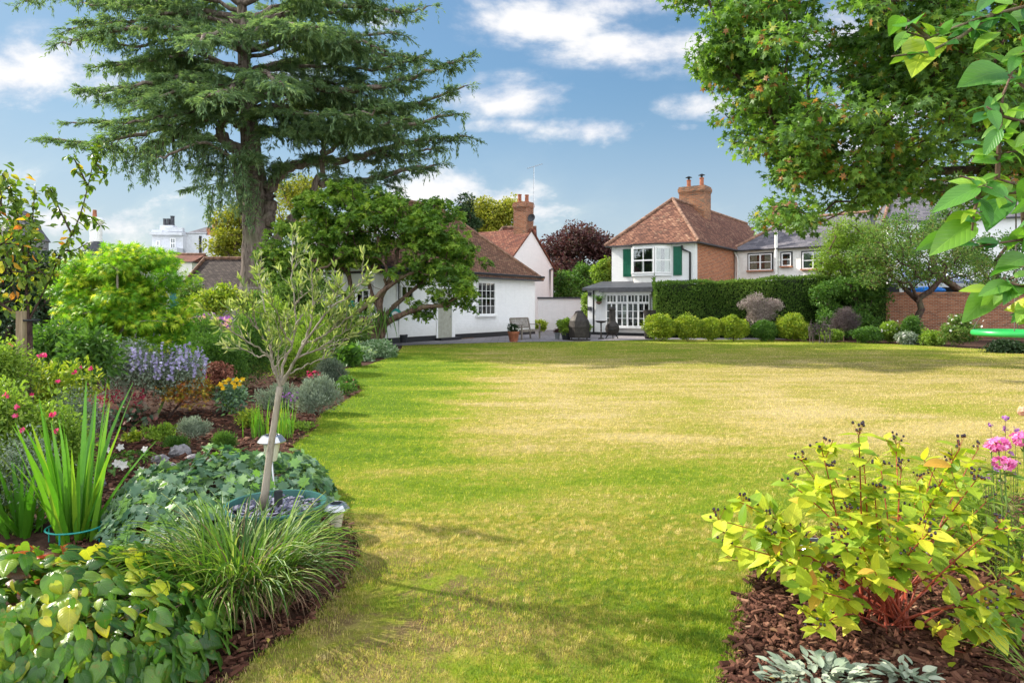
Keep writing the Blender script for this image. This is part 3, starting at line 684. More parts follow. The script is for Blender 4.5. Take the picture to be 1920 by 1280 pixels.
# ---- the lawn's blades
def lawn_grass():
    g = Geo()
    for (n, y0, y1, h, wd) in ((240000, 2.3, 5.2, .0185, .0026), (170000, 5.2, 9.5, .020, .0042), (110000, 9.5, 17, .021, .0085), (60000, 17, 29, .022, .016)):
        Y = np.sqrt(RNG.uniform(y0 ** 2, y1 ** 2, n * 2)); X = RNG.uniform(-.80, .82, n * 2) * Y
        k = in_poly(X, Y, lawn_np) ; X, Y = X[k][:n], Y[k][:n]; m = len(X)
        # thin, patchy cover where the soil shows
        rr = np.hypot(X + .55, Y - 3.6); pn = np.sin(X * 5.3 + np.sin(Y * 7.1) * 1.3) * np.sin(Y * 6.1 + np.sin(X * 4.3)); keep = RNG.uniform(0, 1, m) > .9 * np.clip(1.3 - rr, 0, 1) * np.clip(pn * 1.6 + .35, 0, 1); X, Y = X[keep], Y[keep]; m = len(X)
        # tufts: pull blades together
        cell = np.round(X * 26 + np.sin(Y * 9)) * 12.9898 + np.round(Y * 26 + np.sin(X * 9)) * 78.233; fr = np.abs(np.sin(cell) * 43758.5453) % 1
        az = fr * 6.28 + RNG.normal(0, 1.1, m)
        hh = h * (.5 + .9 * RNG.uniform(0, 1, m) ** 1.5) * (.7 + .6 * fr)
        blades(g, np.stack([X, Y, np.zeros(m)], -1), az, hh, wd, np.abs(RNG.normal(.35, .35, m)), RNG.uniform(.1, 1.1, m), seg=2, rnd=.5 * fr + .5 * RNG.uniform(0, 1, m))
    for E in (LEFT_EDGE, RIGHT_BED):       # longer fringe left by the mower along the cut edge
        E = np.array(E); seg = np.linalg.norm(np.diff(E, axis=0), axis=1); k = RNG.choice(len(seg), 14000, p=(seg / seg.sum())); u = RNG.uniform(0, 1, len(k))[:, None]
        q = E[k] * (1 - u) + E[k + 1] * u + RNG.normal(0, .018, (len(k), 2)); q += .02 * np.sin(q[:, ::-1] * 17); dst = np.hypot(q[:, 0], q[:, 1]); q = q[dst < 14]; m = len(q)
        blades(g, np.column_stack([q, np.full(m, -.01)]), RNG.uniform(0, 6.28, m), RNG.uniform(.02, .05, m), .0035, np.abs(RNG.normal(.4, .4, m)), RNG.uniform(.2, 1.3, m), seg=2)
    return tag(g.obj('grass', M['blade']), 'short mown lawn grass, green by the border and straw dry in the middle', 'grass', kind='stuff')
lawn_grass()

# ================================================================ buildings
def window(f, px0, px1, py0, py1, par, cols=3, rows=2, sash=True, o=.0, frame=.06, bar=.022, curtain=None, fm='whitepaint', sill=None, surround=None, label=None, S=None, sillm=None):
    """a window as part (frame) with pane, curtain and sill sub-parts, standing in the facade"""
    pm = (px0 + px1) / 2
    s0, s1 = sorted((f.S(px0), f.S(px1))); z1, z0 = f.Z(pm, py0, o), f.Z(pm, py1, o)
    return window_m(f, s0, s1, z0, z1, par, cols, rows, sash, o, frame, bar, curtain, fm, sill, surround, label, sillm)
def window_m(f, s0, s1, z0, z1, par, cols=3, rows=2, sash=True, o=.0, frame=.06, bar=.022, curtain=None, fm='whitepaint', sill=None, surround=None, label=None, sillm=None):
    g = Geo(); e = o + .01
    f.box(g, s0 - frame, s0, z0 - frame, z1 + frame, e - .02, e + .06); f.box(g, s1, s1 + frame, z0 - frame, z1 + frame, e - .02, e + .06)
    f.box(g, s0, s1, z1, z1 + frame, e - .02, e + .057); f.box(g, s0, s1, z0 - frame, z0, e - .02, e + .057)
    zm = (z0 + z1) / 2
    if sash: f.box(g, s0, s1, zm - bar, zm + bar, e, e + .05)
    for i in range(1, cols):
        s = s0 + (s1 - s0) * i / cols; w_ = bar if (cols % 2 or i * 2 != cols or sash) else bar * 1.8
        f.box(g, s - w_ * .5, s + w_ * .5, z0, z1, e + .004, e + .04)
    for j in range(1, rows):
        z = z0 + (z1 - z0) * j / rows
        if sash and abs(z - zm) < .01: continue
        f.box(g, s0, s1, z - bar * .5, z + bar * .5, e + .002, e + .037)
    wn = g.obj('window', M[fm], par)
    if label: wn['label'] = label
    g = Geo(); f.box(g, s0, s1, z0, z1, e - .018, e - .008); g.obj('dark_room', M['room'], wn)
    if curtain:
        g = Geo()
        for (a, b, c_, d_) in curtain: f.box(g, s0 + (s1 - s0) * a, s0 + (s1 - s0) * b, z0 + (z1 - z0) * c_, z0 + (z1 - z0) * d_, e - .007, e + .003)
        g.obj('curtain', M['net'] if cols > 2 else M['curtain'], wn)
    g = Geo(); f.box(g, s0, s1, z0, z1, e + .010, e + .013); g.obj('pane', M['glass'], wn)
    if sill:
        g = Geo(); f.box(g, s0 - frame - .09, s1 + frame + .09, z0 - frame - sill, z0 - frame, e - .02, e + .15); g.obj('sill', M[sillm or fm], wn)
    if surround:
        g = Geo(); a = surround; q0, q1, w0, w1 = s0 - frame, s1 + frame, z0 - frame, z1 + frame
        f.box(g, q0 - a, q0, w0 - a, w1 + a, e - .02, e + .025); f.box(g, q1, q1 + a, w0 - a, w1 + a, e - .02, e + .025)
        f.box(g, q0, q1, w1, w1 + a, e - .02, e + .025); f.box(g, q0, q1, w0 - a, w0, e - .02, e + .025); g.obj('surround', M['black'], wn)
    return wn
def hip_roof(f, s0, s1, D, ze, rise, oh, par, m, hip0=1.0, hip1=1.0, ridgem='ridge', name='roof', fascia='darkgrey', front=0.0):
    """hipped or gabled roof over a block standing on facade f (front at o=front, depth D behind it)"""
    a, b, o0, o1 = s0 - oh, s1 + oh, front + oh, front - D - oh; om = (o0 + o1) / 2; h = (o0 - o1) / 2
    zz = ze - rise * oh / (D / 2); zr = ze + rise
    c = [f.pt(a, zz, o0), f.pt(b, zz, o0), f.pt(b, zz, o1), f.pt(a, zz, o1)]; r0 = f.pt(a + h * hip0, zr, om); r1 = f.pt(b - h * hip1, zr, om)
    g = Geo(); g.add(c + [r0, r1], [(0,1,5,4),(1,2,5),(2,3,4,5),(3,0,4)])
    # give the covering thickness: a second skin just below closes it
    lo = [q - [0, 0, .06] for q in c]; k = g.n; g.add(lo + c, [(0,1,2,3),(4,5,1,0),(5,6,2,1),(6,7,3,2),(7,4,0,3)], mi=1)
    fix_normals(g); rf = g.obj(name, [M[m], M[fascia]], par)
    g = Geo()
    pairs = [(r0, r1)]
    if hip0 > 0: pairs += [(c[0], r0), (c[3], r0)]
    if hip1 > 0: pairs += [(c[1], r1), (c[2], r1)]
    for p, q in pairs:
        n = max(3, int(np.linalg.norm(q - p) / .3)); pts = [p + (q - p) * i / n + [0, 0, .03] for i in range(n + 1)]
        for i in range(n): g.tube([pts[i] + [0, 0, -.01], pts[i + 1] + [0, 0, .015]], [.095, .085], 8, a=RNG.uniform())
    g.obj('ridge_tiles', M[ridgem], rf)
    return rf, zz
def fix_normals(g):
    V = np.concatenate(g.v); c = V.mean(0)
    for k in g.f:
        out = []
        for ff, mi in g.f[k]:
            n = np.cross(V[ff[:, 1]] - V[ff[:, 0]], V[ff[:, 2]] - V[ff[:, 0]]); d = V[ff].mean(1) - c
            flip = np.sum(n * d, 1) < 0; ff = ff.copy(); ff[flip] = ff[flip][:, ::-1]; out.append((ff, mi))
        g.f[k] = out
def block(f, s0, s1, D, z0, z1, par, m, name='wall', front=0.0):
    g = Geo(); f.box(g, s0, s1, z0, z1, front - D, front); return g.obj(name, M[m], par)
def chimney(par, c, w, d, z0, z1, m, ang, pots, potm='terracotta', cowl=True, capm=None, band=True):
    ca, sa = math.cos(ang), math.sin(ang)
    def ob(g, hw, hd, a, b, mi=0):
        q = [(-hw,-hd),(hw,-hd),(hw,hd),(-hw,hd)]; v = [(c[0] + x*ca - y*sa, c[1] + x*sa + y*ca, z) for z in (a, b) for x, y in q]; g.hexa(v, mi)
    g = Geo(); ob(g, w/2, d/2, z0, z1 - .38)
    if band: ob(g, w/2 + .03, d/2 + .03, z1 - .38, z1 - .30); ob(g, w/2 + .06, d/2 + .06, z1 - .30, z1 - .10); ob(g, w/2 + .02, d/2 + .02, z1 - .10, z1)
    else: ob(g, w/2, d/2, z1 - .38, z1)
    ch = g.obj('chimney', M[m], par)
    for (x, y, r, h) in pots:
        p = A(c[0] + x*ca - y*sa, c[1] + x*sa + y*ca, z1); g = Geo(); g.lathe(p - [0,0,.03], [(r*1.15,0),(r*1.1,.08),(r*.9,.12),(r*.85,h),(r,h+.03),(r,h+.08)], 12); pt = g.obj('chimney_pot', M[potm], ch)
        if cowl:
            g = Geo(); g.lathe(p + [0,0,h+.05], [(r*.5,0),(r*.5,.16)], 8); g.lathe(p + [0,0,h+.20], [(r*1.5,0),(r*.2,.09)], 10); g.obj('cowl', M['black'], pt)
    return ch
def pipe(par, pts, r=.045, m='black', name='downpipe'):
    g = Geo(); g.tube(pts, r, 8); return g.obj(name, M[m], par)

# ---- A: white cottage whose hipped roof comes forward on the left
fa = Facade(G(755, 643), (.56, .83)); t = thing('cottage', 'low white cottage with brown hipped tile roof behind the bench', 'cottage', (*fa.o, 0))
sA1 = fa.S(1003); zA = fa.Z(1003, 514)
block(fa, -1.6, sA1, 7.4, 0, zA, t, 'white'); g = Geo(); fa.box(g, -1.6, sA1 + .012, 0, .24, -1, .012); g.obj('plinth', M['black'], t)
hip_roof(fa, -1.3, sA1, 7.4, zA, 3.45, .34, t, 'tilebrown', hip0=1.0, hip1=1.0)
g = Geo(); s = [fa.pt(-1.6, zA - .17, .36), fa.pt(sA1 + .36, zA - .17, .36), fa.pt(sA1 + .38, zA - .17, -7)]; g.tube(s, .055, 8); g.obj('gutter', M['black'], t)
window(fa, 895, 926, 531, 588, t, 4, 4, True, curtain=[(0, .28, .52, 1), (.72, 1, .52, 1), (.0, .2, 0, .5), (.34, .62, .55, .75)], sill=.07, frame=.07)
# doorway with its door shut deep in the reveal
q0, q1 = fa.S(820), fa.S(846); z1 = fa.Z(833, 541); g = Geo(); fa.box(g, q0, q1, .12, z1, .0, .03); dr = g.obj('door', M['door'], t)
g = Geo(); fa.box(g, q1, q1 + .22, .12, z1 + .12, -.01, .05); fa.box(g, q0 - .10, q0, .12, z1 + .12, -.01, .05); fa.box(g, q0, q1, z1, z1 + .12, -.01, .05); g.obj('door_frame', M['whitepaint'], t)
g = Geo(); fa.box(g, q0 - .15, q1 + .3, 0.0, .12, .0, .35); g.obj('door_step', M['black'], t)
g = Geo(); p = fa.pt(q1 - .12, 1.05, .06); g.ball(p, .035); g.obj('handle', M['steel'], dr)
pipe(t, [fa.pt(fa.S(745), .1, .08), fa.pt(fa.S(745), zA - .25, .08), fa.pt(fa.S(745), zA - .18, .3)])
window(fa, 752, 772, 538, 558, t, 2, 1, False, frame=.05)
window(fa, 668, 690, 545, 590, t, 2, 2, False, frame=.06)
# taller white part at the near end, seen through the evergreen tree
block(fa, -.6, 2.6, 5.0, zA - .5, zA + 1.75, t, 'white', 'upper_wall', front=-1.2)
window_m(fa, -.1, .5, zA + .5, zA + 1.35, t, 2, 2, False, o=-1.2, surround=.05)

# ---- B: white gabled house with slim brick chimney
fb = Facade(P(1037, 600, 43.5)[:2], (.56, .83)); t = thing('gabled_house', 'white gable end house with satellite dish on its brick chimney', 'house', (*fb.o, 0))
zE = fb.Z(1037, 503); sR = 0.0; W = 5.2; zP = fb.Z(998, 433)
block(fb, -W, 0, 8.5, 0, zE, t, 'white')
ap = zP; g = Geo(); g.add([fb.pt(-W, zE, 0), fb.pt(0, zE, 0), fb.pt(-W/2, ap, 0), fb.pt(-W, zE, -8.5), fb.pt(0, zE, -8.5), fb.pt(-W/2, ap, -8.5)], [(0,1,2),(3,5,4),(0,2,5,3),(1,4,5,2),(0,3,4,1)]); fix_normals(g); g.obj('gable', M['white'], t)
g = Geo(); rise = ap - zE
for sg in (-1, 1):
    e = fb.pt(-W/2 + sg * (W/2 + .18), zE - rise * .18 / (W/2), .10); r = fb.pt(-W/2, ap + .02, .10); e2 = fb.pt(-W/2 + sg * (W/2 + .18), zE - rise * .18 / (W/2), -8.6); r2 = fb.pt(-W/2, ap + .02, -8.6)
    up = A(0, 0, .12); v = [e, r, r2, e2, e + up, r + up, r2 + up, e2 + up]; k = Geo(); k.hexa(v); fix_normals(k); V = np.concatenate(k.v); g.add(V, k.f[4][0][0])
rf = g.obj('roof', M['tiledark'], t)
# lower wing running left from the gable, its roof in warmer tiles
fw = Facade(P(965, 600, 43.0)[:2], (1.0, -.10)); q0 = fw.S(893); q1 = fw.S(968)
block(fw, q0, q1, 5.4, 0, 4.0, t, 'white', 'wing_wall'); hip_roof(fw, q0, q1 + .9, 5.4, 4.2, 2.5, .2, t, 'tiledark', hip0=.55, hip1=0, name='wing_roof')
cc_ = fb.pt(-W/2, 0, -.56); ang = math.atan2(fb.u[1], fb.u[0])
ch = chimney(t, cc_, .92, .80, ap - .9, ap + 1.75, 'brickold', math.atan2(fb.n[1], fb.n[0]), [(-.2, -.12, .13, .45), (.18, .1, .13, .42)], cowl=False)
g = Geo(); c = cc_ + A(0, 0, ap + .9) + np.append(fb.n * .5, 0); c = fb.pt(-W/2 - .1, ap + .75, .12); g.lathe(c, [(.03,0),(.03,.02)], 6)
d0 = unit(A(-.4, -.9, .15)); x = unit(np.cross(d0, [0,0,1])); y = np.cross(x, d0)
R_ = [0, .1, .18, .24]; vv = [c]; ff = []
for r in R_[1:]:
    for k in range(14): an = k / 14 * 6.283; vv.append(c + (x * math.cos(an) + y * math.sin(an)) * r - d0 * (.09 - .09 * (r / .24) ** 2) + d0 * .1)
vv[0] = c + d0 * .01
for k in range(14): ff.append((0, 1 + k, 1 + (k + 1) % 14))
for j in range(2):
    for k in range(14): a = 1 + j * 14; ff.append((a + k, a + (k + 1) % 14, a + 14 + (k + 1) % 14, a + 14 + k))
g.add(vv, ff); g.tube([c, c + d0 * .32], .012, 5); g.obj('satellite_dish', M['darkgrey'], ch)
g = Geo(); b = fb.pt(-W/2 + .15, ap + .4, .1); tp = b + A(0, 0, 3.5); g.tube([b, tp], .022, 6); bm_ = unit(A(1, -.25, .25))
g.tube([tp - bm_ * .45, tp + bm_ * .55], .013, 5)
for k in range(8): q = tp + bm_ * (-.4 + k * .13); g.tube([q - A(.05, .16, 0), q + A(.05, .16, 0)], .007, 4)
g.obj('aerial', M['steel'], ch)
pipe(t, [fb.pt(-.5, 1.6, .08), fb.pt(-.5, zE - .1, .08), fb.pt(-.1, zE - .05, .08)], .05)

# ---- low white garden wall between the two houses
fc = Facade(P(1003, 600, 42.0)[:2], (1, -.02)); g = Geo(); zc = fc.Z(1050, 560); fc.box(g, -1, fc.S(1096), 0, zc, -.25, 0)
t = thing('garden_wall', 'low whitewashed wall with a dark coping beyond the patio bench', 'wall', (*fc.o, 0)); g.obj('masonry', M['white'], t)
g = Geo(); fc.box(g, -1, fc.S(1097), zc, zc + .10, -.33, .08); g.obj('coping', M['darkgrey'], t)
g = Geo(); fc.box(g, fc.S(1096.5), fc.S(1104), 0, zc + .2, -.3, .1); tag(g.obj('gate_pier', M['brickold'], loc=fc.pt(fc.S(1100), 0)), 'narrow red brick pier between the whitewashed wall and the bay house', 'pier')

# ---- C: the bay window house
fe = Facade(P(1225, 631, 33.6)[:2], (-.82, .57))      # front of the single storey extension
fm_ = Facade(P(1225, 600, 35.6)[:2], (-.82, .57))     # main facade
t = thing('bay_window_house', 'white and brick house with green shutters beside a bay window under red tiles', 'house', (*fm_.o, 0))
e0, e1 = fe.S(1102), fe.S(1262); e0, e1 = min(e0, e1), max(e0, e1)
zx = fe.Z(1102, 545); block(fe, e0, e1, 2.2, 0, zx, t, 'white', 'extension_wall')
g = Geo(); fe.box(g, e0, e1 + .012, 0, .16, -1, .014); g.obj('plinth', M['black'], t)
zf = fm_.Z(1200, 531)
g = Geo(); v = [fe.pt(e0 - .2, zx, .25), fe.pt(e1 + .2, zx, .25), fe.pt(e1 + .2, zf, -2.0), fe.pt(e0 - .2, zf, -2.0)]; g.hexa(v + [q + A(0, 0, .14) for q in v]); fix_normals(g); g.obj('extension_roof', M['darkgrey'], t)
m0, m1 = sorted((fm_.S(1147), fm_.S(1303))); zE = fm_.Z(1303, 456)
sign = 1 if fm_.S(1303) < fm_.S(1147) else -1
g = Geo(); fm_.box(g, m0, m1, 0, zE + .2, -.35, 0); g.obj('front_wall', M['white'], t)
DEP = 17.0
g = Geo(); fm_.box(g, m0 + .003, m1 - .003, 0, zE + .2, -DEP, -.35); g.obj('brick_wall', M['brick'], t)
# roof: hip towards the camera, ridge running back: use a frame along the side so its own ridge runs back
cR = fm_.pt(fm_.S(1303), 0); fs = Facade(cR, (.57, .82)); Wd = m1 - m0
hip_roof(fs, 0, DEP, Wd, zE + .36, 2.42, .28, t, 'tilered', hip0=1.22, hip1=0)
pipe(t, [fm_.pt(fm_.S(1295), 1.0, .09), fm_.pt(fm_.S(1295), zE - .45, .09), fm_.pt(fm_.S(1281), zE - .28, .12), fm_.pt(fm_.S(1281), zE - .1, .2)], .055)
# shutters
for a, b in ((1169, 1184), (1263, 1279)):
    q0, q1 = sorted((fm_.S(a), fm_.S(b))); pm = (a + b) / 2; zt = fm_.Z(pm, 467 if a < 1200 else 462); zb = fm_.Z(pm, 519 if a < 1200 else 516); g = Geo(); fm_.box(g, q0, q1, zb, zt, .02, .06)
    nb = 4
    for k in range(nb): a0 = q0 + (q1 - q0) * k / nb; fm_.box(g, a0 + .012, a0 + (q1 - q0) / nb - .012, zb + .01, zt - .01, .06, .075)
    for zz_ in (zb + .18, (zb + zt) / 2, zt - .18): fm_.box(g, q0 + .02, q1 - .02, zz_ - .04, zz_ + .04, .075, .09)
    g.obj('shutter', M['greenpaint'], t)
# canted bay on the first floor
b0, b1 = fm_.S(1186), fm_.S(1258); lo_, hi_ = min(b0, b1), max(b0, b1); c0_, c1_ = (fm_.S(1196.0), fm_.S(1236.0)); cl, chh = min(c0_, c1_), max(c0_, c1_); bo = .62
zbt, zbb = fm_.Z(1220, 459, bo), fm_.Z(1220, 515, bo)
def bay(g, z0, z1, s=0.0, dz=0.0):
    v = [fm_.pt(lo_ - s, z0, 0), fm_.pt(cl - s * .6, z0, bo + s), fm_.pt(chh + s * .6, z0, bo + s), fm_.pt(hi_ + s, z0, 0)]; v += [q + A(0, 0, z1 - z0) for q in v]
    k = Geo(); k.add(v, [(0,3,2,1),(4,5,6,7),(0,1,5,4),(1,2,6,5),(2,3,7,6),(3,0,4,7)]); fix_normals(k); g.add(np.concatenate(k.v), k.f[4][0][0])
g = Geo(); bay(g, zbb + .06, zbt, -.03); by = g.obj('bay', M['room'], t)
g = Geo(); bay(g, zbb - .06, zbb + .06, .05); g.obj('sill', M['whitepaint'], by); g = Geo(); bay(g, zbt - .14, zbt, .02); g.obj('lintel', M['whitepaint'], by)
g = Geo(); bay(g, zbb - 1.05, zbb - .06, -.06); g.obj('bay_apron', M['cream'], by)
g = Geo(); bay(g, zbt, zbt + .07, .12); g.obj('bay_roof', M['black'], by)
def bayface(p, q, cols, nm, cur=None):
    fz = Facade(p, q - p); L = np.linalg.norm((q - p)[:2])
    if abs(fz.S(960)) < 0: pass
    window_m(fz, .07, L - .07, zbb + .14, zbt - .20, by, cols, 2, True, o=0.012, frame=.07, bar=.035, curtain=cur)
pA, pB, pC, pD = [fm_.pt(x_, 0, y_) for x_, y_ in ((lo_, 0), (cl, bo), (chh, bo), (hi_, 0))]
bayface(pB, pC, 2, 'c', [(.0, .08, 0, 1), (.44, .60, 0, .55)]); 
bayface(pA, pB, 1, 'a', [(.0, .38, 0, 1), (.66, 1, 0, 1)]); bayface(pC, pD, 1, 'b')
# ground floor bow window of the extension
w0, w1 = sorted((fe.S(1141), fe.S(1222)))
bw = Geo(); zt_, zb_ = fe.Z(1185, 552), fe.Z(1185, 612)
fe.box(bw, w0 - .1, w1 + .1, zb_ - .08, zb_, 0, .30); fe.box(bw, w0 - .1, w1 + .1, zt_, zt_ + .12, 0, .30)
bwo = bw.obj('bow_window', M['whitepaint'], t)
g = Geo(); fe.box(g, w0 - .25, w1 + .3, zt_ + .12, zt_ + .26, 0, .5); g.obj('bow_window_roof', M['darkgrey'], bwo)
n = 4; zmid = zb_ + (zt_ - zb_) * .74
for k in range(n):
    a = w0 + (w1 - w0) * k / n; b = w0 + (w1 - w0) * (k + 1) / n
    window_m(fe, a + .04, b - .04, zb_ + .05, zmid - .05, bwo, 2, 3, False, o=.22, frame=.04, bar=.028, curtain=[(.1, .5, .05, .9)] if k == 2 else None)
    window_m(fe, a + .04, b - .04, zmid + .05, zt_ - .05, bwo, 3, 1, False, o=.22, frame=.04, bar=.028)
pipe(t, [fe.pt(fe.S(1114), .15, .06), fe.pt(fe.S(1114), zx, .06)], .045)
for zz_ in (551, 578): g = Geo(); fe.box(g, fe.S(1107) - .08, fe.S(1107) + .08, fe.Z(1107, zz_ + 4), fe.Z(1107, zz_ - 3), 0, .14); g.obj('wall_lantern', M['darkgrey'], t)
# tall twin stack and its pots
rid = fs.pt(Wd / 2 * 1.22 + 3.6, 0, -Wd / 2); zr = zE + 2.78
chimney(t, rid, 1.55, 1.15, zr - 1.2, zr + 1.15, 'brickgrey', math.atan2(fm_.u[1], fm_.u[0]), [(.38, 0, .14, .42), (-.45, .1, .14, .46)])

# ---- D: slate roofed white range right of the brick wall
pd = fs.pt(fs.S(1377), 0, .02); fd = Facade(pd, (.74, -.67)); t = thing('slate_roofed_range', 'white two storey range with grey slate roof and black edged windows above the hedge', 'house', (*pd[:2], 0))
d1 = fd.S(1600); d0_ = 0; zD = fd.Z(1400, 464)
g = Geo(); fd.box(g, d0_, d1, 0, zD, -5.2, 0); g.obj('wall', M['cream'], t)
hip_roof(fd, d0_, d1, 5.2, zD, 1.75, .22, t, 'slate', hip0=.9, hip1=0, fascia='black')
for a, b, c_, d_, cols in ((1406, 1446, 478, 505, 2), (1468, 1482, 476, 497, 1), (1507, 1543, 474, 502, 2)):
    window(fd, a, b, c_, d_, t, cols, 2, False, curtain=[(.03, .34, 0, 1), (.70, .97, 0, 1)] if a != 1468 else None, frame=.055, bar=.04, surround=.07, sill=.07, sillm='brick')  # curtains added to lighten panes that mirror the brick wall
pipe(t, [fd.pt(fd.S(1457), .5, .14), fd.pt(fd.S(1457), zD + .75, .14)], .09, 'cream', 'soil_pipe'); pipe(t, [fd.pt(fd.S(1384), .5, .08), fd.pt(fd.S(1384), zD - .6, .08), fd.pt(fd.S(1378), zD - .2, .12)], .05, 'cream')
c = fd.pt(fd.S(1438), 0, -2.6); chimney(t, c, 1.15, .8, zD + 1.2, zD + 2.75, 'brickold', math.atan2(fd.u[1], fd.u[0]), [], cowl=False)

# ---- E: house and conservatory beyond the garden wall on the right
ff_ = Facade(P(1665, 600, 41.0)[:2], (.93, -.37)); t = thing('rendered_house', 'white rendered house with slate roof half hidden behind the apple tree', 'house', (*ff_.o, 0))
zF = ff_.Z(1700, 408); x1 = ff_.S(2060); g = Geo(); ff_.box(g, 0, x1, 0, zF, -7, 0); g.obj('wall', M['white'], t)
hip_roof(ff_, 0, x1, 7, zF, 2.6, .3, t, 'slate', hip0=.3, hip1=0)
window(ff_, 1884, 1912, 450, 482, t, 2, 2, True, frame=.08); window(ff_, 1700, 1722, 450, 480, t, 2, 2, True, frame=.08)
fg = Facade(P(1690, 600, 37.0)[:2], (.97, -.25)); t = thing('conservatory', 'white framed conservatory with blue tinted roof beyond the brick garden wall', 'conservatory', (*fg.o, 0))
x1 = fg.S(1835); z0_, z1_ = fg.Z(1750, 531), fg.Z(1750, 506); g = Geo(); fg.box(g, 0, x1, 0, z0_, -3.0, 0); g.obj('glazed_wall', M['room'], t)
g = Geo(); v = [fg.pt(-.1, z0_, .1), fg.pt(x1 + .1, z0_, .1), fg.pt(x1 - .8, z1_ + .25, -3.0), fg.pt(.6, z1_ + .25, -3.0)]; g.hexa(v + [q + A(0, 0, .08) for q in v]); fix_normals(g); g.obj('glass_roof', M['conserv'], t)
g = Geo(); fg.box(g, -.15, x1 + .15, z0_ - .22, z0_, 0, .14)
for k in range(5):
    s = x1 * k / 4; fg.box(g, s - .09, s + .09, 1.0, z0_ - .22, .0, .08); g.tube([fg.pt(s * .98, z0_ + .09, .1), fg.pt(.6 + (x1 - 1.4) * k / 4, z1_ + .36, -3.0)], .06, 4)
g.obj('glazing_bars', M['whitepaint'], t)
g = Geo(); c = P(1742, 545, 36.0); g.ball(c, (.85, .5, .22), nu=14, nv=9, lump=.06); g.box((c[0] - .6, c[1] - .35, 0), (c[0] + .6, c[1] + .35, c[2])); tag(g.obj('covered_barbecue', M['bluecover'], loc=(c[0], c[1], 0)), 'blue cover seen just over the top of the brick garden wall', 'cover')

# ---- brick garden wall
fh = Facade(P(1585, 600, 33.5)[:2], (.985, -.17)); x1 = fh.S(2100); zt = fh.Z(1750, 551); t = thing('brick_garden_wall', 'old red brick garden wall behind the border on the right', 'wall', (*fh.o, 0))
g = Geo(); fh.box(g, 0, x1, 0, zt, -.25, 0); g.obj('brickwork', M['brickold'], t); g = Geo(); fh.box(g, 0, x1, zt, zt + .09, -.29, .04); g.obj('coping', M['brickgrey'], t)

# ---- F: white villa far left, barn roof, spire and the rest of the far left skyline
def quickbox(f, g, px0, px1, py0, py1, D, o1=0.0, z0=None):
    a, b = sorted((f.S(px0), f.S(px1))); pm = (px0 + px1) / 2; f.box(g, a, b, f.Z(pm, py1) if z0 is None else z0, f.Z(pm, py0), o1 - D, o1)
fv = Facade(P(285, 600, 62)[:2], (1, .10)); t = thing('villa', 'white stuccoed villa with parapet and cluster of dark chimney pots', 'house', (*fv.o, 0))
g = Geo(); quickbox(fv, g, 285, 343, 433, 480, 6, z0=0); quickbox(fv, g, 341, 381, 434, 485, 5, -.8, z0=0); quickbox(fv, g, 379, 412, 440, 485, 4, -.4, z0=0); g.obj('wall', M['villa'], t)
g = Geo(); quickbox(fv, g, 283, 344, 436, 441, 6.3, .35); quickbox(fv, g, 313, 343, 427, 434, .5, .1); quickbox(fv, g, 285, 304, 431, 436, .5, .1); quickbox(fv, g, 279, 343, 466, 474, 2, 1.4); g.obj('cornice', M['villa'], t)
a, b = fv.S(341), fv.S(384); zq = fv.Z(360, 436); g = Geo(); g.add([fv.pt(a, zq, -.7), fv.pt(b, zq, -.7), fv.pt(b - .2, zq + .1, -5), fv.pt(a, zq, -5), fv.pt((a+b)/2 + .3, zq + .85, -2.8)], [(0,1,4),(1,2,4),(2,3,4),(3,0,4),(0,3,2,1)]); fix_normals(g); g.obj('roof', M['slate'], t)
for a, b, c_, d_ in ((295, 299, 453, 468), (321, 328, 448, 464), (375, 381, 448, 464), (400, 410, 470, 479)): window(fv, a, b, c_, d_, t, 2, 2, True, o=.02 if a < 340 else -.35 if a > 385 else -.75, frame=.08, bar=.05)
pc = fv.pt(fv.S(308), 0, -1); g = Geo(); chimney(t, pc, 1.2, .9, fv.Z(308, 436), fv.Z(308, 421), 'villa', 0, [(-.35, 0, .17, .6), (0, 0, .17, .6), (.35, 0, .2, .85)], 'darkgrey', cowl=False, band=False)
pc = fv.pt(fv.S(395), 0, -1.2); chimney(t, pc, 1.05, .9, fv.Z(395, 440), fv.Z(395, 425), 'brick', 0, [(0, 0, .25, .75)], cowl=False)
pipe(t, [fv.pt(fv.S(370), 3, .02 - .8), fv.pt(fv.S(370), fv.Z(370, 441), -.78)], .12)
fk = Facade(P(350, 600, 33)[:2], (1, .02)); t = thing('barn', 'old barn with dark brown tiled roof left of the cedar trunk', 'barn', (*fk.o, 0))
a, b = fk.S(336), fk.S(520); zE = fk.Z(400, 548); zR = fk.Z(400, 479); g = Geo(); fk.box(g, a, b, 0, zE, -5, 0); g.obj('wall', M['oldwood'], t); hip_roof(fk, a, b, 5, zE, zR - zE, .15, t, 'barnroof', hip0=.12, hip1=0)
fj = Facade(P(250, 600, 48)[:2], (1, .02)); t = thing('outbuilding', 'long low outbuilding with dull red roof below the villa', 'outbuilding', (*fj.o, 0)); a, b = fj.S(225), fj.S(360); zE = fj.Z(300, 490); g = Geo(); fj.box(g, a, b, 0, zE, -4, 0); g.obj('wall', M['cream'], t); hip_roof(fj, a, b, 4, zE, .62, .1, t, 'tiledark', hip0=0, hip1=0)
fl = Facade(P(20, 600, 60)[:2], (1, .02)); t = thing('church_spire', 'slate covered spire behind the orange leaved tree', 'spire', (*P(40, 600, 62)[:2], 0)); c = P(40, 600, 62); zb, zt2 = P(0, 450, 62)[2], P(0, 396, 62)[2]
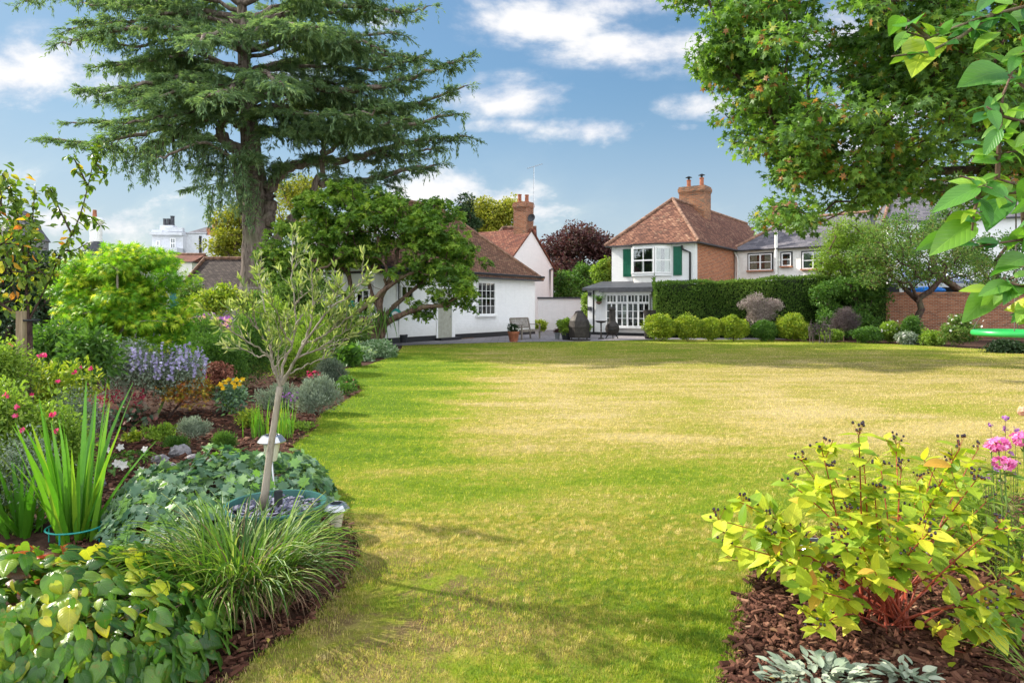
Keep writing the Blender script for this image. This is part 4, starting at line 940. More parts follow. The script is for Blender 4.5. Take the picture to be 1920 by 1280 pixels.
g = Geo(); g.lathe((c[0], c[1], 0), [(2.1, 0), (2.1, zb)], 8); g.obj('tower', M['stone'], t); g = Geo(); g.lathe((c[0], c[1], 0), [(2.3, zb - .1), (1.6, zb + 1.0), (.45, zt2)], 8); g.obj('roof', M['slate'], t); g = Geo(); g.tube([(c[0], c[1], zt2), (c[0], c[1], zt2 + .8)], .09, 6); g.obj('finial', M['darkgrey'], t)
c = P(180, 600, 52); zt2 = P(0, 408, 52)[2]; t = thing('bell_turret', 'white round turret with dark domed skirt behind the small trees', 'turret', (c[0], c[1], 0)); g = Geo(); g.lathe((c[0], c[1], 0), [(.42, 0), (.42, zt2 - .5), (.55, zt2 - .42), (.60, zt2 - .2), (.42, zt2)], 14); g.obj('drum', M['whitepaint'], t)
g = Geo(); z_ = P(0, 458, 52)[2]; g.lathe((c[0], c[1], 0), [(1.1, z_ - 1.5), (.95, z_ - .5), (.6, z_ + .1), (.44, z_ + .2)], 14); g.obj('skirt_roof', M['darkgrey'], t); g = Geo(); g.lathe((c[0] - .1, c[1], zt2 - .02), [(.16, 0), (.13, .6)], 10); g.obj('chimney_pot', M['terracotta'], t)
# green shed and trellis fence
fs2 = Facade(P(325, 600, 22)[:2], (1, .15)); t = thing('garden_shed', 'small blue green shed behind the japanese maple', 'shed', (*fs2.o, 0)); a, b = fs2.S(318), fs2.S(345); zE = fs2.Z(330, 546); g = Geo(); fs2.box(g, a, b, 0, zE, -1.8, 0)
for k in range(6): q = a + (b - a) * k / 6; fs2.box(g, q + .005, q + (b - a) / 6 - .01, .05, zE - .02, 0, .012)
m_ = m_plain('shed_paint', (0.05, 0.22, 0.20), .6); g.obj('boards', m_, t); g = Geo(); v = [fs2.pt(a - .1, zE, .15), fs2.pt(b + .1, zE, .15), fs2.pt(b + .1, zE + .25, -1.9), fs2.pt(a - .1, zE + .25, -1.9)]; g.hexa(v + [q + A(0, 0, .05) for q in v]); fix_normals(g); g.obj('roof', M['darkgrey'], t)
ft = Facade(P(350, 600, 24)[:2], (1, .03)); t = thing('trellis_fence', 'weathered trellis fence in front of the barn', 'fence', (*ft.o, 0)); a, b = ft.S(346), ft.S(520); zE = ft.Z(400, 538); g = Geo(); fs_ = a
ft.box(g, a, b, .2, ft.Z(400, 570), -.03, 0); g.obj('boards', M['oldwood'], t); g = Geo(); ft.box(g, a, b, zE - .05, zE, -.03, .02)
n = 16
for k in range(n + 1): s = a + (b - a) * k / n; ft.box(g, s - .02, s + .02, ft.Z(400, 570), zE - .05, -.025, .012)
for z_ in (ft.Z(400, 560), ft.Z(400, 549)): ft.box(g, a, b, z_ - .015, z_ + .015, .012, .03)
g.obj('trellis', M['oldwood'], t); 
for k in range(4): s = a + (b - a) * k / 3; g = Geo(); ft.box(g, s - .05, s + .05, 0, zE + .1, -.12, -.031); g.obj('post', M['oldwood'], t)
# ================================================================ trees and shrubs, far and middle
# palettes
LG = lambda *c: [(i / max(1, len(c) - 1), x) for i, x in enumerate(c)]
ML = {}
ML['cedar'] = m_leaf('cedar_needles', LG((.075,.135,.080),(.13,.215,.12),(.21,.31,.165),(.34,.43,.18)), .4, .6, .2)
ML['ever'] = m_leaf('glossy_evergreen_leaf', LG((.050,.115,.020),(.105,.210,.034),(.20,.34,.046),(.38,.49,.070)), .45, .5, .3)
ML['maple'] = m_leaf('maple_leaf', [(0,(.055,.120,.032)),(.3,(.095,.195,.046)),(.6,(.145,.27,.056)),(.91,(.21,.34,.06)),(.97,(.34,.29,.06)),(1,(.38,.18,.07))], .45, .45, .35)
ML['hedge'] = m_leaf('yew_hedge_leaf', LG((.04,.085,.02),(.075,.145,.032),(.115,.20,.042),(.16,.24,.05)), .28, .9, .05)
ML['lime'] = m_leaf('lime_shrub_leaf', LG((.10,.18,.02),(.19,.28,.025),(.32,.40,.035),(.46,.48,.06)), .35, .5, .3)
ML['far'] = m_leaf('far_tree_leaf', LG((.05,.10,.02),(.10,.17,.03),(.16,.24,.04)), .3, .6, .2)
ML['faryel'] = m_leaf('yellowing_far_leaf', LG((.14,.17,.03),(.25,.27,.03),(.40,.37,.05)), .35, .6, .2)
ML['beech'] = m_leaf('copper_beech_leaf', LG((.045,.018,.022),(.085,.035,.038),(.13,.065,.060),(.08,.08,.04)), .3, .5, .3, (1.2,.8,.7))
ML['dark'] = m_leaf('dark_shrub_leaf', LG((.012,.030,.010),(.022,.050,.016),(.04,.08,.03)), .2, .5, .3)
ML['jap'] = m_leaf('japanese_maple_leaf', [(0,(.05,.16,.012)),(.35,(.11,.28,.02)),(.65,(.25,.44,.03)),(.85,(.50,.62,.05)),(1,(.70,.66,.08))], .45, .5, .25)
ML['silver'] = m_leaf('silver_leaf', LG((.14,.19,.13),(.22,.28,.20),(.33,.39,.30)), .2, .8, .1, (1,1,.8))
ML['ash'] = m_leaf('dusty_pink_plume', LG((.20,.16,.15),(.33,.27,.26),(.42,.38,.33)), .3, .8, .1, (1,1,1))
ML['brownseed'] = m_leaf('faded_lavender', LG((.075,.058,.062),(.13,.10,.105),(.18,.15,.15)), .2, .8, .1, (1,1,1))
ML['mid'] = m_leaf('mid_green_leaf', LG((.04,.10,.02),(.08,.18,.03),(.14,.26,.04)), .35, .5, .3)
ML['light'] = m_leaf('light_green_leaf', LG((.11,.20,.03),(.20,.31,.04),(.30,.42,.06)), .4, .5, .3)
ML['apple'] = m_leaf('apple_leaf', LG((.05,.11,.02),(.10,.20,.04),(.18,.29,.06),(.20,.16,.07)), .4, .55, .3)
ML['white'] = m_leaf('white_petal', LG((.70,.70,.66),(.80,.78,.76)), .3, .6, .2, (1,1,1))
ML['pink'] = m_leaf('pink_petal', LG((.62,.03,.16),(.75,.05,.20),(.80,.14,.30)), .3, .5, .2, (1.2,.8,.9))
ML['phlox'] = m_leaf('phlox_petal', LG((.62,.10,.36),(.78,.22,.50),(.85,.45,.68)), .35, .5, .2, (1.1,.9,1))
ML['lilac'] = m_leaf('catmint_floret', LG((.22,.19,.36),(.34,.30,.50),(.52,.48,.66)), .3, .6, .2, (1,1,1))
ML['purple'] = m_leaf('purple_petal', LG((.20,.05,.28),(.35,.12,.42),(.45,.22,.50)), .3, .6, .2, (1,.9,1))
ML['yellow'] = m_leaf('yellow_petal', LG((.80,.52,.02),(.85,.62,.04)), .3, .5, .2, (1.1,1,.5))
ML['peach'] = m_leaf('peach_petal', LG((.65,.38,.22),(.75,.50,.38)), .3, .5, .2, (1,1,1))

def cedar():
    Y0 = 31.0; base = P(480, 570 + EYE * F / Y0, Y0); base[2] = 0
    t = thing('cedar_tree', 'huge spreading cedar with layered drooping boughs and a furrowed grey trunk', 'tree', base)
    tr = Geo()
    def W(l): return np.array([P(a, b, Y0 + (c[0] if c else 0)) for a, b, *c in l])
    def smoothpath(q, k=5):
        q = np.asarray(q); n = len(q); s = np.arange(n); ss = np.linspace(0, n - 1, (n - 1) * k + 1); out = []
        for v in ss:
            i = min(int(v), n - 2); u = v - i; p0, p1, p2, p3 = q[max(i-1, 0)], q[i], q[i+1], q[min(i+2, n-1)]
            out.append(.5 * ((2*p1) + (p2-p0)*u + (2*p0-5*p1+4*p2-p3)*u*u + (3*p1-p0-3*p2+p3)*u**3))
        return np.array(out)
    trunk = smoothpath(W([(478,640),(477,560),(479,500),(480,430),(478,350),(472,290),(465,220),(460,150),(455,60),(452,-60),(450,-240),(455,-330)]), 4)
    rr = np.interp(np.linspace(0, 1, len(trunk)), [0, .1, .3, .45, .6, .8, 1], [.80, .66, .58, .46, .33, .19, .06])
    tr.tube(trunk, rr, 14, wob=.03)
    # root flare and a second stem fused to the first
    limbs = [([(458 + 3 * (k % 3), y_ + 25, 0), (458 + s_ * e_ * .3, y_ + 8 - 10 * (k % 2), d_ * .5), (458 + s_ * e_ * .65, y_ + 4, d_ * .8), (458 + s_ * e_, y_ + 14 * (k % 3) - 8, d_)], .10, 1) for k, (y_, s_, e_, d_) in enumerate([(235,1,300,-3.6),(215,-1,215,-3.6),(180,1,345,2.6),(185,-1,250,-.6),(150,1,300,-.4),(140,-1,235,1.8),(118,1,330,-1.6),(108,-1,270,-1.2),(85,1,260,1.2),(75,-1,285,1.0),(55,1,290,-3.0),(30,-1,330,-.8),(20,1,270,2.2),(0,-1,300,1.0),(255,-1,180,1.8),(240,1,340,.8),(205,1,250,-5),(160,-1,190,-5)])] + [  # pixel way-points (px, py, extra depth), base radius
        ([(497,440),(505,400),(508,360),(520,332),(545,312),(600,300),(650,294),(700,283),(760,272),(820,268),(875,262)], .36, 1),
        ([(496,470),(530,432),(560,392),(585,355),(603,320),(606,280),(598,250),(585,228)], .24, 0),
        ([(603,345,.3),(640,343),(690,342,-.5),(735,328,-.8),(775,312,-1),(815,300,-1)], .22, 1),
        ([(462,400),(448,350),(440,310),(445,285)], .26, 0),
        ([(468,300,-.6),(440,278,-.8),(418,258,-1),(412,238,-1.1),(430,222,-1.2),(442,200,-1.2),(440,165,-1),(447,120,-.5)], .30, 0),
        ([(452,235,-1),(425,212,-1.2),(385,225,-1.5),(330,240,-2),(270,248,-2.2),(200,258,-2.4),(95,262,-2.2)], .17, 1),
        ([(462,200,0),(410,205,1),(350,205,1.5),(280,215,2),(210,228,2),(140,240,2)], .15, 1),
        ([(460,165),(410,160,-1),(350,150,-2),(290,152,-2.6),(235,158,-3),(165,160,-3)], .15, 1),
        ([(458,130,0),(400,120,1),(330,115,2),(260,120,3),(190,130,3)], .14, 1),
        ([(456,80),(400,70,-1.4),(330,55,-2.5),(250,50,-3.2),(170,55,-3.6),(120,75,-3.8)], .15, 1),
        ([(455,40),(380,22,1),(300,10,2),(200,0,2.6),(110,-5,3),(50,2,3)], .15, 1),
        ([(454,10),(380,-30,-1),(290,-50,-2),(180,-45,-2.5),(80,-30,-3)], .14, 1),
        ([(470,215,0),(520,205,.8),(590,200,1.2),(670,195,1.5),(750,195,1.8),(820,185,2),(868,170,2)], .18, 1),
        ([(466,190,0),(530,178,-1),(600,168,-1.8),(680,160,-2.2),(760,150,-2.6),(820,135,-2.8),(868,120,-2.8)], .18, 1),
        ([(470,240,0),(540,250,-1.5),(600,245,-2.2),(660,238,-2.6),(730,235,-2.8),(800,235,-3),(850,225,-3)], .16, 1),
        ([(462,140,0),(530,120,1.5),(610,105,2.4),(700,95,3),(760,105,3.2),(800,120,3.2)], .16, 1),
        ([(458,95,0),(530,80,-1.5),(600,70,-2.5),(670,72,-3),(720,90,-3.2)], .15, 1),
        ([(456,50,0),(530,30,.5),(620,10,1),(700,8,1.3),(760,20,1.5),(797,14,1.5)], .14, 1),
        ([(454,10,0),(530,-20,-1.5),(620,-40,-2),(700,-40,-2),(760,-20,-2)], .14, 1),
        ([(445,190,-1),(440,170,-3.4),(420,165,-5.5),(395,165,-7)], .15, 1),
        ([(460,160,-1),(490,140,-3.5),(510,140,-5.5),(525,150,-7)], .14, 1),
        ([(455,100,-.5),(430,70,-3),(400,60,-5),(360,65,-7)], .14, 1),
        ([(458,90,-.5),(500,50,-3),(550,40,-5),(600,50,-6.5)], .14, 1),
        ([(460,180,1),(430,175,4),(390,180,6),(350,190,7.5)], .13, 1),
        ([(468,170,1),(520,165,4),(570,170,6),(630,175,8)], .13, 1),
        ([(456,60,1),(410,30,4),(350,20,6),(300,30,8)], .12, 1),
        ([(456,60,1),(500,20,4),(570,0,6),(640,10,8)], .12, 1),
        ([(452,-60),(400,-110,0),(330,-130,0),(250,-130,0)], .12, 1), ([(452,-60),(520,-110,0),(600,-130,0),(680,-120,0)], .12, 1),
        ([(452,-90),(440,-130,-3),(420,-150,-5)], .12, 1), ([(452,-90),(470,-140,3),(500,-150,5)], .12, 1),
        ([(450,-200),(400,-230,0),(340,-230,0)], .1, 1), ([(450,-200),(510,-235,0),(580,-235,0)], .1, 1),
        ([(442,210,-1.2),(400,175,-2),(350,170,-3),(310,180,-3.5),(255,185,-3.5)], .13, 1),
        ([(480,330,-.8),(455,340,-1.6),(430,300,-2.4),(390,275,-3),(350,275,-3.2),(300,290,-3.4)], .09, .8),
        ([(600,298,-.5),(640,270,-1.4),(700,255,-2),(760,262,-2.4)], .12, 1),
        ([(606,270,0),(640,230,1),(690,215,1.6),(740,215,2),(790,225,2)], .12, 1),
        ([(700,283,0),(740,295,1),(780,290,1.4),(820,285,1.6)], .09, 1),
    ]
    nd = Geo(); tw = Geo()
    def needles(p, d, L, droop, m):
        """a spray: m needle tufts along a short drooping twig from p towards d"""
        t_ = RNG.uniform(.05, 1, (len(p), m)); dd = d.copy(); q = p[:, None] + dd[:, None] * (L[:, None] * t_)[..., None]
        q[..., 2] -= droop[:, None] * L[:, None] * t_ ** 1.8
        q = q.reshape(-1, 3); ax = rdir(len(q)) * .55 + np.repeat(dd, m, 0) * .9; ax[:, 2] -= .22
        q = q + RNG.standard_normal(q.shape) * .022
        rn = np.repeat(RNG.uniform(0, 1, len(p)), m) * .55 + RNG.uniform(0, .45, len(q))
        scatter(nd, T_QUAD, q, ax, rdir(len(q)) * .5 + [0, 0, 1], .17, .24, rn, vary=.4)
    for (wp, r0, fol) in limbs:
        path = smoothpath(W(wp), 5); n = len(path); L = np.concatenate([[0], np.cumsum(np.linalg.norm(np.diff(path, axis=0), axis=1))]); tot = L[-1]
        path = path + np.concatenate([[A(0,0,0)], RNG.standard_normal((n - 1, 3)) * .05])
        if fol: path[:, 2] += .25 * np.sin(L / 1.3) * (L / tot)
        tr.tube(path, np.linspace(r0, .045, n) ** 1.0, 9, wob=.05)
        if not fol: continue
        # side boughs
        nb = int(tot / .22 * fol)
        s = np.sort(RNG.uniform(.16 if tot > 4 else .05, 1, nb)) * tot; c = np.stack([np.interp(s, L, path[:, k]) for k in range(3)], -1)
        tg = unit(np.stack([np.interp(np.minimum(s + .3, tot), L, path[:, k]) - np.interp(np.maximum(s - .3, 0), L, path[:, k]) for k in range(3)], -1))
        side = np.where(np.arange(nb) % 2 == 0, 1, -1); perp = unit(np.cross(tg, [0, 0, 1]))
        bl = (2.6 - 2.15 * (s / tot)) * RNG.uniform(.35, 1.1, nb) * min(1, tot / 6 + .3)
        bd = unit(tg * RNG.uniform(.35, 1.1, nb)[:, None] + perp * side[:, None] * RNG.uniform(.5, 1.1, nb)[:, None] + A(0, 0, .12))
        # tip continues the limb
        c = np.vstack([c, path[-1:]]); bd = np.vstack([bd, tg[-1:]]); bl = np.append(bl, .5)
        for ci, di, li in zip(c, bd, bl):
            k = max(3, int(li / .3)); u = np.linspace(0, 1, k + 1); dr = RNG.uniform(.05, .42)
            pp = ci + di * (li * u)[:, None]; pp[:, 2] -= dr * li * u ** 2
            tw.tube(pp, np.linspace(.028, .008, k + 1), 3, cap=False)
            ns = max(5, int(li / .070)); v = np.sqrt(RNG.uniform(.0, 1, ns)); q = np.stack([np.interp(v, u, pp[:, kk]) for kk in range(3)], -1)
            pr = np.cross(di, [0, 0, 1]); sg = RNG.choice([-1, 1], ns)[:, None]
            sdv = unit(di * RNG.uniform(.2, 1, (ns, 1)) + pr * sg * RNG.uniform(.3, 1, (ns, 1)) + A(0, 0, 1) * RNG.uniform(-.26, .12, (ns, 1)))
            hang = RNG.uniform(0, 1, ns) < .09
            sdv[hang] = unit(sdv[hang] * .35 + A(0, 0, -1)); Ls = RNG.uniform(.22, .55, ns) * np.where(hang, 1.25, 1)
            needles(q, sdv, Ls, RNG.uniform(.05, .38, ns), 14)
    # hanging shoots below the lower left boughs
    for k in range(60):
        u = RNG.uniform(); c = P(205 + 260 * u, 262 + 20 * math.sin(u * 9) + RNG.uniform(-12, 12), Y0 - 2.5 + RNG.uniform(-.8, 1.2)); Ls = RNG.uniform(.5, 2.0) * (.5 + u * .9)
        kk = int(Ls / .16) + 2; lean = RNG.uniform(-.5, .3); pp = c + np.stack([np.linspace(0, lean * Ls * .6, kk), RNG.normal(0, .02, kk), -np.linspace(0, Ls, kk)], -1)
        tw.tube(pp, np.linspace(.02, .006, kk), 3, cap=False)
        for rep in range(2): needles(pp, unit(RNG.standard_normal((kk, 3)) * .6 + [0, 0, -.8]), np.full(kk, .24), np.full(kk, .2), 6)
    for (a, b, l) in ((400, 345, 70), (418, 335, 60), (470, 345, 70), (484, 340, 80), (455, 350, 40), (395, 350, 45)):
        c = P(a, b, Y0 - 1.8); Ls = l / F * Y0; kk = 12; pp = c + np.stack([np.linspace(0, -.15, kk), np.zeros(kk), -np.linspace(0, Ls, kk)], -1)
        tw.tube(pp, .015, 3, cap=False)
        for rep in range(3): needles(pp, unit(RNG.standard_normal((kk, 3)) * .6 + [0, 0, -.8]), np.full(kk, .3), np.full(kk, .2), 6)
    tr.obj('trunk', M['cedarbark'], t, smooth=True); tw.obj('bough', M['darkbark'], t); nd.obj('foliage', ML['cedar'], t)
cedar()

def skel_tree(name, label, cat, base, targets, T, size, per, r, mat_, bark, width=1, trunk=None, group=None, r_tip=.01, r_pow=.45, bend=.2, step=.4, rmax=None, up=.6, droop=0, flat=.7, sides=6, rspread=.25, sag=0):
    t = thing(name, label, cat, base, group); sg, nodes, rad = grow(np.asarray(base, float), targets, r_tip, r_pow, bend, sides, step, rmax, trunk, sag)
    sg.obj('trunk', M[bark], t, smooth=True); g = Geo(); leaves_at(g, T, targets, per, r, size, width, up, droop, flat=flat, rspread=rspread); g.obj('crown', mat_, t); return t, nodes

# ---- the big maple reaching in from the right
mpoly = [(1268,-40),(1275,0),(1300,35),(1318,40),(1345,70),(1320,95),(1308,105),(1316,150),(1332,172),(1352,140),(1372,150),(1368,185),(1385,215),(1360,240),(1338,268),(1345,312),(1372,328),(1385,310),(1425,300),(1448,325),(1428,380),(1432,410),(1475,445),(1520,425),(1545,400),(1568,380),(1600,370),(1612,402),(1640,398),(1668,372),(1685,398),(1720,400),(1760,370),(1850,380),(1930,360),(2150,330),(2150,-260),(1500,-260),(1300,-200)]
ax, ay = 12.0, 17.5
mpoly = [(a_ + 16 if a_ < 1480 else a_, b_) for a_, b_ in mpoly]
tg = poly_clumps(mpoly, 235, ax, ay, .62, 7, -.35, .6)
pxx = CX + tg[:, 0] / tg[:, 1] * F; pyy = HY - (tg[:, 2] - EYE) / tg[:, 1] * F
hole = ((np.hypot((pxx - 1590) / 48, (pyy - 32) / 26) < 1) | (np.hypot((pxx - 1560) / 55, (pyy - 358) / 22) < .8) | (np.hypot((pxx - 1700) / 45, (pyy - 225) / 8) < 1) | (np.hypot((pxx - 1668) / 26, (pyy - 418) / 22) < 1))
tg = tg[~hole]
bs = A(12.2, 15.6, 0); trk = np.array([bs, bs + [.05, 0, 1.2], bs + [-.05, 0, 2.4], bs + [-.4, 0, 3.3], P(1920, 300, 15.2), P(1840, 318, 15.0), P(1740, 322, 14.8), P(1665, 338, 14.6), P(1625, 352, 14.5), P(1598, 378, 14.4)])
skel_tree('maple_tree', 'broad maple reaching in from the right with lobed green leaves and brown seed keys', 'tree', bs, tg, T_LOBED, .165, 44, .36, ML['maple'], 'darkbark', trunk=trk, r_tip=.010, r_pow=.36, step=.5, bend=.15, up=.9, droop=.35, rmax=.34)

# ---- multi-stemmed evergreen in front of the cottage
def evergreen():
    Y0 = 25.5; base = G(705, 640); base = A((700 - CX) / F * Y0, Y0, 0)
    poly = [(485,470),(500,440),(530,405),(560,395),(585,360),(620,348),(660,352),(700,366),(735,372),(760,385),(800,380),(838,395),(868,425),(885,455),(905,482),(912,510),(895,528),(885,560),(872,590),(858,585),(845,562),(820,548),(790,545),(760,530),(740,508),(700,498),(660,505),(640,520),(620,515),(600,540),(560,560),(520,550),(490,530),(478,500)]
    poly = [(690 + (a_ - 690) * .95, 475 + (b_ - 475) * .99) for a_, b_ in poly]
    tg = poly_clumps(poly, 235, Y0 - 2.0, Y0 + 2.6, .56, 6, -.15, .6); tg = tg[RNG.uniform(0, 1, len(tg)) > .12]
    low = np.array([P(a + 8 * dx_, b + 7 * dz_, Y0 + c) for dx_, dz_ in ((0,0),(1,1),(-1,1),(1,-1),(-1,-2)) for a, b, c in ((870,560,.4),(855,545,0),(880,575,.2),(620,540,-.6),(565,575,-.4),(560,560,-1),(585,575,-1),(800,590,.2),(775,580,0),(815,560,.4),(640,560,1),(655,580,1),(600,590,-.6),(530,580,0),(790,588,.3))])
    tg = np.vstack([tg, low])
    t = thing('evergreen_tree', 'wide multi stemmed evergreen tree with twisted bare trunks beside the cottage', 'tree', base)
    g = Geo(); W = lambda l: np.array([P(a, b, Y0 + c) for a, b, c in l])
    stems = [W([(700,642,0),(705,615,0),(712,590,0),(712,560,0),(725,535,.2),(740,505,.4),(745,470,.5)]),
             W([(712,636,.2),(718,610,.2),(740,596,.1),(775,580,0),(800,572,-.2),(822,575,-.3),(850,560,-.4)]),
             W([(690,640,-.2),(700,612,-.3),(690,598,-.5),(655,600,-.9),(625,598,-1.2),(600,585,-1.4),(585,560,-1.6),(580,520,-1.7)]),
             W([(705,640,.3),(716,600,.4),(735,575,.6),(765,552,.8),(790,530,1.0),(800,500,1.1)]),
             W([(640,605,-.9),(670,585,-.8),(700,565,-.6),(720,545,-.4),(752,520,-.3),(790,505,-.2)]),
             W([(690,645,.5),(680,600,.8),(662,560,1),(655,520,1.1),(650,480,1.2)]),
             W([(715,640,.6),(722,600,.8),(700,560,1.0),(690,520,1.1),(705,480,1.2)])]
    for i, s in enumerate(stems):
        s = s + RNG.standard_normal(s.shape) * .03; k = 24; ss = np.linspace(0, len(s) - 1, k); sm = np.stack([np.interp(ss, np.arange(len(s)), s[:, q]) for q in range(3)], -1)
        sm[1:-1] = (sm[:-2] + sm[1:-1] * 2 + sm[2:]) / 4; g.tube(sm, np.linspace(.155 if i < 3 else .11, .05, k), 8, wob=.06)
    allp = np.vstack([s[2:] for s in stems]); used = np.zeros(len(tg), bool); sub = Geo()
    near = np.argmin(np.linalg.norm(tg[:, None] - allp[None], axis=2) + .0, 1)
    si = np.concatenate([np.full(len(s) - 2, i) for i, s in enumerate(stems)])[near]
    for i, s in enumerate(stems):
        q = tg[si == i]
        if len(q) == 0: continue
        sg, _, _ = grow(s[2], q[:: 2], .010, .46, .35, 5, .3, .09, list(s[2:])); g.v += sg.v; g.a += sg.a; g.uv += sg.uv
        for k, L in sg.f.items(): g.f.setdefault(k, []).extend([(x + g.n, m) for x, m in L])
        g.n += sg.n
    g.obj('trunk', M['brownbark'], t, smooth=True)
    g = Geo(); rosettes(g, T_QUAD, tg, 11, .27, 9, .125, .40); g.obj('crown', ML['ever'], t)
evergreen()
# climber shoots hanging by its foot
g = Geo(); b = P(712, 600, 25.2)
bb = np.array([P(a, RNG.uniform(575, 600), 25.2 + RNG.normal(0, .3)) for a in RNG.uniform(670, 735, 60)])
blades(g, bb, RNG.uniform(0, 6.28, 60), RNG.uniform(.5, 1.2, 60), .05, 2.6, .4, 6); tag(g.obj('hanging_fern', ML['mid'], loc=(b[0], b[1], 0)), 'strappy green shoots hanging under the twisted evergreen trunks', 'plant')

# ---- hedge
def hedge():
    fr = Facade(P(1228, 600, 32.4)[:2], (.985, -.13)); s1 = fr.S(1665); t = thing('hedge', 'tall clipped dark yew hedge behind the row of ball shrubs', 'hedge', (*fr.o, 0))
    n = 26000; s = RNG.uniform(0, s1, n); k = RNG.uniform(0, 1, n)
    top = np.interp(s, [0, s1 * .5, s1], [fr.Z(1240, 534), fr.Z(1450, 525), fr.Z(1600, 516)]) + .05 * np.sin(s * 1.3) + .04 * np.sin(s * 3.7)
    face = k < .72; z = np.where(face, RNG.uniform(0.05, 1, n) ** .9 * top, top); o = np.where(face, 0, RNG.uniform(-1.3, 0, n))
    end = (k >= .72) & (k < .80); o = np.where(end, RNG.uniform(-1.3, 0, n), o); z = np.where(end, RNG.uniform(.05, 1, n) * top, z); s = np.where(end, 0, s)
    bul = .13 * np.sin(s * 1.1 + z * 1.4) + .09 * np.sin(s * 2.7 - z * 2.1) + .05 * RNG.standard_normal(n)
    bul = bul - .22 * np.clip((z / top - .85) / .15, 0, 1) * face
    p = np.stack([fr.o[0] + fr.u[0] * s + fr.n[0] * (o + bul), fr.o[1] + fr.u[1] * s + fr.n[1] * (o + bul), z + .04 * RNG.standard_normal(n)], -1)
    nv = np.where(face[:, None], np.append(fr.n, .35)[None], A(0, 0, 1)[None]); g = Geo()
    tone = .5 + .35 * np.sin(s * .9 + 1) * np.sin(z * 1.3 + s * .4) + RNG.normal(0, .22, n)
    scatter(g, T_QUAD, p, unit(nv + rdir(n) * .9 + [0, 0, .3]), nv + rdir(n) * .8, .115, .42, tone, vary=.4)
    g.obj('foliage', ML['hedge'], t)
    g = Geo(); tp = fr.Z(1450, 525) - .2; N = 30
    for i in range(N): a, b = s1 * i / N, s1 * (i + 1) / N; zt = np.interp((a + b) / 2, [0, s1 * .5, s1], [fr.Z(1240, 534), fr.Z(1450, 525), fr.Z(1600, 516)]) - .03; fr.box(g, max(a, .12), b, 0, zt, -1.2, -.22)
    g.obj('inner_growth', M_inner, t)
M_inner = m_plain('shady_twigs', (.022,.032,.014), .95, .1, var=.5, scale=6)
hedge()

# ---- background trees
def bgtree(name, label, poly, Y, dep, matn, n=160, per=60, r=.6, size=.2, T=T_QUAD, width=.6, bark='brownbark', group='trees beyond the houses', px=None, flat=.75):
    tg = poly_clumps(poly, n // 4, Y - dep, Y + dep, r * 1.35, 5, -.3, .7); px = np.mean([q[0] for q in poly]) if px is None else px
    b = A((px - CX) / F * Y, Y, 0); return skel_tree(name, label, 'tree', b, tg, T, size, per, r, ML[matn], bark, width, None, group, .022, .45, .2, 1.0, flat=flat, sides=5)
bgtree('broadleaf_tree', 'yellow green tree showing above the cottage roof left of the brick chimney', [(850,430),(862,405),(885,395),(905,378),(940,372),(965,388),(978,402),(975,430),(960,470),(870,470)], 62, 2.5, 'faryel', 150, 70, .75, .26)
bgtree('broadleaf_tree', 'tree with ochre tinged foliage just left of the cedar trunk', [(415,470),(415,425),(425,405),(450,398),(470,395),(480,440),(480,500),(440,505),(410,495)], 46, 2.2, 'faryel', 110, 70, .6, .20)
bgtree('broadleaf_tree', 'pale leaved tree showing between cedar trunk and leaning limb', [(500,420),(505,370),(525,350),(560,340),(590,345),(600,380),(585,420),(560,460),(510,460)], 48, 2.0, 'faryel', 70, 55, .6, .19)
bgtree('copper_beech', 'copper beech with dark purple foliage left of the bay window house', [(1030,520),(1032,470),(1045,455),(1070,440),(1085,433),(1110,440),(1135,450),(1150,462),(1170,480),(1170,540),(1040,540)], 66, 4, 'beech', 260, 70, 1.0, .30)
bgtree('birch_tree', 'faint feathery tree behind the slate roof chimney', [(1400,425),(1405,410),(1430,400),(1480,405),(1480,440),(1405,440)], 75, 3, 'far', 40, 30, .9, .2)
bgtree('broadleaf_tree', 'dark green tree just right of the slate roof ridge', [(1560,430),(1575,405),(1600,398),(1635,410),(1650,440),(1640,500),(1570,500)], 52, 2.5, 'far', 110, 60, .7, .25)
bgtree('conifer', 'slim dark conifer tip beside the yellow green tree', [(862,420),(866,395),(872,368),(880,392),(888,400),(892,425),(885,450),(864,450)], 58, 1.0, 'dark', 50, 60, .45, .2)
for (lab, poly, Y, mn, n) in (('leafy bright green shrub behind the whitewashed wall, left of the satellite dish house corner', [(1036,560),(1036,520),(1050,508),(1072,520),(1082,545),(1080,575),(1040,575)], 47, 'mid', 60),
    ('tall green shrub rising behind the whitewashed wall near the brick pier', [(1070,560),(1068,520),(1088,500),(1112,495),(1125,515),(1128,560),(1075,575)], 49, 'mid', 80)):
    bgtree('large_shrub', lab, poly, Y, 1.2, mn, n, 70, .45, .16, group='shrubs behind the whitewashed wall')
bush('climber', 'yellow green climber on the left corner of the bay window house', 'climber', [pxblob(1112, 1150, 482, 545, 38.2, .6), pxblob(1096, 1112, 545, 600, 37.6, .6)], T_QUAD, .14, 120, 60, .28, ML['light'], .6, droop=.5, stems=True)
bgtree('hedgerow_tree', 'dark mass of evergreen growth behind the orange leaved tree', [(-60,680),(-60,480),(0,470),(40,480),(80,500),(120,520),(150,545),(155,640),(150,690)], 15.5, 1.3, 'dark', 260, 90, .38, .10, bark='darkbark', group='evergreens on the left', width=.5)
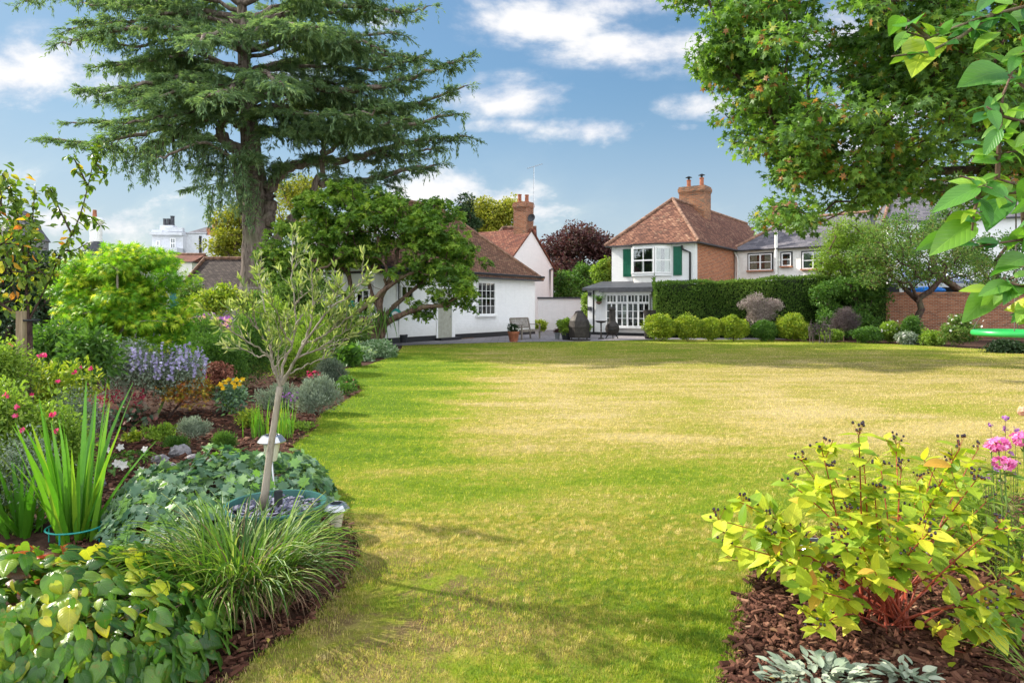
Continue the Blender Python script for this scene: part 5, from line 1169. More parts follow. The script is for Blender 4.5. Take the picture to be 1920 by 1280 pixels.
# bamboo-like bright shrub rising above the hedge, and the apple tree over the wall
bgtree('tall_shrub', 'feathery bright green shrub standing above the hedge end', [(1545,520),(1548,470),(1560,440),(1580,420),(1610,408),(1640,420),(1655,450),(1650,500),(1640,540),(1560,545)], 31.6, 1.1, 'light', 190, 110, .40, .12, width=.34, group='shrubs by the garden wall')
bgtree('tall_shrub', 'dark leafy evergreen filling the corner where the hedge meets the brick wall', [(1540,640),(1535,560),(1560,530),(1620,520),(1650,535),(1655,560),(1640,590),(1630,610),(1625,640)], 30.9, .9, 'mid', 200, 100, .36, .11, bark='darkbark', group='shrubs by the garden wall')
bgtree('tall_shrub', 'loose leafy tree rising behind the apple tree in front of the rendered house', [(1650,560),(1655,460),(1680,420),(1720,400),(1770,395),(1820,420),(1860,440),(1890,420),(1960,430),(1980,560),(1860,575),(1820,530),(1740,520),(1700,550)], 33.9, 1.0, 'mid', 170, 75, .45, .13, width=.5, group='shrubs by the garden wall')
def appletree():
    Y0 = 29.6; base = A((1712 - CX) / F * Y0, Y0, 0); W = lambda l: [P(a, b, Y0 + c) for a, b, c in l]
    poly = [(1600,470),(1620,440),(1650,415),(1700,408),(1760,420),(1800,440),(1840,470),(1860,510),(1850,540),(1820,535),(1790,520),(1740,525),(1700,530),(1650,540),(1610,520)]
    tg = poly_targets(poly, 210, Y0 - 1.6, Y0 + 1.6)
    trk = W([(1712,636,0),(1715,605,0),(1728,580,0),(1722,560,-.1),(1745,545,-.1),(1768,518,-.2),(1772,500,-.2),(1765,490,-.2)])
    t = thing('apple_tree', 'gnarled old apple tree with sparse leaves leaning over the brick wall', 'tree', base); g, _, _ = grow(base, tg, .011, .42, .4, 5, .28, .17, trk)
    g.tube(W([(1722,565,0),(1700,545,.1),(1685,530,.2),(1665,515,.3)]), [.11,.09,.07,.05], 6); g.tube(trk, np.linspace(.17, .09, len(trk)), 8, wob=.05)
    g.obj('trunk', M['darkbark'], t, smooth=True); g = Geo(); leaves_at(g, T_QUAD, tg, 60, .42, .10, .55, .6, .2); g.obj('crown', ML['apple'], t)
appletree()

# ---- the row of clipped ball shrubs below the hedge
balls = [((1206,1268,589,637), 'leftmost and widest of the lime green ball shrubs, nearest the bay window house'), ((1266,1318,594,638), 'second lime green ball shrub from the bay window house'), ((1312,1352,597,637), 'small third ball shrub squeezed in the middle of the row'), ((1350,1406,594,638), 'fourth ball shrub, the last of the touching row before the gap'),
         ((1412,1458,604,638), 'dull low ball shrub under the dusty pink bush'), ((1452,1522,590,638), 'bright rounded shrub at the far end of the ball shrub row')]
for (bx, lab) in balls:
    Y = 29.5; b = pxblob(*bx, Y, .9); dull = bx[0] == 1412
    bush('ball_shrub', lab, 'shrub', [b, (b[0] + A(RNG.normal(0,.1), -.05, .08), b[1] * .85)], T_QUAD, .075, 260, 55, .16, ML['mid'] if dull else ML['lime'], .55, 'clipped shrubs in a row below the hedge', shell=.75, stemn=25, flat=.8)
# other things in the far border
bush('smoke_bush', 'dusty pink plumed bush against the hedge', 'shrub', [pxblob(1390,1430,552,585,30.3), pxblob(1425,1465,560,588,30.3), pxblob(1400,1455,575,606,30.3)], T_QUAD, .06, 150, 60, .22, ML['ash'], .5, base=A((1432-CX)/F*30.3, 30.3, 0), stemmat='greybark', r_tip=.006)
bush('faded_shrub', 'brown faded shrub in front of the hedge end', 'shrub', [pxblob(1558,1606,572,628,29.0)], T_QUAD, .06, 150, 60, .18, ML['brownseed'], .35, stems=True, droop=-.8)
for i, (bx, Y, mn, lab) in enumerate([((1600,1650,612,642),28.0,'mid','low leafy plant below the faded brown shrub'), ((1650,1690,600,640),28.2,'light','pale green perennial with white flowers before the brick wall'), ((1535,1580,618,640),28.6,'light','low pale plant at the foot of the hedge'),
        ((1690,1730,590,644),27.6,'mid','leafy plant round the foot of the apple tree'), ((1722,1775,622,650),26.6,'light','spreading ground cover below the brick wall'), ((1760,1845,585,652),25.6,'apple','rangy rose bush with faded blooms before the brick wall'),
        ((1845,1945,640,668),22.5,'dark','dark low plants under the green swing'), ((1680,1718,622,648),27.0,'silver','grey white flowering clump beside the apple tree')]):
    b = pxblob(*bx, Y, .7); bush('border_plant', lab, 'plant', [b], T_QUAD, .08, 110, 45, .16, ML[mn], .55, 'plants along the far border', stemn=20, shell=.5)
g = Geo(); n = 60; p = np.vstack([P(a, b, 27.9) for a, b in zip(RNG.uniform(1652, 1690, 20), RNG.uniform(598, 625, 20))] + [P(a, b, 26.8) for a, b in zip(RNG.uniform(1682, 1712, 25), RNG.uniform(622, 642, 25))] + [P(a, b, 25.0) for a, b in zip(RNG.uniform(1775, 1845, 15), RNG.uniform(590, 625, 15))])
scatter(g, T_PET5, p, rdir(60), rdir(60) + [0, -.8, .5], .10, 1); tag(g.obj('white_blossom', ML['white'], loc=P(1690, 625, 27)), 'small white blooms dotted over the plants by the apple tree', 'flowers', kind='stuff')
g = Geo(); n = 34; bb = np.array([(*P(a, 600, 27.9)[:2], 0) for a in RNG.uniform(1518, 1560, n)]); spikes(g, bb, RNG.uniform(0, 6, n), RNG.uniform(.5, 1.1, n), .15, .06, 14, T_QUAD, start=.5); blades(g, bb, RNG.uniform(0, 6, n), .8, .02, .15, .1, 3); tag(g.obj('dried_spires', ML['brownseed'], loc=bb[0]), 'dry brown flower spires at the right end of the ball shrub row', 'plant')
# ================================================================ patio furniture and small things
def bench():
    c = A((978 - CX) / F * 31.2, 31.2, 0); u = A(.56, .83, 0); u = unit(u); n = A(.83, -.56, 0); n = unit(n)
    t = thing('garden_bench', 'weathered slatted teak bench against the white cottage wall', 'bench', c); L = 1.5
    def pt(s, o, z): return c + u * s + n * o + A(0, 0, z)
    def bar(g, a, b, w, h):
        a, b = np.asarray(a), np.asarray(b); d = unit(b - a); sx = unit(np.cross(d, [0, 0, 1])) if abs(d[2]) < .9 else u; sy = np.cross(sx, d)
        v = [a - sx*w/2 - sy*h/2, a + sx*w/2 - sy*h/2, a + sx*w/2 + sy*h/2, a - sx*w/2 + sy*h/2]; v += [q + (b - a) for q in v]; k = Geo(); k.hexa(v); fix_normals(k); g.add(np.concatenate(k.v), k.f[4][0][0])
    for s in (-L/2, L/2):
        g = Geo(); bar(g, pt(s, .5, 0), pt(s, .5, .64), .06, .06); g.obj('leg', M['oldwood'], t)
        g = Geo(); bar(g, pt(s, .0, 0), pt(s, -.03, .45), .06, .06); bar(g, pt(s, -.03, .45), pt(s, -.14, .95), .055, .055); g.obj('leg', M['oldwood'], t)
        g = Geo(); bar(g, pt(s, .56, .665), pt(s, -.08, .665), .075, .035); g.obj('armrest', M['oldwood'], t)
    g = Geo()
    for k in range(6): o = .03 + .09 * k; bar(g, pt(-L/2 + .03, o, .435), pt(L/2 - .03, o, .435), .07, .022)
    bar(g, pt(-L/2 + .03, .5, .39), pt(L/2 - .03, .5, .39), .03, .07); g.obj('seat', M['oldwood'], t)
    g = Geo(); bar(g, pt(-L/2 + .03, -.14, .95), pt(L/2 - .03, -.14, .95), .05, .07); bar(g, pt(-L/2 + .03, -.04, .52), pt(L/2 - .03, -.04, .52), .04, .05)
    for k in range(17): s = -L/2 + .09 + (L - .18) * k / 16; bar(g, pt(s, -.04, .52), pt(s, -.13, .93), .045, .014)
    g.obj('backrest', M['oldwood'], t)
bench()
def pot(name, label, px, pyb, r, h, m, group=None, soil=True, prof=None, rim=True):
    b = G(px, pyb); b[2] = .012; t = thing(name, label, 'pot', b, group); g = Geo()
    pr = prof or [(r*.72, 0), (r*.80, h*.3), (r*.9, h*.62), (r*.97, h*.80)] + ([(r*1.08, h*.82), (r*1.10, h), (r*.96, h), (r*.93, h*.9)] if rim else [(r, h), (r*.9, h), (r*.88, h*.9)])
    g.lathe(b, pr, 22, capt=False); g.obj('vessel', M[m], t); g = Geo(); g.lathe(b + A(0,0,h*.86), [(r*.9, 0), (r*.01, .01)], 16); g.obj('compost', M['soil'], t); return t, b
def potplant(label, b, h0, rad, hh, matn, size=.06, n=60, per=30, flowers=None, T=T_QUAD, width=.5):
    c = b + A(0, 0, h0 + hh * .45); t = bush('potted_plant', label, 'plant', [(c, A(rad, rad, hh * .6))], T, size, n, per, .1, ML[matn], width, 'plants in pots on the patio', base=b + A(0, 0, h0 * .8), zmin=h0, stemn=12)
    if flowers:
        g = Geo(); p, d = blob_pts([(c, A(rad, rad, hh * .7))], 26, .8); scatter(g, T_PET5, p, rdir(26), d + [0, -.6, .6], .075, 1); g.obj('flowers', ML[flowers], t)
    return t
t, b = pot('plant_pot', 'ribbed terracotta pot in front of the teak bench', 963, 641, .23, .44, 'terracotta', 'pots on the patio')
g = Geo()
for k in range(5): g.lathe(b, [(.18 + .012 * k, .07 + k * .055), (.20 + .012 * k, .085 + k * .055), (.18 + .012 * k, .10 + k * .055)], 22, capb=False, capt=False)
g.obj('ribs', M['terracotta'], t); potplant('white and peach blooms filling the ribbed terracotta pot', b, .4, .24, .3, 'dark', flowers='white')
t, b = pot('plant_pot', 'small terracotta pot by the black downpipe at the cottage corner', 737, 639, .20, .36, 'terracotta', 'pots on the patio'); potplant('reddish trailing plant in the terracotta pot by the downpipe', b, .33, .26, .28, 'apple')
pot('plant_pot', 'short black pot standing against the cottage plinth', 756, 643, .19, .34, 'plastic', 'pots on the patio', rim=False)
t, b = pot('plant_pot', 'slim grey bucket left of the black planter', 1045, 636, .13, .30, 'leadgrey', 'pots on the patio', rim=False); potplant('dark red leaved seedling in the grey bucket', b, .28, .11, .15, 'beech', n=20)
t, b = pot('plant_pot', 'squat black planter beside the iron fire pit', 1062, 637.5, .24, .32, 'plastic', 'pots on the patio', rim=False); potplant('bright green leafy plant in the squat black planter', b, .32, .36, .62, 'light', .11, 80, 30, T=T_LEAF)
t, b = pot('plant_pot', 'black pot right behind the iron fire pit', 1102, 634, .17, .28, 'plastic', 'pots on the patio', rim=False); potplant('light green plant showing right of the iron fire pit', b, .28, .22, .35, 'light', .09, 40)
bush('wall_plant', 'small yellow green plant at the foot of the whitewashed wall', 'plant', [(P(1013, 610, 38), A(.42, .3, .3))], T_QUAD, .09, 60, 35, .14, ML['lime'], .6)
bush('doorstep_plant', 'small wispy plant beside the cottage door frame', 'plant', [(G(868, 634) + A(0,0,.15), A(.25, .2, .2))], T_QUAD, .06, 40, 25, .12, ML['apple'], .6)
g = Geo(); b = G(868, 634)
for k in range(7): a_ = RNG.uniform(0, 6.28); u_ = np.linspace(0, 1, 6)[:, None]; g.tube(b + u_ * A(math.cos(a_) * .3, math.sin(a_) * .15, RNG.uniform(.5, .95)) + u_ ** 2 * A(.12, 0, -.1), .008, 4)
tag(g.obj('bare_rose', M['greenstem'], loc=b), 'thin bare rose stems climbing beside the cottage door', 'plant')
g = Geo(); b = G(842, 636); s = unit(A(.56, .83, 0)); n_ = A(.83, -.56, 0); v = [b + s * q + n_ * w for q, w in ((-.7, -.1), (1.3, -.1), (1.3, .45), (-.7, .45))]; g.hexa([q + A(0, 0, .014) for q in v] + [q + A(0, 0, .045) for q in v]); fix_normals(g); tag(g.obj('doormat', M['brownbark'], loc=b), 'flat brown mat on the paving outside the cottage door', 'mat')

# iron fire pit: faceted body and hood
b = G(1086, 638.5); b[2] = .012; t = thing('fire_pit', 'faceted black iron fire pit with pyramid hood on the patio', 'fire pit', b); r = .43
g = Geo(); g.lathe(b, [(r, .12), (r*1.05, .2), (r*1.05, .56)], 6, capt=False); g.obj('body', M['iron'], t)
g = Geo(); g.lathe(b, [(r*1.1, .56), (r*1.1, .60), (r*.98, .86), (r*.42, 1.22), (r*.40, 1.26), (r*.15, 1.3)], 6); g.obj('hood', M['iron'], t)
for k in range(3): a_ = k * 2.09 + .4; g = Geo(); g.tube([b + A(math.cos(a_)*r*.9, math.sin(a_)*r*.9, 0), b + A(math.cos(a_)*r*.9, math.sin(a_)*r*.9, .2)], .03, 6); g.obj('leg', M['iron'], t)
g = Geo(); g.lathe(b, [(r*1.15, .0), (r*1.15, .05)], 6); g.obj('ash_tray', M['iron'], t)
# chiminea
b = G(1148, 635.5); b[2] = .012; t = thing('chiminea', 'black cast chiminea with round belly and tall neck before the bow window', 'chiminea', b)
g = Geo(); g.lathe(b, [(.08,.17),(.2,.2),(.29,.30),(.325,.44),(.31,.58),(.24,.70),(.17,.78),(.15,.86),(.14,1.1),(.135,1.28),(.15,1.30),(.165,1.34),(.15,1.38),(.11,1.38)], 20); g.obj('body', M['iron'], t)
g = Geo(); g.lathe(b, [(.02,1.38),(.17,1.40),(.10,1.45),(.02,1.47)], 14); g.obj('rain_cap', M['iron'], t)
for k in range(3): a_ = k * 2.09 + .5; d = A(math.cos(a_), math.sin(a_), 0); g = Geo(); g.tube([b + d*.33, b + d*.27 + A(0,0,.10), b + d*.16 + A(0,0,.24)], [.02,.028,.03], 6); g.obj('leg', M['iron'], t)
g = Geo(); g.lathe(b + A(-.10,-.31,.44), [(.11,-.02),(.11,.02)], 12); g.obj('mouth', M['black'], t)
# bird bath
b = G(1127, 636); b[2] = .012; t = thing('bird_bath', 'slim black bird bath between fire pit and chiminea', 'bird bath', b)
g = Geo(); g.lathe(b, [(.14,0),(.13,.04),(.04,.08),(.03,.35),(.045,.40),(.03,.45),(.035,.7),(.06,.74)], 14); g.obj('pedestal', M['iron'], t); g = Geo(); g.lathe(b, [(.06,.73),(.2,.76),(.26,.82),(.26,.83),(.19,.79),(.02,.77)], 18); g.obj('basin', M['iron'], t)
# tall dark rusted column planter half behind the first ball shrub
b = A((1218 - CX) / F * 31.2, 31.2, .012); tag(Geo().lathe(b, [(.2,0),(.24,.1),(.23,.8),(.29,1.28),(.30,1.32),(.27,1.32),(.25,1.2)], 20).obj('tall_planter', M['iron'], loc=b), 'tall dark planter half hidden behind the leftmost ball shrub', 'planter')
# hanging fern basket on the extension corner
c = fe.pt(fe.S(1128), fe.Z(1128, 566), .3); t = thing('hanging_basket', 'hanging basket of trailing green fronds on the extension wall', 'basket', c); g = Geo(); g.lathe(c - A(0,0,.12), [(.05,0),(.13,.06),(.16,.14)], 12); g.obj('bowl', M['brownbark'], t)
g = Geo(); n = 90; blades(g, np.repeat(c[None], n, 0) + RNG.normal(0, .05, (n, 3)), RNG.uniform(0, 6.28, n), RNG.uniform(.3, .85, n), .03, .5, 2.3, 6); g.obj('foliage', ML['mid'], t); g = Geo(); g.tube([fe.pt(fe.S(1120), c[2] + .3, 0), c + A(0,0,.32), c], .012, 5); g.obj('bracket', M['iron'], t)
# green reels hanging in the evergreen
for px, py, lab in ((654, 573, 'green hose reel hanging left of the twisted trunks'), (741, 590, 'green hose reel hanging by the black downpipe')):
    c = P(px, py, 26.0); g = Geo()
    for k in range(4): a_ = np.linspace(0, 6.28, 22); g.tube(np.stack([c[0] + (.16 + .02*k) * np.cos(a_), np.full(22, c[1] + .03 * k), c[2] + (.16 + .02*k) * np.sin(a_)], -1), .022, 5, cap=False)
    g.lathe(c - A(0,0,.02), [(.06, 0), (.06, .04)], 10); tag(g.obj('hose_reel', M['teal'], loc=c), lab, 'hose reel', 'hose reels by the cottage')
# swing disc hung from the maple
c = A((1905 - CX) / F * 15.4, 15.4, EYE - (626 - HY) / F * 15.4); t = thing('saucer_swing', 'round green plastic swing seat hanging over the far right lawn edge', 'swing', c)
g = Geo(); R_ = .86; a_ = np.linspace(0, 2*math.pi, 49)[:-1]; th = .06
pr = [(R_-.11, .0), (R_-.03, -.05), (R_, .0), (R_-.01, .07), (R_-.06, .09), (R_-.10, .05), (R_-.13, .0), (R_-.3, -.05), (.05, -.06)]
g.lathe(c, pr, 44, capb=False, capt=True); g.obj('seat', M['saucer'], t, smooth=True); g = Geo()
for k in range(4):
    a1 = k * 1.57 + .9; e = c + A(math.cos(a1) * (R_-.05), math.sin(a1) * (R_-.05), .09); g.tube([e, c + A(0, 0, 1.7)], .010, 5)
g.tube([c + A(0,0,1.7), c + A(0, 0, 3.8)], .016, 5); g.obj('ropes', M['rope'], t)

# ---- solar lamps
def solar_lamp(label, px, py, Y, zhead, r=.055, lean=(0, 0), tall=None):
    top = P(px, py, Y); b = A(top[0] + lean[0], top[1] + lean[1], 0); t = thing('solar_lamp', label, 'lamp', b, 'solar lamps in the borders'); h = top[2]
    ax = unit(top - b); q = lambda k: b + (top - b) * k / h
    g = Geo(); g.tube([b, q(h * .45), q(h - r * 2.3)], .009, 8); g.obj('stake', M['steel'], t)
    c = q(h - r * 2.6); g = Geo(); g.lathe(c, [(r*.42,0),(r*.5,r*.1),(r*.72,r*1.3),(r*.80,r*1.9)], 16); g.obj('lens', M['frost'], t, smooth=False)
    g = Geo(); g.lathe(c, [(r*.8,r*1.85),(r*1.32,r*1.85),(r*1.34,r*1.95),(r*.95,r*2.45),(r*.75,r*2.55),(r*.73,r*2.5)], 20); g.obj('cap', M['steel'], t)
    g = Geo(); g.box(c + A(-r*.45,-r*.45,r*2.5), c + A(r*.45,r*.45,r*2.58)); g.obj('solar_panel', M['black'], t); return t
solar_lamp('short solar lamp standing in mulch at the lawn edge right of the grass clump', 631, 941, 4.75, 0, .068)
solar_lamp('solar lamp on a leaning pole rising from the olive tub', 505, 812, 5.0, 0, .075, (.10, -.12))
solar_lamp('solar lamp at the left picture edge behind the sword leaves', 2, 822, 5.3, 0, .085)
solar_lamp('solar lamp half hidden under the berried shrub', 1548, 1012, 4.35, 0, .078, (-.03, 0))
# ================================================================ the near borders
ML['olive'] = m_leaf('olive_leaf', LG((.08,.135,.045),(.15,.225,.06),(.26,.33,.09),(.44,.46,.22)), .42, .45, .35)
ML['epi'] = m_leaf('heart_leaf', [(0,(.028,.085,.014)),(.25,(.055,.145,.02)),(.5,(.11,.23,.03)),(.72,(.21,.32,.035)),(.84,(.40,.43,.04)),(.90,(.52,.46,.05)),(.93,(.16,.10,.07)),(.96,(.20,.08,.05)),(.985,(.45,.10,.03)),(1,(.50,.06,.03))], .38, .30, .5, veins=True, blotch=.3)
ML['strap'] = m_leaf('strap_leaf', [(0,(.30,.22,.13)),(.14,(.22,.14,.08)),(.22,(.04,.10,.02)),(.55,(.09,.19,.025)),(.85,(.21,.34,.04)),(1,(.40,.42,.16))], .30, .5, .3)
ML['thatch'] = m_leaf('dead_strap_leaf', LG((.10,.055,.035),(.20,.12,.075),(.34,.24,.16)), .2, .7, .2, (1,1,1))
ML['sword'] = m_leaf('sword_leaf', [(0,(.05,.17,.012)),(.5,(.10,.28,.02)),(.85,(.17,.36,.03)),(1,(.32,.38,.04))], .32, .35, .45)
ML['geran'] = m_leaf('cranesbill_leaf', LG((.05,.13,.07),(.12,.22,.13),(.24,.35,.23),(.20,.40,.05)), .3, .5, .45)
ML['stakeleaf'] = m_leaf('turning_tree_leaf', [(0,(.08,.15,.025)),(.45,(.14,.23,.035)),(.72,(.24,.30,.04)),(.88,(.48,.42,.04)),(.96,(.62,.30,.04)),(1,(.60,.16,.03))], .45, .45, .35)
ML['orange'] = m_leaf('orange_maple_leaf', LG((.20,.06,.04),(.45,.15,.05),(.60,.32,.05),(.30,.36,.05),(.70,.52,.07)), .4, .5, .2, (1.1,1,.7))
ML['heuch'] = m_leaf('bronze_leaf', LG((.035,.08,.045),(.08,.12,.07),(.20,.07,.06),(.26,.16,.12)), .2, .5, .35)
ML['hyp'] = m_leaf('hypericum_leaf', [(0,(.12,.25,.02)),(.3,(.26,.39,.03)),(.62,(.47,.54,.04)),(.88,(.66,.62,.06)),(.96,(.60,.36,.06)),(1,(.42,.15,.05))], .42, .42, .4, veins=True, blotch=.12)
ML['bigleaf'] = m_leaf('broad_branch_leaf', [(0,(.04,.15,.04)),(.4,(.10,.28,.05)),(.8,(.25,.44,.05)),(.93,(.42,.52,.05)),(1,(.66,.56,.04))], .45, .35, .5, veins=True)
ML['lamb'] = m_leaf('woolly_leaf', LG((.18,.24,.17),(.27,.33,.25),(.38,.42,.33)), .15, .95, .05, (1,1,.9), veins=True)
ML['lilac'] = m_leaf('catmint_floret', LG((.34,.29,.52),(.46,.42,.66),(.60,.58,.76)), .35, .6, .2, (1,1,1))
ML['red'] = m_leaf('crimson_floret', LG((.30,.03,.06),(.42,.05,.10)), .3, .6, .2, (1.1,.9,.9))
gY = lambda py: F * EYE / (py - HY)

def mound(name, label, cat, c, rad, h, T, size, n, matn, width=1., tilt=.5, rndf=None, group=None, vary=.25, skirt=.35, lump=.12, stem=True, wild=.42):
    """low mound of overlapping leaves over the soil: c centre, rad (x,y), h height"""
    c = A(c[0], c[1], 0); t = thing(name, label, cat, c, group)
    a = RNG.uniform(0, 6.283, n); r = np.sqrt(RNG.uniform(0, 1, n)) ** .85; ux, uy = r * np.cos(a), r * np.sin(a)
    zz = h * np.sqrt(np.clip(1 - r ** 2.6, .0, 1)) * (1 + lump * np.sin(ux * 7 + 1) * np.cos(uy * 6)) * RNG.uniform(1 - skirt, 1, n) + .02
    p = np.stack([c[0] + ux * rad[0], c[1] + uy * rad[1], zz], -1)
    out = np.stack([ux / rad[0], uy / rad[1], np.zeros(n)], -1); out = unit(out + 1e-6); st = (r ** 2)[:, None]
    nr = unit(A(0, 0, 1) * (1.05 - st * .8) + out * st * 1.1 + rdir(n) * wild); d = unit(out * .8 + A(0, 0, -1) * (.15 + st * tilt) + rdir(n) * .65)
    rn = RNG.uniform(0, 1, n) if rndf is None else rndf(r, zz / h, ux, uy)
    g = Geo(); scatter(g, T, p - d * size * .5, d, nr, size, width, rn, vary=vary); g.obj('foliage', ML[matn], t, smooth=True, uvmode='leaf')
    if stem:
        g = Geo(); m = min(160, n // 6); q = p[RNG.choice(n, m)]
        for e in q: b = A(c[0] + (e[0]-c[0]) * .6, c[1] + (e[1]-c[1]) * .6, 0); g.tube([b, (b + e) / 2 + A(0,0,h*.15), e - A(0,0,.01)], .0016 + size * .012, 4, cap=False)
        g.obj('stem', M['brownbark'], t)
    return t
# heart leaved barrenwort carpet, bottom left corner
def rn_epi(r, z, ux, uy):
    n = len(r); k = RNG.uniform(0, 1, n); side = np.clip((r - .6) / .35, 0, 1); v = np.where(RNG.uniform(0, 1, n) < side * .85, k * .55, k ** .78 * .92)
    red = (ux < .05) & (RNG.uniform(0, 1, n) < .24); return np.where(red, RNG.uniform(.93, 1, n), v)
mound('barrenwort', 'carpet of heart shaped leaves turning yellow and bronze in the near left corner', 'plant', (-2.26, 3.0), (1.00, .80), .42, T_HEARTF, .074, 2500, 'epi', .82, .9, rn_epi, vary=.5, skirt=.55, wild=.62)
# arching grass clump
def grassclump():
    c = A(-1.46, 3.62, 0); t = thing('liriope_clump', 'arching clump of strap leaved grass in front of the olive tub', 'plant', c)
    n = 950; r = np.sqrt(RNG.uniform(0, 1, n)) * .22; a = RNG.uniform(0, 6.283, n); base = np.stack([c[0] + r * 1.35 * np.cos(a), c[1] + r * np.sin(a), np.zeros(n)], -1)
    az = a + RNG.normal(0, .5, n); g = Geo(); blades(g, base, az, RNG.uniform(.34, .70, n), RNG.uniform(.009, .018, n), RNG.uniform(.02, .6, n), RNG.uniform(1.0, 2.7, n), 8, fold=.18, twist=.4, rnd=RNG.uniform(.16, 1, n)); g.obj('foliage', ML['strap'], t)
    n = 1100; r = np.sqrt(RNG.uniform(0, 1, n)) * .24; a = RNG.uniform(0, 6.283, n); base = np.stack([c[0] + r * 1.35 * np.cos(a), c[1] + r * np.sin(a), RNG.uniform(0, .1, n)], -1)
    g = Geo(); blades(g, base, a + RNG.normal(0, .5, n), RNG.uniform(.22, .48, n), RNG.uniform(.003, .006, n), RNG.uniform(.3, 1.0, n), RNG.uniform(1.2, 2.6, n), 6); g.obj('dead_leaves', ML['thatch'], t)
grassclump()
# sword leaves in a teal hoop
def swords(label, c, n, Lr, w, lean, rnd=(0, 1), az=None):
    c = A(*c, 0); t = thing('crocosmia_clump', label, 'plant', c, 'sword leaved clumps'); a = RNG.uniform(0, 6.283, n) if az is None else RNG.uniform(*az, n); r = RNG.uniform(0, .13, n)
    base = np.stack([c[0] + r * np.cos(a), c[1] + r * np.sin(a), np.zeros(n)], -1); g = Geo()
    blades(g, base, a, RNG.uniform(*Lr, n), RNG.uniform(w * .7, w * 1.2, n), np.abs(RNG.normal(0, lean, n)), RNG.uniform(0, .35, n), 6, fold=.10, twist=1.2, rnd=RNG.uniform(*rnd, n)); g.obj('foliage', ML['sword'], t); return t
swords('tall upright sword leaves rising out of the teal hoop', (-2.95, 4.62), 46, (.45, 1.12), .040, .24)
swords('shorter dark sword leaves at the left edge below the pink flowers', (-3.42, 4.75), 26, (.35, .62), .045, .40, (0, .5))
g = Geo(); a_ = np.linspace(0, 2*math.pi, 33); g.tube(np.stack([-2.95 + .17 * np.cos(a_), 4.6 + .15 * np.sin(a_), .10 + 0 * a_], -1), .006, 6, cap=False)
for k in (0, 8, 16, 24): g.tube([(-2.95 + .17 * math.cos(a_[k]), 4.6 + .15 * math.sin(a_[k]), q) for q in (0, .10)], .005, 5)
tag(g.obj('plant_hoop', M['teal'], loc=(-2.95, 4.6, 0)), 'teal wire hoop round the foot of the tall sword leaves', 'plant support')
# cranesbill
mound('cranesbill', 'broad mound of blue green lobed leaves behind the olive tub', 'plant', (-2.22, 5.3), (.80, 1.02), .36, T_GERAN, .088, 2300, 'geran', 1.0, .55, vary=.4, lump=.3, skirt=.5, wild=.65)
def deepen(q, dy):
    """move way-points nearer or farther along their own sight lines, so a fan of branches gets real depth"""
    f = (q[:, 1] + dy) / q[:, 1]; return np.stack([q[:, 0] * f, q[:, 1] * f, EYE + (q[:, 2] - EYE) * f], -1)
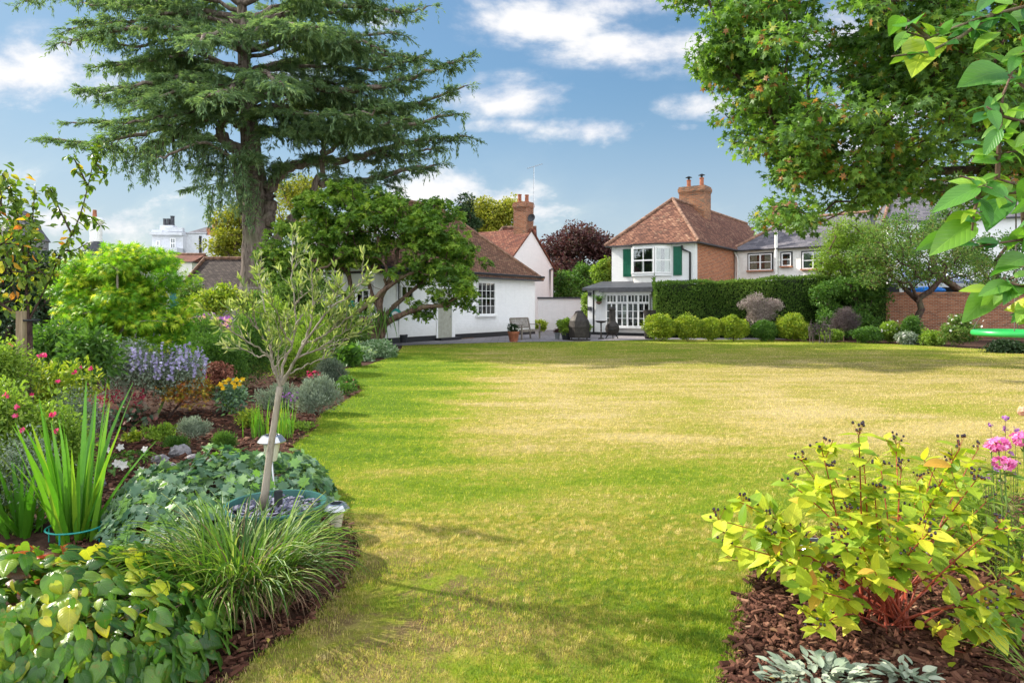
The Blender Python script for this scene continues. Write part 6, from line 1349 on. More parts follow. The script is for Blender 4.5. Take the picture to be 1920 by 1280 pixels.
# potted olive
def olive():
    Y = 4.32; c = A((517 - CX) / F * Y, Y, 0); t = thing('tub', 'round green plastic tub topped with slate chips holding the olive', 'pot', c); r = .305; h = .345
    g = Geo(); g.lathe(c, [(r*.74,0),(r*.95,h*.86),(r*1.0,h*.88),(r*1.03,h*.97),(r*1.02,h),(r*.96,h*.995),(r*.93,h*.84)], 36, capt=False); g.obj('vessel', M['potgreen'], t, smooth=False)
    g = Geo(); g.lathe(c + A(0,0,h*.80), [(r*.94,0),(r*.01,.015)], 24); g.obj('compost', M['soil'], t)
    g = Geo(); n = 420; rr = np.sqrt(RNG.uniform(0, 1, n)) * r * .88; a = RNG.uniform(0, 6.283, n); p = np.stack([c[0] + rr * np.cos(a), c[1] + rr * np.sin(a), h * .82 + RNG.uniform(.0, .035, n)], -1)
    dd = rdir(n); dd[:, 2] *= .3; scatter(g, T_CHIP, p, dd, rdir(n) * .5 + [0, 0, 1], .035, RNG.uniform(.5, 1, n), vary=.5); tag(g.obj('slate_chippings', M['slatechip'], loc=c + A(0,0,h*.8)), 'blue grey slate chips mulching the olive tub', 'stone chips', kind='stuff')
    t = thing('olive_tree', 'young olive with slender pale trunk and open fan of narrow leaves', 'tree', c + A(-.08, 0, h * .8)); W = lambda l: np.array([P(a, b, Y + (q[0] if q else 0)) for a, b, *q in l])
    wd = Geo(); wd.tube(W([(493,952),(497,925),(502,880),(508,835),(515,790),(520,755),(525,725)]), [.030,.025,.022,.020,.019,.019,.022], 10, wob=.02)
    B = [[(525,725),(515,690),(500,660),(470,640),(440,620),(415,605),(400,598)], [(525,725),(512,685),(505,640),(500,590),(490,540),(482,500),(478,470)], [(527,722),(530,680),(550,640),(557,600),(556,560),(552,500),(549,450),(551,412)],
         [(527,722),(545,690),(560,665),(590,655),(625,635),(655,615),(680,600)], [(530,720),(548,685),(570,640),(600,600),(625,570),(660,545),(690,520),(712,495)], [(560,665),(575,630),(590,590),(592,540),(590,500),(588,470)],
         [(500,660),(480,665),(455,650),(430,650),(410,640)], [(550,640),(530,610),(520,575),(510,560),(505,530)], [(557,600),(580,570),(600,550),(620,540)], [(590,655),(640,640),(670,625),(700,610)], [(505,640),(480,610),(455,580),(440,560)],
         [(570,640),(600,630),(640,605),(680,575),(702,555)], [(540,700),(580,680),(620,665),(650,640)], [(515,690),(540,650),(535,610),(545,580)], [(556,560),(570,540),(566,510)], [(625,570),(640,540),(645,520)], [(480,610),(470,580),(468,555)],[(527,722),(520,670),(528,630),(515,590)]]
    B = [[(525 + (a_ - 525) * .92, 725 + (b_ - 725) * .93) for a_, b_ in b] for b in B]
    lv = Geo()
    def leafy(pth, m, first=.35, sz=.062):
        n = len(pth); tg = unit(np.gradient(pth, axis=0)); ss = RNG.uniform(first, 1, m) * (n - 1); j = np.minimum(ss.astype(int), n - 2); pp = pth[j] + (pth[j + 1] - pth[j]) * (ss - j)[:, None]
        o = rdir(m); d = unit(tg[j] * .8 + o * .75 + A(0,0,.12)); scatter(lv, T_LEAF, pp, d, unit(o + rdir(m) * .6 + A(0,0,.6)), sz, .24, vary=.4)
        scatter(lv, T_LEAF, np.repeat(pth[-1:], 5, 0), unit(tg[-1] + rdir(5) * .45), rdir(5), sz * 1.1, .24, RNG.uniform(.5, 1, 5))
    for i, b in enumerate(B):
        off = RNG.uniform(-.42, .42); k = len(b); q = W(b); q = deepen(q, np.linspace(0, 1, k) ** 1.1 * off)
        n = 24; ss = np.linspace(0, k - 1, n); pth = np.stack([np.interp(ss, np.arange(k), q[:, j]) for j in range(3)], -1)
        for _ in range(2): pth[1:-1] = (pth[:-2] + pth[1:-1] * 2 + pth[2:]) / 4
        pth[1:-1] += RNG.normal(0, .004, (n - 2, 3)); main = i < 6 or i == 11
        wd.tube(pth, np.linspace(.0098 if main else .0058, .0020, n), 6, cap=False); leafy(pth, 22 if main else 16, .6)
        tg = unit(np.gradient(pth, axis=0))
        for _ in range(7 if main else 3):       # fine side twigs
            j = RNG.integers(5, n - 2); d = unit(tg[j] * .9 + rdir(1)[0] * .75 + A(0,0,.35)); L = RNG.uniform(.06, .20) * (1.15 - j / n * .5); m = 7; u = np.linspace(0, 1, m)[:, None]
            tw_ = pth[j] + d * L * u + A(0,0,.03) * u ** 2 + RNG.normal(0, .003, (m, 3)); wd.tube(tw_, np.linspace(.0030, .0012, m), 4, cap=False); leafy(tw_, int(L * 45) + 2, .3, .052)
    wd.obj('trunk', M['greybark'], t, smooth=True); lv.obj('crown', ML['olive'], t)
    b = P(522, 945, Y - .02); g = Geo(); g.tube([b, b + A(.0, 0, .085)], .026, 10); tag(g.obj('pipe_stub', M['plastic'], loc=b), 'short black pipe standing in the slate chips of the tub', 'pipe')
olive()
# small staked tree at the left
def stakedtree():
    Y = 6.6; c = A((52 - CX) / F * Y, Y, 0); W = lambda l: np.array([P(a, b, Y + (q[0] if q else 0)) for a, b, *q in l])
    poly1 = [(-60,470),(-60,360),(-5,315),(12,330),(20,350),(35,370),(48,350),(62,342),(70,360),(55,390),(65,420),(100,445),(105,480),(85,520),(60,560),(20,590),(-60,580)]
    tg = poly_targets(poly1, 46, Y - .7, Y + .7)
    br = [[(55,640),(50,560),(48,500),(40,450),(32,400),(25,370),(5,325)], [(55,600),(75,560),(95,520),(115,470),(135,440),(152,400),(165,350),(176,300),(183,262)], [(135,440),(120,410),(105,380),(95,355),(88,350)], [(165,350),(150,320),(140,300),(128,290)], [(176,300),(190,320),(200,333)],
          [(48,500),(60,440),(62,400),(66,350)], [(115,470),(140,470),(165,455)], [(95,520),(60,500),(30,480)], [(152,400),(175,410),(188,425)]]
    t = thing('staked_tree', 'slender young tree with leaves turning yellow and orange tied to a stake', 'tree', c)
    sg, _, _ = grow(c, tg, .004, .42, .25, 5, .25, .035, list(W([(54,760),(55,690),(54,600),(48,520),(42,460)]))); wd = sg
    wd.tube(np.vstack([c[None], W([(55,850),(55,760),(55,690),(54,600)])]), [.042,.04,.036,.034,.03], 8, wob=.03); lv = Geo(); leaves_at(lv, T_LEAF, tg, 17, .22, .085, .58, .5, .5, rspread=.5, rnd=.5)
    for b in br:
        k = len(b); q = W(b); q = deepen(q, np.linspace(0, 1, k) * RNG.uniform(-.07, .07)); n = 22; ss = np.linspace(0, k - 1, n); pth = np.stack([np.interp(ss, np.arange(k), q[:, j]) for j in range(3)], -1); pth[1:-1] = (pth[:-2] + pth[1:-1] * 2 + pth[2:]) / 4
        wd.tube(pth, np.linspace(.010, .003, n), 5, cap=False); L = np.linalg.norm(np.diff(pth, axis=0), axis=1).sum(); m = int(L * 80); j = RNG.integers(3, n, m); o = rdir(m)
        scatter(lv, T_LEAF, pth[j] + RNG.normal(0, .015, (m, 3)), unit(o * .8 + A(0,0,-.55)), unit(o + A(0,0,.8)), .085, .56, RNG.beta(1.6, 2.6, m), vary=.3)
    wd.obj('trunk', M['darkbark'], t, smooth=True); lv.obj('crown', ML['stakeleaf'], t)
    g = Geo(); q = P(40, 583, Y - .12); g.box((q[0] - .031, q[1] - .031, -.02), (q[0] + .031, q[1] + .031, q[2])); tag(g.obj('tree_stake', M['stake'], loc=(q[0], q[1], 0)), 'square timber stake beside the slender orange leaved tree', 'stake')
    g = Geo(); z = P(0, 600, Y)[2]; pts = [A(q[0] + math.cos(a) * .09 + .05, q[1] + math.sin(a) * .06 + .04, z) for a in np.linspace(0, 6.28, 16)]; g.tube(pts, .01, 5, cap=False); tag(g.obj('tree_tie', M['plastic'], loc=pts[0]), 'black strap tying the young tree to its timber stake', 'strap')
stakedtree()
# japanese maple
def japmaple():
    Y = 10.2; c = A((240 - CX) / F * Y, Y, 0); poly = [(112,510),(150,480),(175,468),(215,455),(232,460),(262,478),(300,475),(325,490),(340,515),(348,560),(345,600),(350,660),(310,705),(240,710),(200,700),(150,680),(140,590),(118,560),(100,530)]
    poly = [(238 + (a_ - 238) * .90, 600 + (b_ - 600) * .92) for a_, b_ in poly]
    tg = poly_clumps(poly, 85, Y - .95, Y + .95, .25, 6, 0, .45); low = poly_targets([(105,570),(150,560),(190,600),(200,640),(150,650),(110,620)], 40, Y - 1.2, Y)
    tg = np.vstack([tg, low]); skel_tree('japanese_maple', 'rounded japanese maple with fine lobed leaves tipped yellow', 'tree', c, tg, T_PALM, .125, 46, .20, ML['jap'], 'greybark', r_tip=.004, r_pow=.46, step=.25, up=1.0, droop=.45, flat=.5, rspread=.2)
japmaple()

# ---- herbaceous plants, near to far
def pb(x0, x1, yt, yb, Y, d=.8): return pxblob(x0, x1, yt, yb, Y, d)
sal_ = bush('salvia', 'loose small leaved bush with bright pink flowers at the left edge', 'plant', [pb(-60,90,700,900,5.2), pb(40,170,760,960,5.3), pb(-60,60,640,760,6.0), pb(-60,70,860,1030,4.9,.5)], T_LEAF, .038, 420, 40, .13, ML['light'], .5, 'flowering perennials', stemmat='greenstem', shell=.2, stemn=120, flat=1.1, rspread=.3)
bush('hydrangea', 'broad leaved shrub at the foot of the staked tree', 'plant', [pb(60,150,600,700,8.3), pb(120,215,625,720,8.0)], T_LEAF, .09, 150, 16, .18, ML['mid'], .42, 'flowering perennials', stemmat='greenstem')
bush('lush_perennial', 'yellow green foliage round the foot of the stake', 'plant', [pb(-30,80,660,760,6.6), pb(20,130,700,790,6.9), pb(90,180,690,780,7.4)], T_LEAF, .07, 150, 22, .15, ML['lime'], .42, 'flowering perennials', stemmat='greenstem', flat=1.1)
fl = [(19,648),(74,667),(83,665),(151,688),(140,698),(106,714),(11,741),(33,764),(28,781),(100,776),(41,806),(105,808),(60,740),(16,655),(5,690),(90,835),(18,870),(170,690)]
for i, (a, b) in enumerate(fl):
    Yf = 5.4 if b > 740 else 6.4; c = P(a, b, Yf - .35); g = Geo(); k = 6; g.tube([c + A(RNG.normal(0,.04), .05, -.4), c], .003, 4, mi=1)
    scatter(g, T_PET5, c + rdir(k) * .014, rdir(k), rdir(k) + A(0, -.8, .4), .032, 1, vary=.4); g.obj('flower', [ML['pink'], M['greenstem']], sal_)
bush('wiry_herb', 'wiry herb with small pale leaves tangled round the foot of the sword leaves', 'plant', [pb(-40,120,820,980,4.9,.5), pb(90,190,730,850,6.8,.6)], T_LEAF, .026, 240, 34, .12, ML['silver'], .4, 'flowering perennials', stemmat='greenstem', shell=.1, stemn=140, flat=1.2, r_tip=.0015)
cat_ = bush('catmint', 'drift of catmint with lilac flower spikes below the japanese maple', 'plant', [pb(195,300,640,730,9.2), pb(270,390,655,740,9.6)], T_QUAD, .045, 210, 40, .16, ML['silver'], .45, 'flowering perennials', stemmat='greenstem', flat=1.1)
g = Geo(); n = 80; px_ = RNG.uniform(198, 392, n); YY = RNG.uniform(8.9, 10.0, n); bb = np.stack([(px_ - CX) / F * YY, YY, np.full(n, .42)], -1); hh = RNG.uniform(.35, .75, n) * np.where(px_ < 260, 1.25, 1)
spikes(g, bb, RNG.uniform(0, 6.28, n), hh, RNG.uniform(0, .6, n), .045, 15, T_PET5, start=.5, rad=.022); g.obj('flower_spikes', ML['lilac'], cat_)
heu_ = bush('heuchera', 'low bronze and green rosette with red flower haze on the mulch', 'plant', [pb(188,282,760,808,8.8)], T_GERAN, .085, 60, 9, .14, ML['heuch'], 1, 'flowering perennials', flat=.6, stemmat='greenstem')
g = Geo(); n = 26; px_ = RNG.uniform(165, 280, n); bb = np.stack([(px_ - CX) / F * 9.2, RNG.uniform(8.9, 9.6, n), np.zeros(n)], -1); spikes(g, bb, RNG.uniform(0, 6, n), RNG.uniform(.25, .5, n), .2, .03, 30, T_QUAD, start=.6, rad=.03); g.obj('flower_spikes', ML['red'], heu_)
mo = bush('dwarf_maple', 'dwarf maple with fiery orange and yellow foliage on the mulch', 'shrub', [pb(305,405,705,765,9.6)], T_PALM, .07, 70, 18, .13, ML['orange'], 1, 'flowering perennials', flat=.5, up=1, stemmat='darkbark', base=A((315-CX)/F*9.6, 9.6, 0), r_tip=.003)
dai_ = bush('yellow_daisy', 'leafy plant with yellow daisy heads beside the dwarf maple', 'plant', [pb(408,462,718,780,9.9)], T_LEAF, .075, 50, 14, .12, ML['geran'], .45, 'flowering perennials', stemmat='greenstem')
g = Geo()
for a, b in ((412,722),(422,716),(437,718),(445,712),(455,710),(418,728),(440,725),(430,712),(449,720)): c = P(a, b, 9.6); scatter(g, T_PET5, c + rdir(5) * .02, rdir(5), rdir(5) * .4 + A(0, -.3, 1), .07, 1)
g.obj('flowers', ML['yellow'], dai_)
bush('sedum', 'rusty red domed sedum in the middle of the left border', 'plant', [pb(370,442,680,722,11.6)], T_QUAD, .04, 90, 40, .10, m_leaf('rusty_head', LG((.12,.04,.03),(.24,.09,.06),(.33,.16,.11)), .2, .7, .2, (1,1,1)), .7, 'flowering perennials')
bush('lavender', 'large silvery lavender cushion at the lawn edge', 'shrub', [pb(548,628,712,782,10.0), pb(490,560,722,778,10.5)], T_QUAD, .05, 200, 60, .11, ML['silver'], .22, 'grey cushions in the left border', stemmat='greybark', droop=-.9, flat=1.1)
bush('lavender', 'darker grey green cushion farther along the lawn edge', 'shrub', [pb(590,652,678,722,13.6)], T_QUAD, .05, 120, 60, .11, m_leaf('grey_green', LG((.06,.09,.06),(.12,.16,.11),(.18,.22,.17)), .2, .8, .1, (1,1,.9)), .25, 'grey cushions in the left border', stemmat='greybark', droop=-.9, flat=1.1)
for (bx, Y, lab) in (((335,388,786,822), 8.0, 'small round grey tuft alone on the bark mulch'), ((308,350,824,846), 7.6, 'tiny thyme cushion above the stones'), ((400,440,818,842), 7.5, 'small green cushion between grey tuft and leaning lamp')):
    bush('cushion_plant', lab, 'plant', [pb(*bx, Y)], T_QUAD, .035, 60, 50, .06, ML['silver'] if Y > 7.9 else ML['mid'], .22, 'small cushions on the mulch', droop=-.9, flat=1.1, stems=False)
for (a, b, Y, n, h, lab) in ((485, 820, 8.2, 46, .42, 'fresh green iris fan left of the olive trunk'), (528, 822, 8.1, 40, .5, 'fresh green iris fan right of the olive trunk')):
    c = A((a - CX) / F * Y, Y, 0); g = Geo(); base = c + np.stack([RNG.normal(0, .07, n), RNG.normal(0, .06, n), np.zeros(n)], -1); blades(g, base, RNG.uniform(0, 6.28, n), RNG.uniform(h * .6, h * 1.1, n), .012, RNG.uniform(0, .22, n), .2, 4, rnd=RNG.uniform(.5, 1, n)); tag(g.obj('iris_clump', ML['sword'], loc=c), lab, 'plant', 'iris fans')
bush('lime_heuchera', 'tiny lime yellow leaved plant on the bark mulch', 'plant', [pb(236,270,812,830,8.0)], T_GERAN, .06, 16, 8, .06, ML['lime'], 1, stems=False)
pet_ = mound('petunia', 'white trumpet flowers over low foliage by the stones', 'plant', (P(235,860,6.6)[0], 6.6), (.30, .4), .14, T_LEAF, .05, 220, 'mid', .6)
g = Geo()
for a, b, Y, s in ((232,872,6.0,.10),(219,868,6.05,.08),(200,838,6.8,.08),(226,838,6.9,.08),(272,842,6.8,.08),(265,880,6.1,.06),(205,845,6.7,.06)): c = P(a, b, Y); d = unit(A(RNG.normal(0,.3), -1, .5)); scatter(g, T_PET5, np.array([c]), np.array([A(0, .3, 1)]), np.array([d]), s, 1.1, vary=.1); scatter(g, T_PET5, np.array([c + d * .004]), np.array([A(.3, .3, 1)]), np.array([d]), s * .9, 1.1, vary=.1)
g.obj('flowers', ML['white'], pet_)
for (a, b, Y, r, lab) in ((338,846,7.2,(.11,.09,.075),'rough dark grey stone beside the thyme cushion'), (300,860,6.9,(.09,.07,.05),'flat pale stone left of the rough dark stone'), (312,876,6.6,(.10,.08,.045),'low brown stone at the back of the lobed leaf mound'), (362,862,7.0,(.07,.06,.04),'small stone right of the rough dark stone'), (178,905,6.0,(.09,.07,.05),'pale stone among the leaves right of the sword leaves')):
    c = P(a, b, Y); c[2] = r[2] * .6; g = Geo(); g.ball(c, r, nu=14, nv=10, lump=.09); tag(g.obj('stone', M['stone'], loc=(c[0], c[1], 0), smooth=False), lab, 'stone', 'stones in the left border')
bush('feathery_shrub', 'soft feathery green shrub between catmint and olive', 'shrub', [pb(330,470,620,745,12.2), pb(430,520,600,720,13.0), pb(350,420,600,660,13.4)], T_QUAD, .075, 420, 70, .22, ML['mid'], .20, 'green shrubs behind the olive', flat=1.0, shell=.3, stemmat='greenstem')
bush('feathery_shrub', 'lighter grassy green shrub behind the olive crown', 'shrub', [pb(440,560,560,690,16.5), pb(540,640,590,680,16.0), pb(500,600,640,700,14.5)], T_QUAD, .10, 420, 70, .28, ML['light'], .20, 'green shrubs behind the olive', flat=1.0, shell=.3, stemmat='greenstem', droop=-.5)
bush('feathery_shrub', 'dark evergreen shrub between the lighter shrub and the twisted trunks', 'shrub', [pb(470,620,520,650,21.5), pb(560,690,580,650,21.0)], T_QUAD, .11, 380, 70, .34, ML['hedge'], .45, 'green shrubs behind the olive', shell=.3)
ros_ = bush('rose_bed', 'mixed pink and mauve flowers hazy below the trellis fence', 'plant', [pb(340,440,590,645,18.0), pb(300,380,600,650,17.0)], T_QUAD, .08, 150, 45, .22, ML['mid'], .5, 'flowering perennials')
g = Geo(); n = 150; p, d = blob_pts([pb(335,445,586,630,17.4)], n, .6); scatter(g, T_PET5, p, rdir(n), rdir(n) + A(0,-.6,.6), .10, 1); g.obj('mauve_flowers', ML['purple'], ros_)
g = Geo(); n = 60; p, d = blob_pts([pb(340,440,592,625,17.0)], n, .6); scatter(g, T_PET5, p, rdir(n), rdir(n) + A(0,-.6,.6), .12, 1); g.obj('peach_flowers', ML['peach'], ros_)
bush('golden_shrub', 'golden leaved shrub in front of the trellis fence', 'shrub', [pb(360,425,545,600,19.5), pb(400,450,535,575,19.8)], T_QUAD, .13, 90, 24, .26, ML['lime'], .5, r_tip=.006)
bush('climbing_rose', 'pale flowered climber over the shed corner', 'climber', [pb(342,372,520,600,21.0), pb(455,500,540,620,20)], T_QUAD, .09, 120, 40, .24, ML['apple'], .6)
bush('variegated_groundcover', 'silvery variegated ground cover spilling to the lawn below the evergreen tree', 'plant', [pb(668,748,640,682,20.6,.7), pb(640,700,648,688,19.4,.7)], T_LEAF, .10, 260, 26, .16, m_leaf('variegated', LG((.10,.20,.08),(.22,.34,.18),(.40,.48,.34)), .3, .5, .3), .5, stems=False)
bush('bergenia', 'glossy bright green rounded leaves left of the variegated ground cover', 'plant', [pb(630,672,652,690,17.6,.7)], T_HEART, .16, 60, 10, .2, ML['mid'], .9, stems=False)
bush('edging_plants', 'low mixed edging with tiny pink flowers at the point of the border', 'plant', [pb(632,672,706,732,13.0)], T_QUAD, .04, 60, 34, .09, ML['mid'], .5, 'flowering perennials')
g = Geo()
for (x0, x1, y0, y1, Y, k, mi) in ((640,668,712,728,12.7,14,0),(575,600,694,708,13.4,30,0),(528,560,735,752,9.6,26,1),(548,560,792,800,8.9,4,1),(300,310,812,822,7.9,4,1),(590,606,695,704,13.2,16,2),(372,390,706,722,10.2,12,0),(325,335,692,704,10.2,10,0)):
    p = np.array([P(RNG.uniform(x0, x1), RNG.uniform(y0, y1), Y) for _ in range(k)]); scatter(g, T_PET5, p, rdir(k), rdir(k) + A(0,-.7,.5), .045, 1, mi=mi)
tag(g.obj('tiny_blooms', [ML['pink'], ML['purple'], ML['red']], loc=P(560, 740, 10)), 'scattered tiny pink and purple blooms through the left border', 'flowers', kind='stuff')
for i, (a, b, s, Y, mn, lab) in enumerate(((548,812,34,8.6,'light','low light green seedling at the mulch edge'), (466,790,30,8.9,'lime','small yellow green seedling left of the iris fan'), (305,815,26,7.9,'light','tiny violet plant on the mulch left of the grey tuft'), (650,735,26,12.0,'mid','dull green tuft near the border point'), (165,820,70,7.6,'brownseed','faded brown lavender behind the sword leaves'))):
    bush('seedling', lab, 'plant', [pb(a - s, a + s, b - s * .7, b + s * .5, Y)], T_QUAD, .05, 30, 24, .07, ML[mn], .4, 'small plants on the mulch', stems=False, droop=-.4)

# ---- the berried shrub in the right border
def hypericum():
    Y = 3.42; c = A((1665 - CX) / F * Y, Y, 0); t = thing('hypericum', 'berried shrub with red stems and yellow green leaves in the right border', 'shrub', c)
    tips = [(1345,975),(1362,1020),(1390,940),(1440,965),(1372,1050),(1480,905),(1500,860),(1540,840),(1610,815),(1620,870),(1560,880),(1680,830),(1690,880),(1640,920),(1720,900),(1780,870),(1800,840),(1835,840),(1760,930),(1700,960),(1830,900),(1850,940),(1560,940),(1500,1000),(1450,1010),(1540,1040),(1590,960),(1660,1000),(1740,1000),(1800,980),(1880,980),(1900,1020),(1860,1040),(1560,1090),(1600,1060),(1640,1070),(1500,1100),(1530,1180),(1560,1150),(1760,1050),(1820,1060),(1900,1120),(1850,1140),(1480,1060),(1420,1060),(1700,1040),(1575,1010),(1750,880),(1650,870),(1590,900),(1880,1180),(1790,1180),(1935,1060),(1940,980)]
    st = Geo(); lv = Geo(); be = Geo()
    for (a, b) in tips:
        dY = RNG.uniform(-.55, .55) if b < 1080 else RNG.uniform(-.55, -.1); e = P(a, b, Y + dY); root = c + A(RNG.normal(0, .085), RNG.normal(0, .07), 0)
        n = 14; u = np.linspace(0, 1, n)[:, None]; mid = root + (e - root) * .5 + A(0, 0, .12 * np.linalg.norm((e - root)[:2])) + RNG.normal(0, .02, 3); pth = (1-u)**2 * root + 2*u*(1-u) * mid + u**2 * e
        st.tube(pth, np.linspace(.0055, .0022, n), 6, cap=False, a=RNG.uniform()); L = np.linalg.norm(e - root); tg = unit(np.gradient(pth, axis=0)); k = int(L * .62 / .055) + 3
        for m in range(k):
            s = 1 - m * .055 / L * RNG.uniform(.9, 1.1); 
            if s < .52: break
            if m > 3 and RNG.uniform() < .38: continue
            j = min(int(s * (n - 1)), n - 2); q = pth[j] + (pth[j + 1] - pth[j]) * (s * (n - 1) - j); rot = m * 1.57 + RNG.normal(0, .35); x = unit(np.cross(tg[j], A(.3, .2, 1))); y = np.cross(tg[j], x); o = x * math.cos(rot) + y * math.sin(rot)
            sz = .112 * (1 - .09 * abs(m - 3)) if m < 6 else .08; P2 = np.array([q, q]); D2 = np.array([o, -o]) + tg[j] * .45 + A(0, 0, .05) + RNG.normal(0, .15, (2, 3))
            scatter(lv, T_HYP, P2, D2 * A(1,1,.4), np.array([A(0,0,1.2)] * 2) + tg[j] * .2 + RNG.normal(0, .28, (2, 3)), max(sz, .055), 1.05, RNG.beta(2.2, 2.0, 2) + (.0 if m < 7 else -.15), vary=.28)
        # short side shoots
        for q_ in range(2):
            j = RNG.integers(n // 2, n - 1); sd_ = unit(rdir(1)[0] + tg[j] + A(0,0,.4)); e2 = pth[j] + sd_ * RNG.uniform(.06, .15); st.tube([pth[j], (pth[j] + e2) / 2, e2], .0018, 4, cap=False, a=RNG.uniform()); m = 7; o = rdir(m); scatter(lv, T_HYP, e2 - sd_ * RNG.uniform(0, .08, (m, 1)), o + sd_ * .5, o * .3 + A(0,0,1) + RNG.normal(0, .3, (m, 3)), .068, 1.05, RNG.beta(2.2, 2.0, m), vary=.3)
        if b < 1060 or RNG.uniform() < .4:
            for q_ in range(RNG.integers(4, 10)): f = e + A(RNG.normal(0, .022), RNG.normal(0, .022), RNG.uniform(.005, .055)); be.ball(f, (.0065, .0065, .008), nu=7, nv=5); st.tube([e - tg[-1] * .01, f], .001, 3, cap=False); scatter(be, T_PET5, np.array([f - A(0,0,.007)]), np.array([A(1,0,0)]), np.array([A(RNG.normal(0,.3), RNG.normal(0,.3), 1)]), .020, 1, mi=1)
    st.obj('stem', M['redstem'], t); lv.obj('foliage', ML['hyp'], t, smooth=True, uvmode='leaf'); be.obj('berries', [M['berry'], ML['orange']], t)
hypericum()
# low shoots of the same shrub at the right edge, phlox, herbs and lamb's ear
bush('herb', 'fine light green herb with small purple flowers behind the berried shrub', 'plant', [pb(1760,1960,880,1080,4.2,.5), pb(1600,1800,960,1060,4.3,.4), pb(1850,1990,1000,1150,3.9,.5)], T_LEAF, .032, 260, 30, .11, ML['light'], .22, stemmat='greenstem', shell=.1, stemn=150, flat=1.2, r_tip=.0015)
def phlox(label, a, b, Y, r, n):
    c = P(a, b, Y); t = thing('phlox', label, 'flower', A(c[0] + .03, c[1], 0), 'phlox heads'); g = Geo(); g.tube([A(c[0] + .03, c[1], 0), A(c[0] + .02, c[1], c[2] * .6), c], .004, 5); g.obj('stem', M['greenstem'], t); g = Geo(); p, d = blob_pts([(c, A(r, r, r * .62))], n, .75); scatter(g, T_PET5, p, rdir(n), d + A(0,0,.4), .032, 1); g.obj('petals', ML['phlox'], t)
    g = Geo(); k = 16; zz = RNG.uniform(.2, c[2] - .05, k); q = np.stack([np.full(k, c[0] + .025), np.full(k, c[1]), zz], -1); scatter(g, T_LEAF, q, rdir(k) * A(1,1,.3), A(0,0,1) + rdir(k) * .3, .09, .25); g.obj('leaf', ML['apple'], t)
phlox('pink phlox head, the topmost at the right picture edge', 1918, 822, 3.85, .06, 90); phlox('wide pink phlox head just above the darker bloom cluster', 1872, 832, 3.8, .055, 90); phlox('lower pink phlox head beside the variegated leaves', 1882, 868, 3.7, .05, 80); phlox('small pink phlox head left of the wide one', 1858, 838, 3.82, .03, 40)
g = Geo(); c = P(1917, 770, 3.9); g.ball(c, .028, nu=9, nv=7, lump=.1); tag(g.obj('seed_head', ML['peach'], loc=c), 'round pale seed head at the right picture edge above the phlox', 'flower')
g = Geo(); st = Geo()
for a, b in ((1885,783),(1885,804),(1904,804),(1858,795),(1853,893),(1848,902),(1880,900),(1900,888),(1868,880),(1895,850),(1908,868),(1530,1038),(1738,1050),(1740,1035)):
    Yf = 4.0; c = P(a, b, Yf); scatter(g, T_PET5, c + rdir(6) * .012, rdir(6), rdir(6), .022, 1); st.tube([A(c[0] + .03, c[1] + .03, 0), A(c[0] + .01, c[1] + .01, c[2] * .6), c], .0016, 4, cap=False)
t = thing('dark_salvia', 'thin stemmed plant with deep purple blooms beside the phlox', 'plant', P(1885, 1000, 4.0) * A(1,1,0)); g.obj('blooms', ML['purple'], t); st.obj('stem', M['brownbark'], t)
def lambs(label, cx, Y, w, d, n):
    c = A((cx - CX) / F * Y, Y, 0); t = thing('lambs_ear', label, 'plant', c, 'woolly silver leaved plants'); g = Geo(); a = RNG.uniform(0, 6.28, n); r = np.sqrt(RNG.uniform(0, 1, n)); p = np.stack([c[0] + r * np.cos(a) * w, c[1] + r * np.sin(a) * d, RNG.uniform(.02, .09, n)], -1)
    dd = np.stack([np.cos(a + RNG.normal(0, .8, n)), np.sin(a), RNG.uniform(.0, .8, n)], -1); scatter(g, T_FINEW, p, dd, A(0,0,1) + rdir(n) * .35, .058, .72, vary=.35); g.obj('foliage', ML['lamb'], t, smooth=True, uvmode='leaf')
lambs('woolly silver leaves at the bottom edge left of the red stems', 1530, 2.84, .22, .11, 190); lambs('woolly silver leaves at the bottom edge right of the larger silver patch', 1700, 2.84, .09, .07, 60)
g = Geo(); c = A(2.15, 2.62, 0); n = 30; blades(g, c + RNG.normal(0, .03, (n, 3)) * A(1,1,0), RNG.uniform(1.9, 4.0, n), RNG.uniform(.3, .6, n), .010, RNG.uniform(.3, .9, n), .8, 6, fold=.1, rnd=RNG.uniform(.3, 1, n)); tag(g.obj('strap_leaf_tuft', ML['strap'], loc=c), 'strappy leaves poking in at the bottom right corner', 'plant')
bush('low_shoot', 'yellow green shoots low at the right picture edge', 'plant', [pb(1820,1930,1120,1190,3.15,.5), pb(1740,1790,1190,1230,3.1,.5)], T_HYP, .085, 14, 5, .09, ML['hyp'], 1, stems=True, stemmat='redstem', r_tip=.0018)

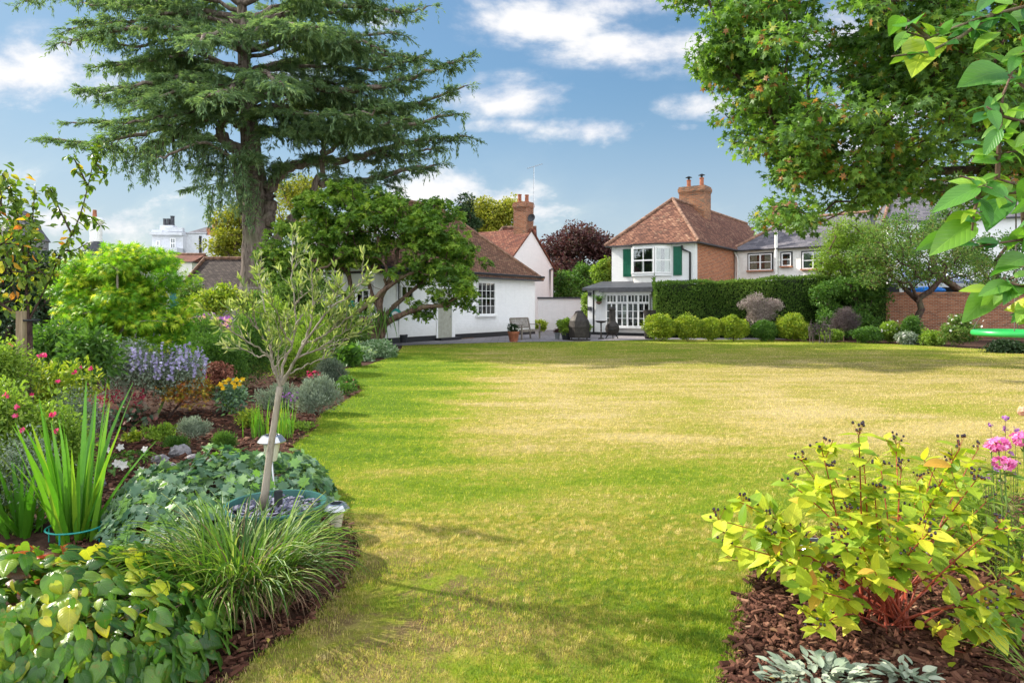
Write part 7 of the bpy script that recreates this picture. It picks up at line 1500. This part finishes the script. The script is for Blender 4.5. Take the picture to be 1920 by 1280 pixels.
# ---- broad leaved branches hanging in from the right, close to the lens
def nearbranch():
    Y = 1.75; W = lambda l: np.array([P(a, b, Y + (q[0] if q else 0)) for a, b, *q in l]); root = A(1.75, 1.9, 0)
    t = thing('broadleaf_shrub', 'broad leaved shrub whose large bright leaves hang in from the right', 'shrub', root); wd = Geo(); lv = Geo()
    br = [[(2250,520),(2100,420),(1990,380),(1920,350),(1870,335),(1840,345)], [(1990,380),(1925,360),(1880,362),(1835,340),(1800,330)], [(1840,345),(1832,375),(1826,400),(1822,440)], [(2200,150),(2050,40),(1940,8),(1860,28),(1800,48),(1740,72),(1700,60)], [(1860,28),(1800,70),(1740,98),(1672,106)], [(1740,72),(1715,50),(1690,30)],
          [(2100,420),(2000,300),(1925,280),(1870,290)], [(2000,300),(1920,230),(1870,215),(1850,200)], [(2250,520),(2100,560),(1960,545),(1890,530),(1850,545)], [(2100,420),(2000,440),(1910,450),(1830,462)], [(2100,620),(1990,600),(1920,590)], [(2050,40),(1960,70),(1900,110)], [(2000,300),(1930,170),(1890,140)],[(1870,335),(1875,240),(1880,180),(1900,130)]]
    wd.tube(np.vstack([root[None], A(1.9, 1.9, .8)[None], A(2.0, 1.85, 1.5)[None], P(2250, 520, 1.85)[None], P(2240, 300, 1.85)[None], P(2200, 150, 1.9)[None]]), [.02,.018,.016,.013,.011,.009], 7)
    for b in br: q = W(b); wd.tube(q, np.linspace(.0062, .0022, len(q)), 6)
    # (base px, tip px, tone, facing): facing >0 shows its upper side, depth offset
    L = [((1895,352),(1838,318),.55,.1),((1888,372),(1800,312),.35,-.05),((1850,350),(1762,322),.75,.0),((1838,350),(1730,392),.45,.0),((1832,356),(1758,372),.85,.03),((1832,400),(1762,426),.8,.0),((1826,398),(1768,404),.6,.05),((1824,418),(1736,470),.6,-.02),((1822,440),(1775,462),.9,.04),
         ((1775,436),(1712,474),.5,.0),((1835,372),(1878,430),.2,.0),((1880,365),(1850,420),.3,.0),((1868,362),(1900,418),.7,.05),((1900,130),(1845,78),.6,.0),((1890,135),(1800,130),.45,.05),((1872,60),(1812,92),.8,.0),((1742,70),(1712,118),.9,.05),((1740,68),(1790,52),.7,0),((1735,75),(1760,112),.4,0),((1702,58),(1672,92),.6,0),((1690,30),(1668,60),.5,0),((1700,50),(1712,12),.4,0),((1745,62),(1730,22),.85,0),
         ((1870,215),(1820,210),.15,.0),((1862,222),(1855,160),.2,0),((1875,240),(1838,300),.4,0),((1872,235),(1828,262),.5,.06),((1880,240),(1905,190),.7,0),((1870,290),(1815,275),.75,0),((1865,295),(1832,290),.5,0),((1885,262),(1935,290),.8,0),((1888,250),(1922,235),.6,0),((1870,285),(1800,240),.4,.1),((1850,200),(1800,205),.2,.1),
         ((1895,530),(1828,548),.5,0),((1890,532),(1850,580),.6,.02),((1880,528),(1838,600),.7,.04),((1905,528),(1880,575),.3,0),((1900,520),(1945,500),.6,0),((1885,525),(1930,560),.4,0),((1862,540),(1806,606),.55,.02),((1915,500),(1842,505),.3,0),((1930,480),(1860,498),.5,.03),((1955,560),(1890,600),.4,.0),((1940,565),(1885,585),.95,0),((1935,560),(1900,602),.7,.02),((1950,430),(1900,480),.4,0),((1925,425),(1878,470),.6,0),((1930,395),(1905,452),.3,0),((1935,330),(1905,380),.5,0),((1940,120),(1890,160),.3,0),((1930,90),(1870,110),.6,0),((1950,30),(1888,20),.5,0),((1900,8),(1850,-10),.6,0),((1935,190),(1900,230),.5,0),((1945,250),(1900,270),.7,0),((1860,-5),(1828,18),.3,0)]
    for (b, e, tone, dz) in L:
        p0 = P(b[0], b[1], Y + dz + RNG.normal(0, .05)); p1 = P(e[0], e[1], Y + dz + RNG.normal(0, .06)); d = p1 - p0; ln = np.linalg.norm(d)
        nr = unit(A(RNG.normal(0, .35), -.75, .75 + RNG.normal(0, .25))); scatter(lv, T_FINE, np.array([p0]), np.array([d]), np.array([nr]), ln * .80, .86, np.array([tone]), vary=.02); pt_ = p0 - d * .12; wd.tube([pt_, p0, p0 + d * .05], .0014, 4, cap=False)
    for b in br:      # smaller leaves in opposite pairs all along the shoots
        q = W(b); seg = np.linalg.norm(np.diff(q, axis=0), axis=1); Lc = np.concatenate([[0], np.cumsum(seg)]); n = int(Lc[-1] / .024)
        for k in range(n):
            s_ = Lc[-1] * (k + .5) / n; pp = np.array([np.interp(s_, Lc, q[:, j]) for j in range(3)]); rot = k * 1.57 + RNG.normal(0, .5); o = A(math.cos(rot), .6 * math.sin(rot), RNG.uniform(-.8, .3))
            if RNG.uniform() < .35: continue
            scatter(lv, T_FINE, np.array([pp, pp]), np.array([o, A(-o[0], -o[1], o[2])]), np.array([A(RNG.normal(0,.4), -.6, .8)] * 2) + RNG.normal(0, .3, (2, 3)), RNG.uniform(.038, .070), .85, RNG.uniform(0, .9, 2), vary=.2)
    # more leaves out beyond the frame so the shrub is whole
    for b in br:
        q = W(b); n = 10; s = RNG.uniform(0, len(q) - 1, n); pp = np.stack([np.interp(s, np.arange(len(q)), q[:, k]) for k in range(3)], -1); pp = pp[pp[:, 0] / pp[:, 1] > .80]
        m = len(pp); scatter(lv, T_FINE, pp, rdir(m) + A(0,0,-.2), rdir(m) * .4 + A(0,-.3,1), .10, 1.15, RNG.uniform(0, .9, m))
    wd.obj('branch', M['brownbark'], t, smooth=True); lv.obj('leaf', ML['bigleaf'], t, smooth=True, uvmode='leaf')
nearbranch()
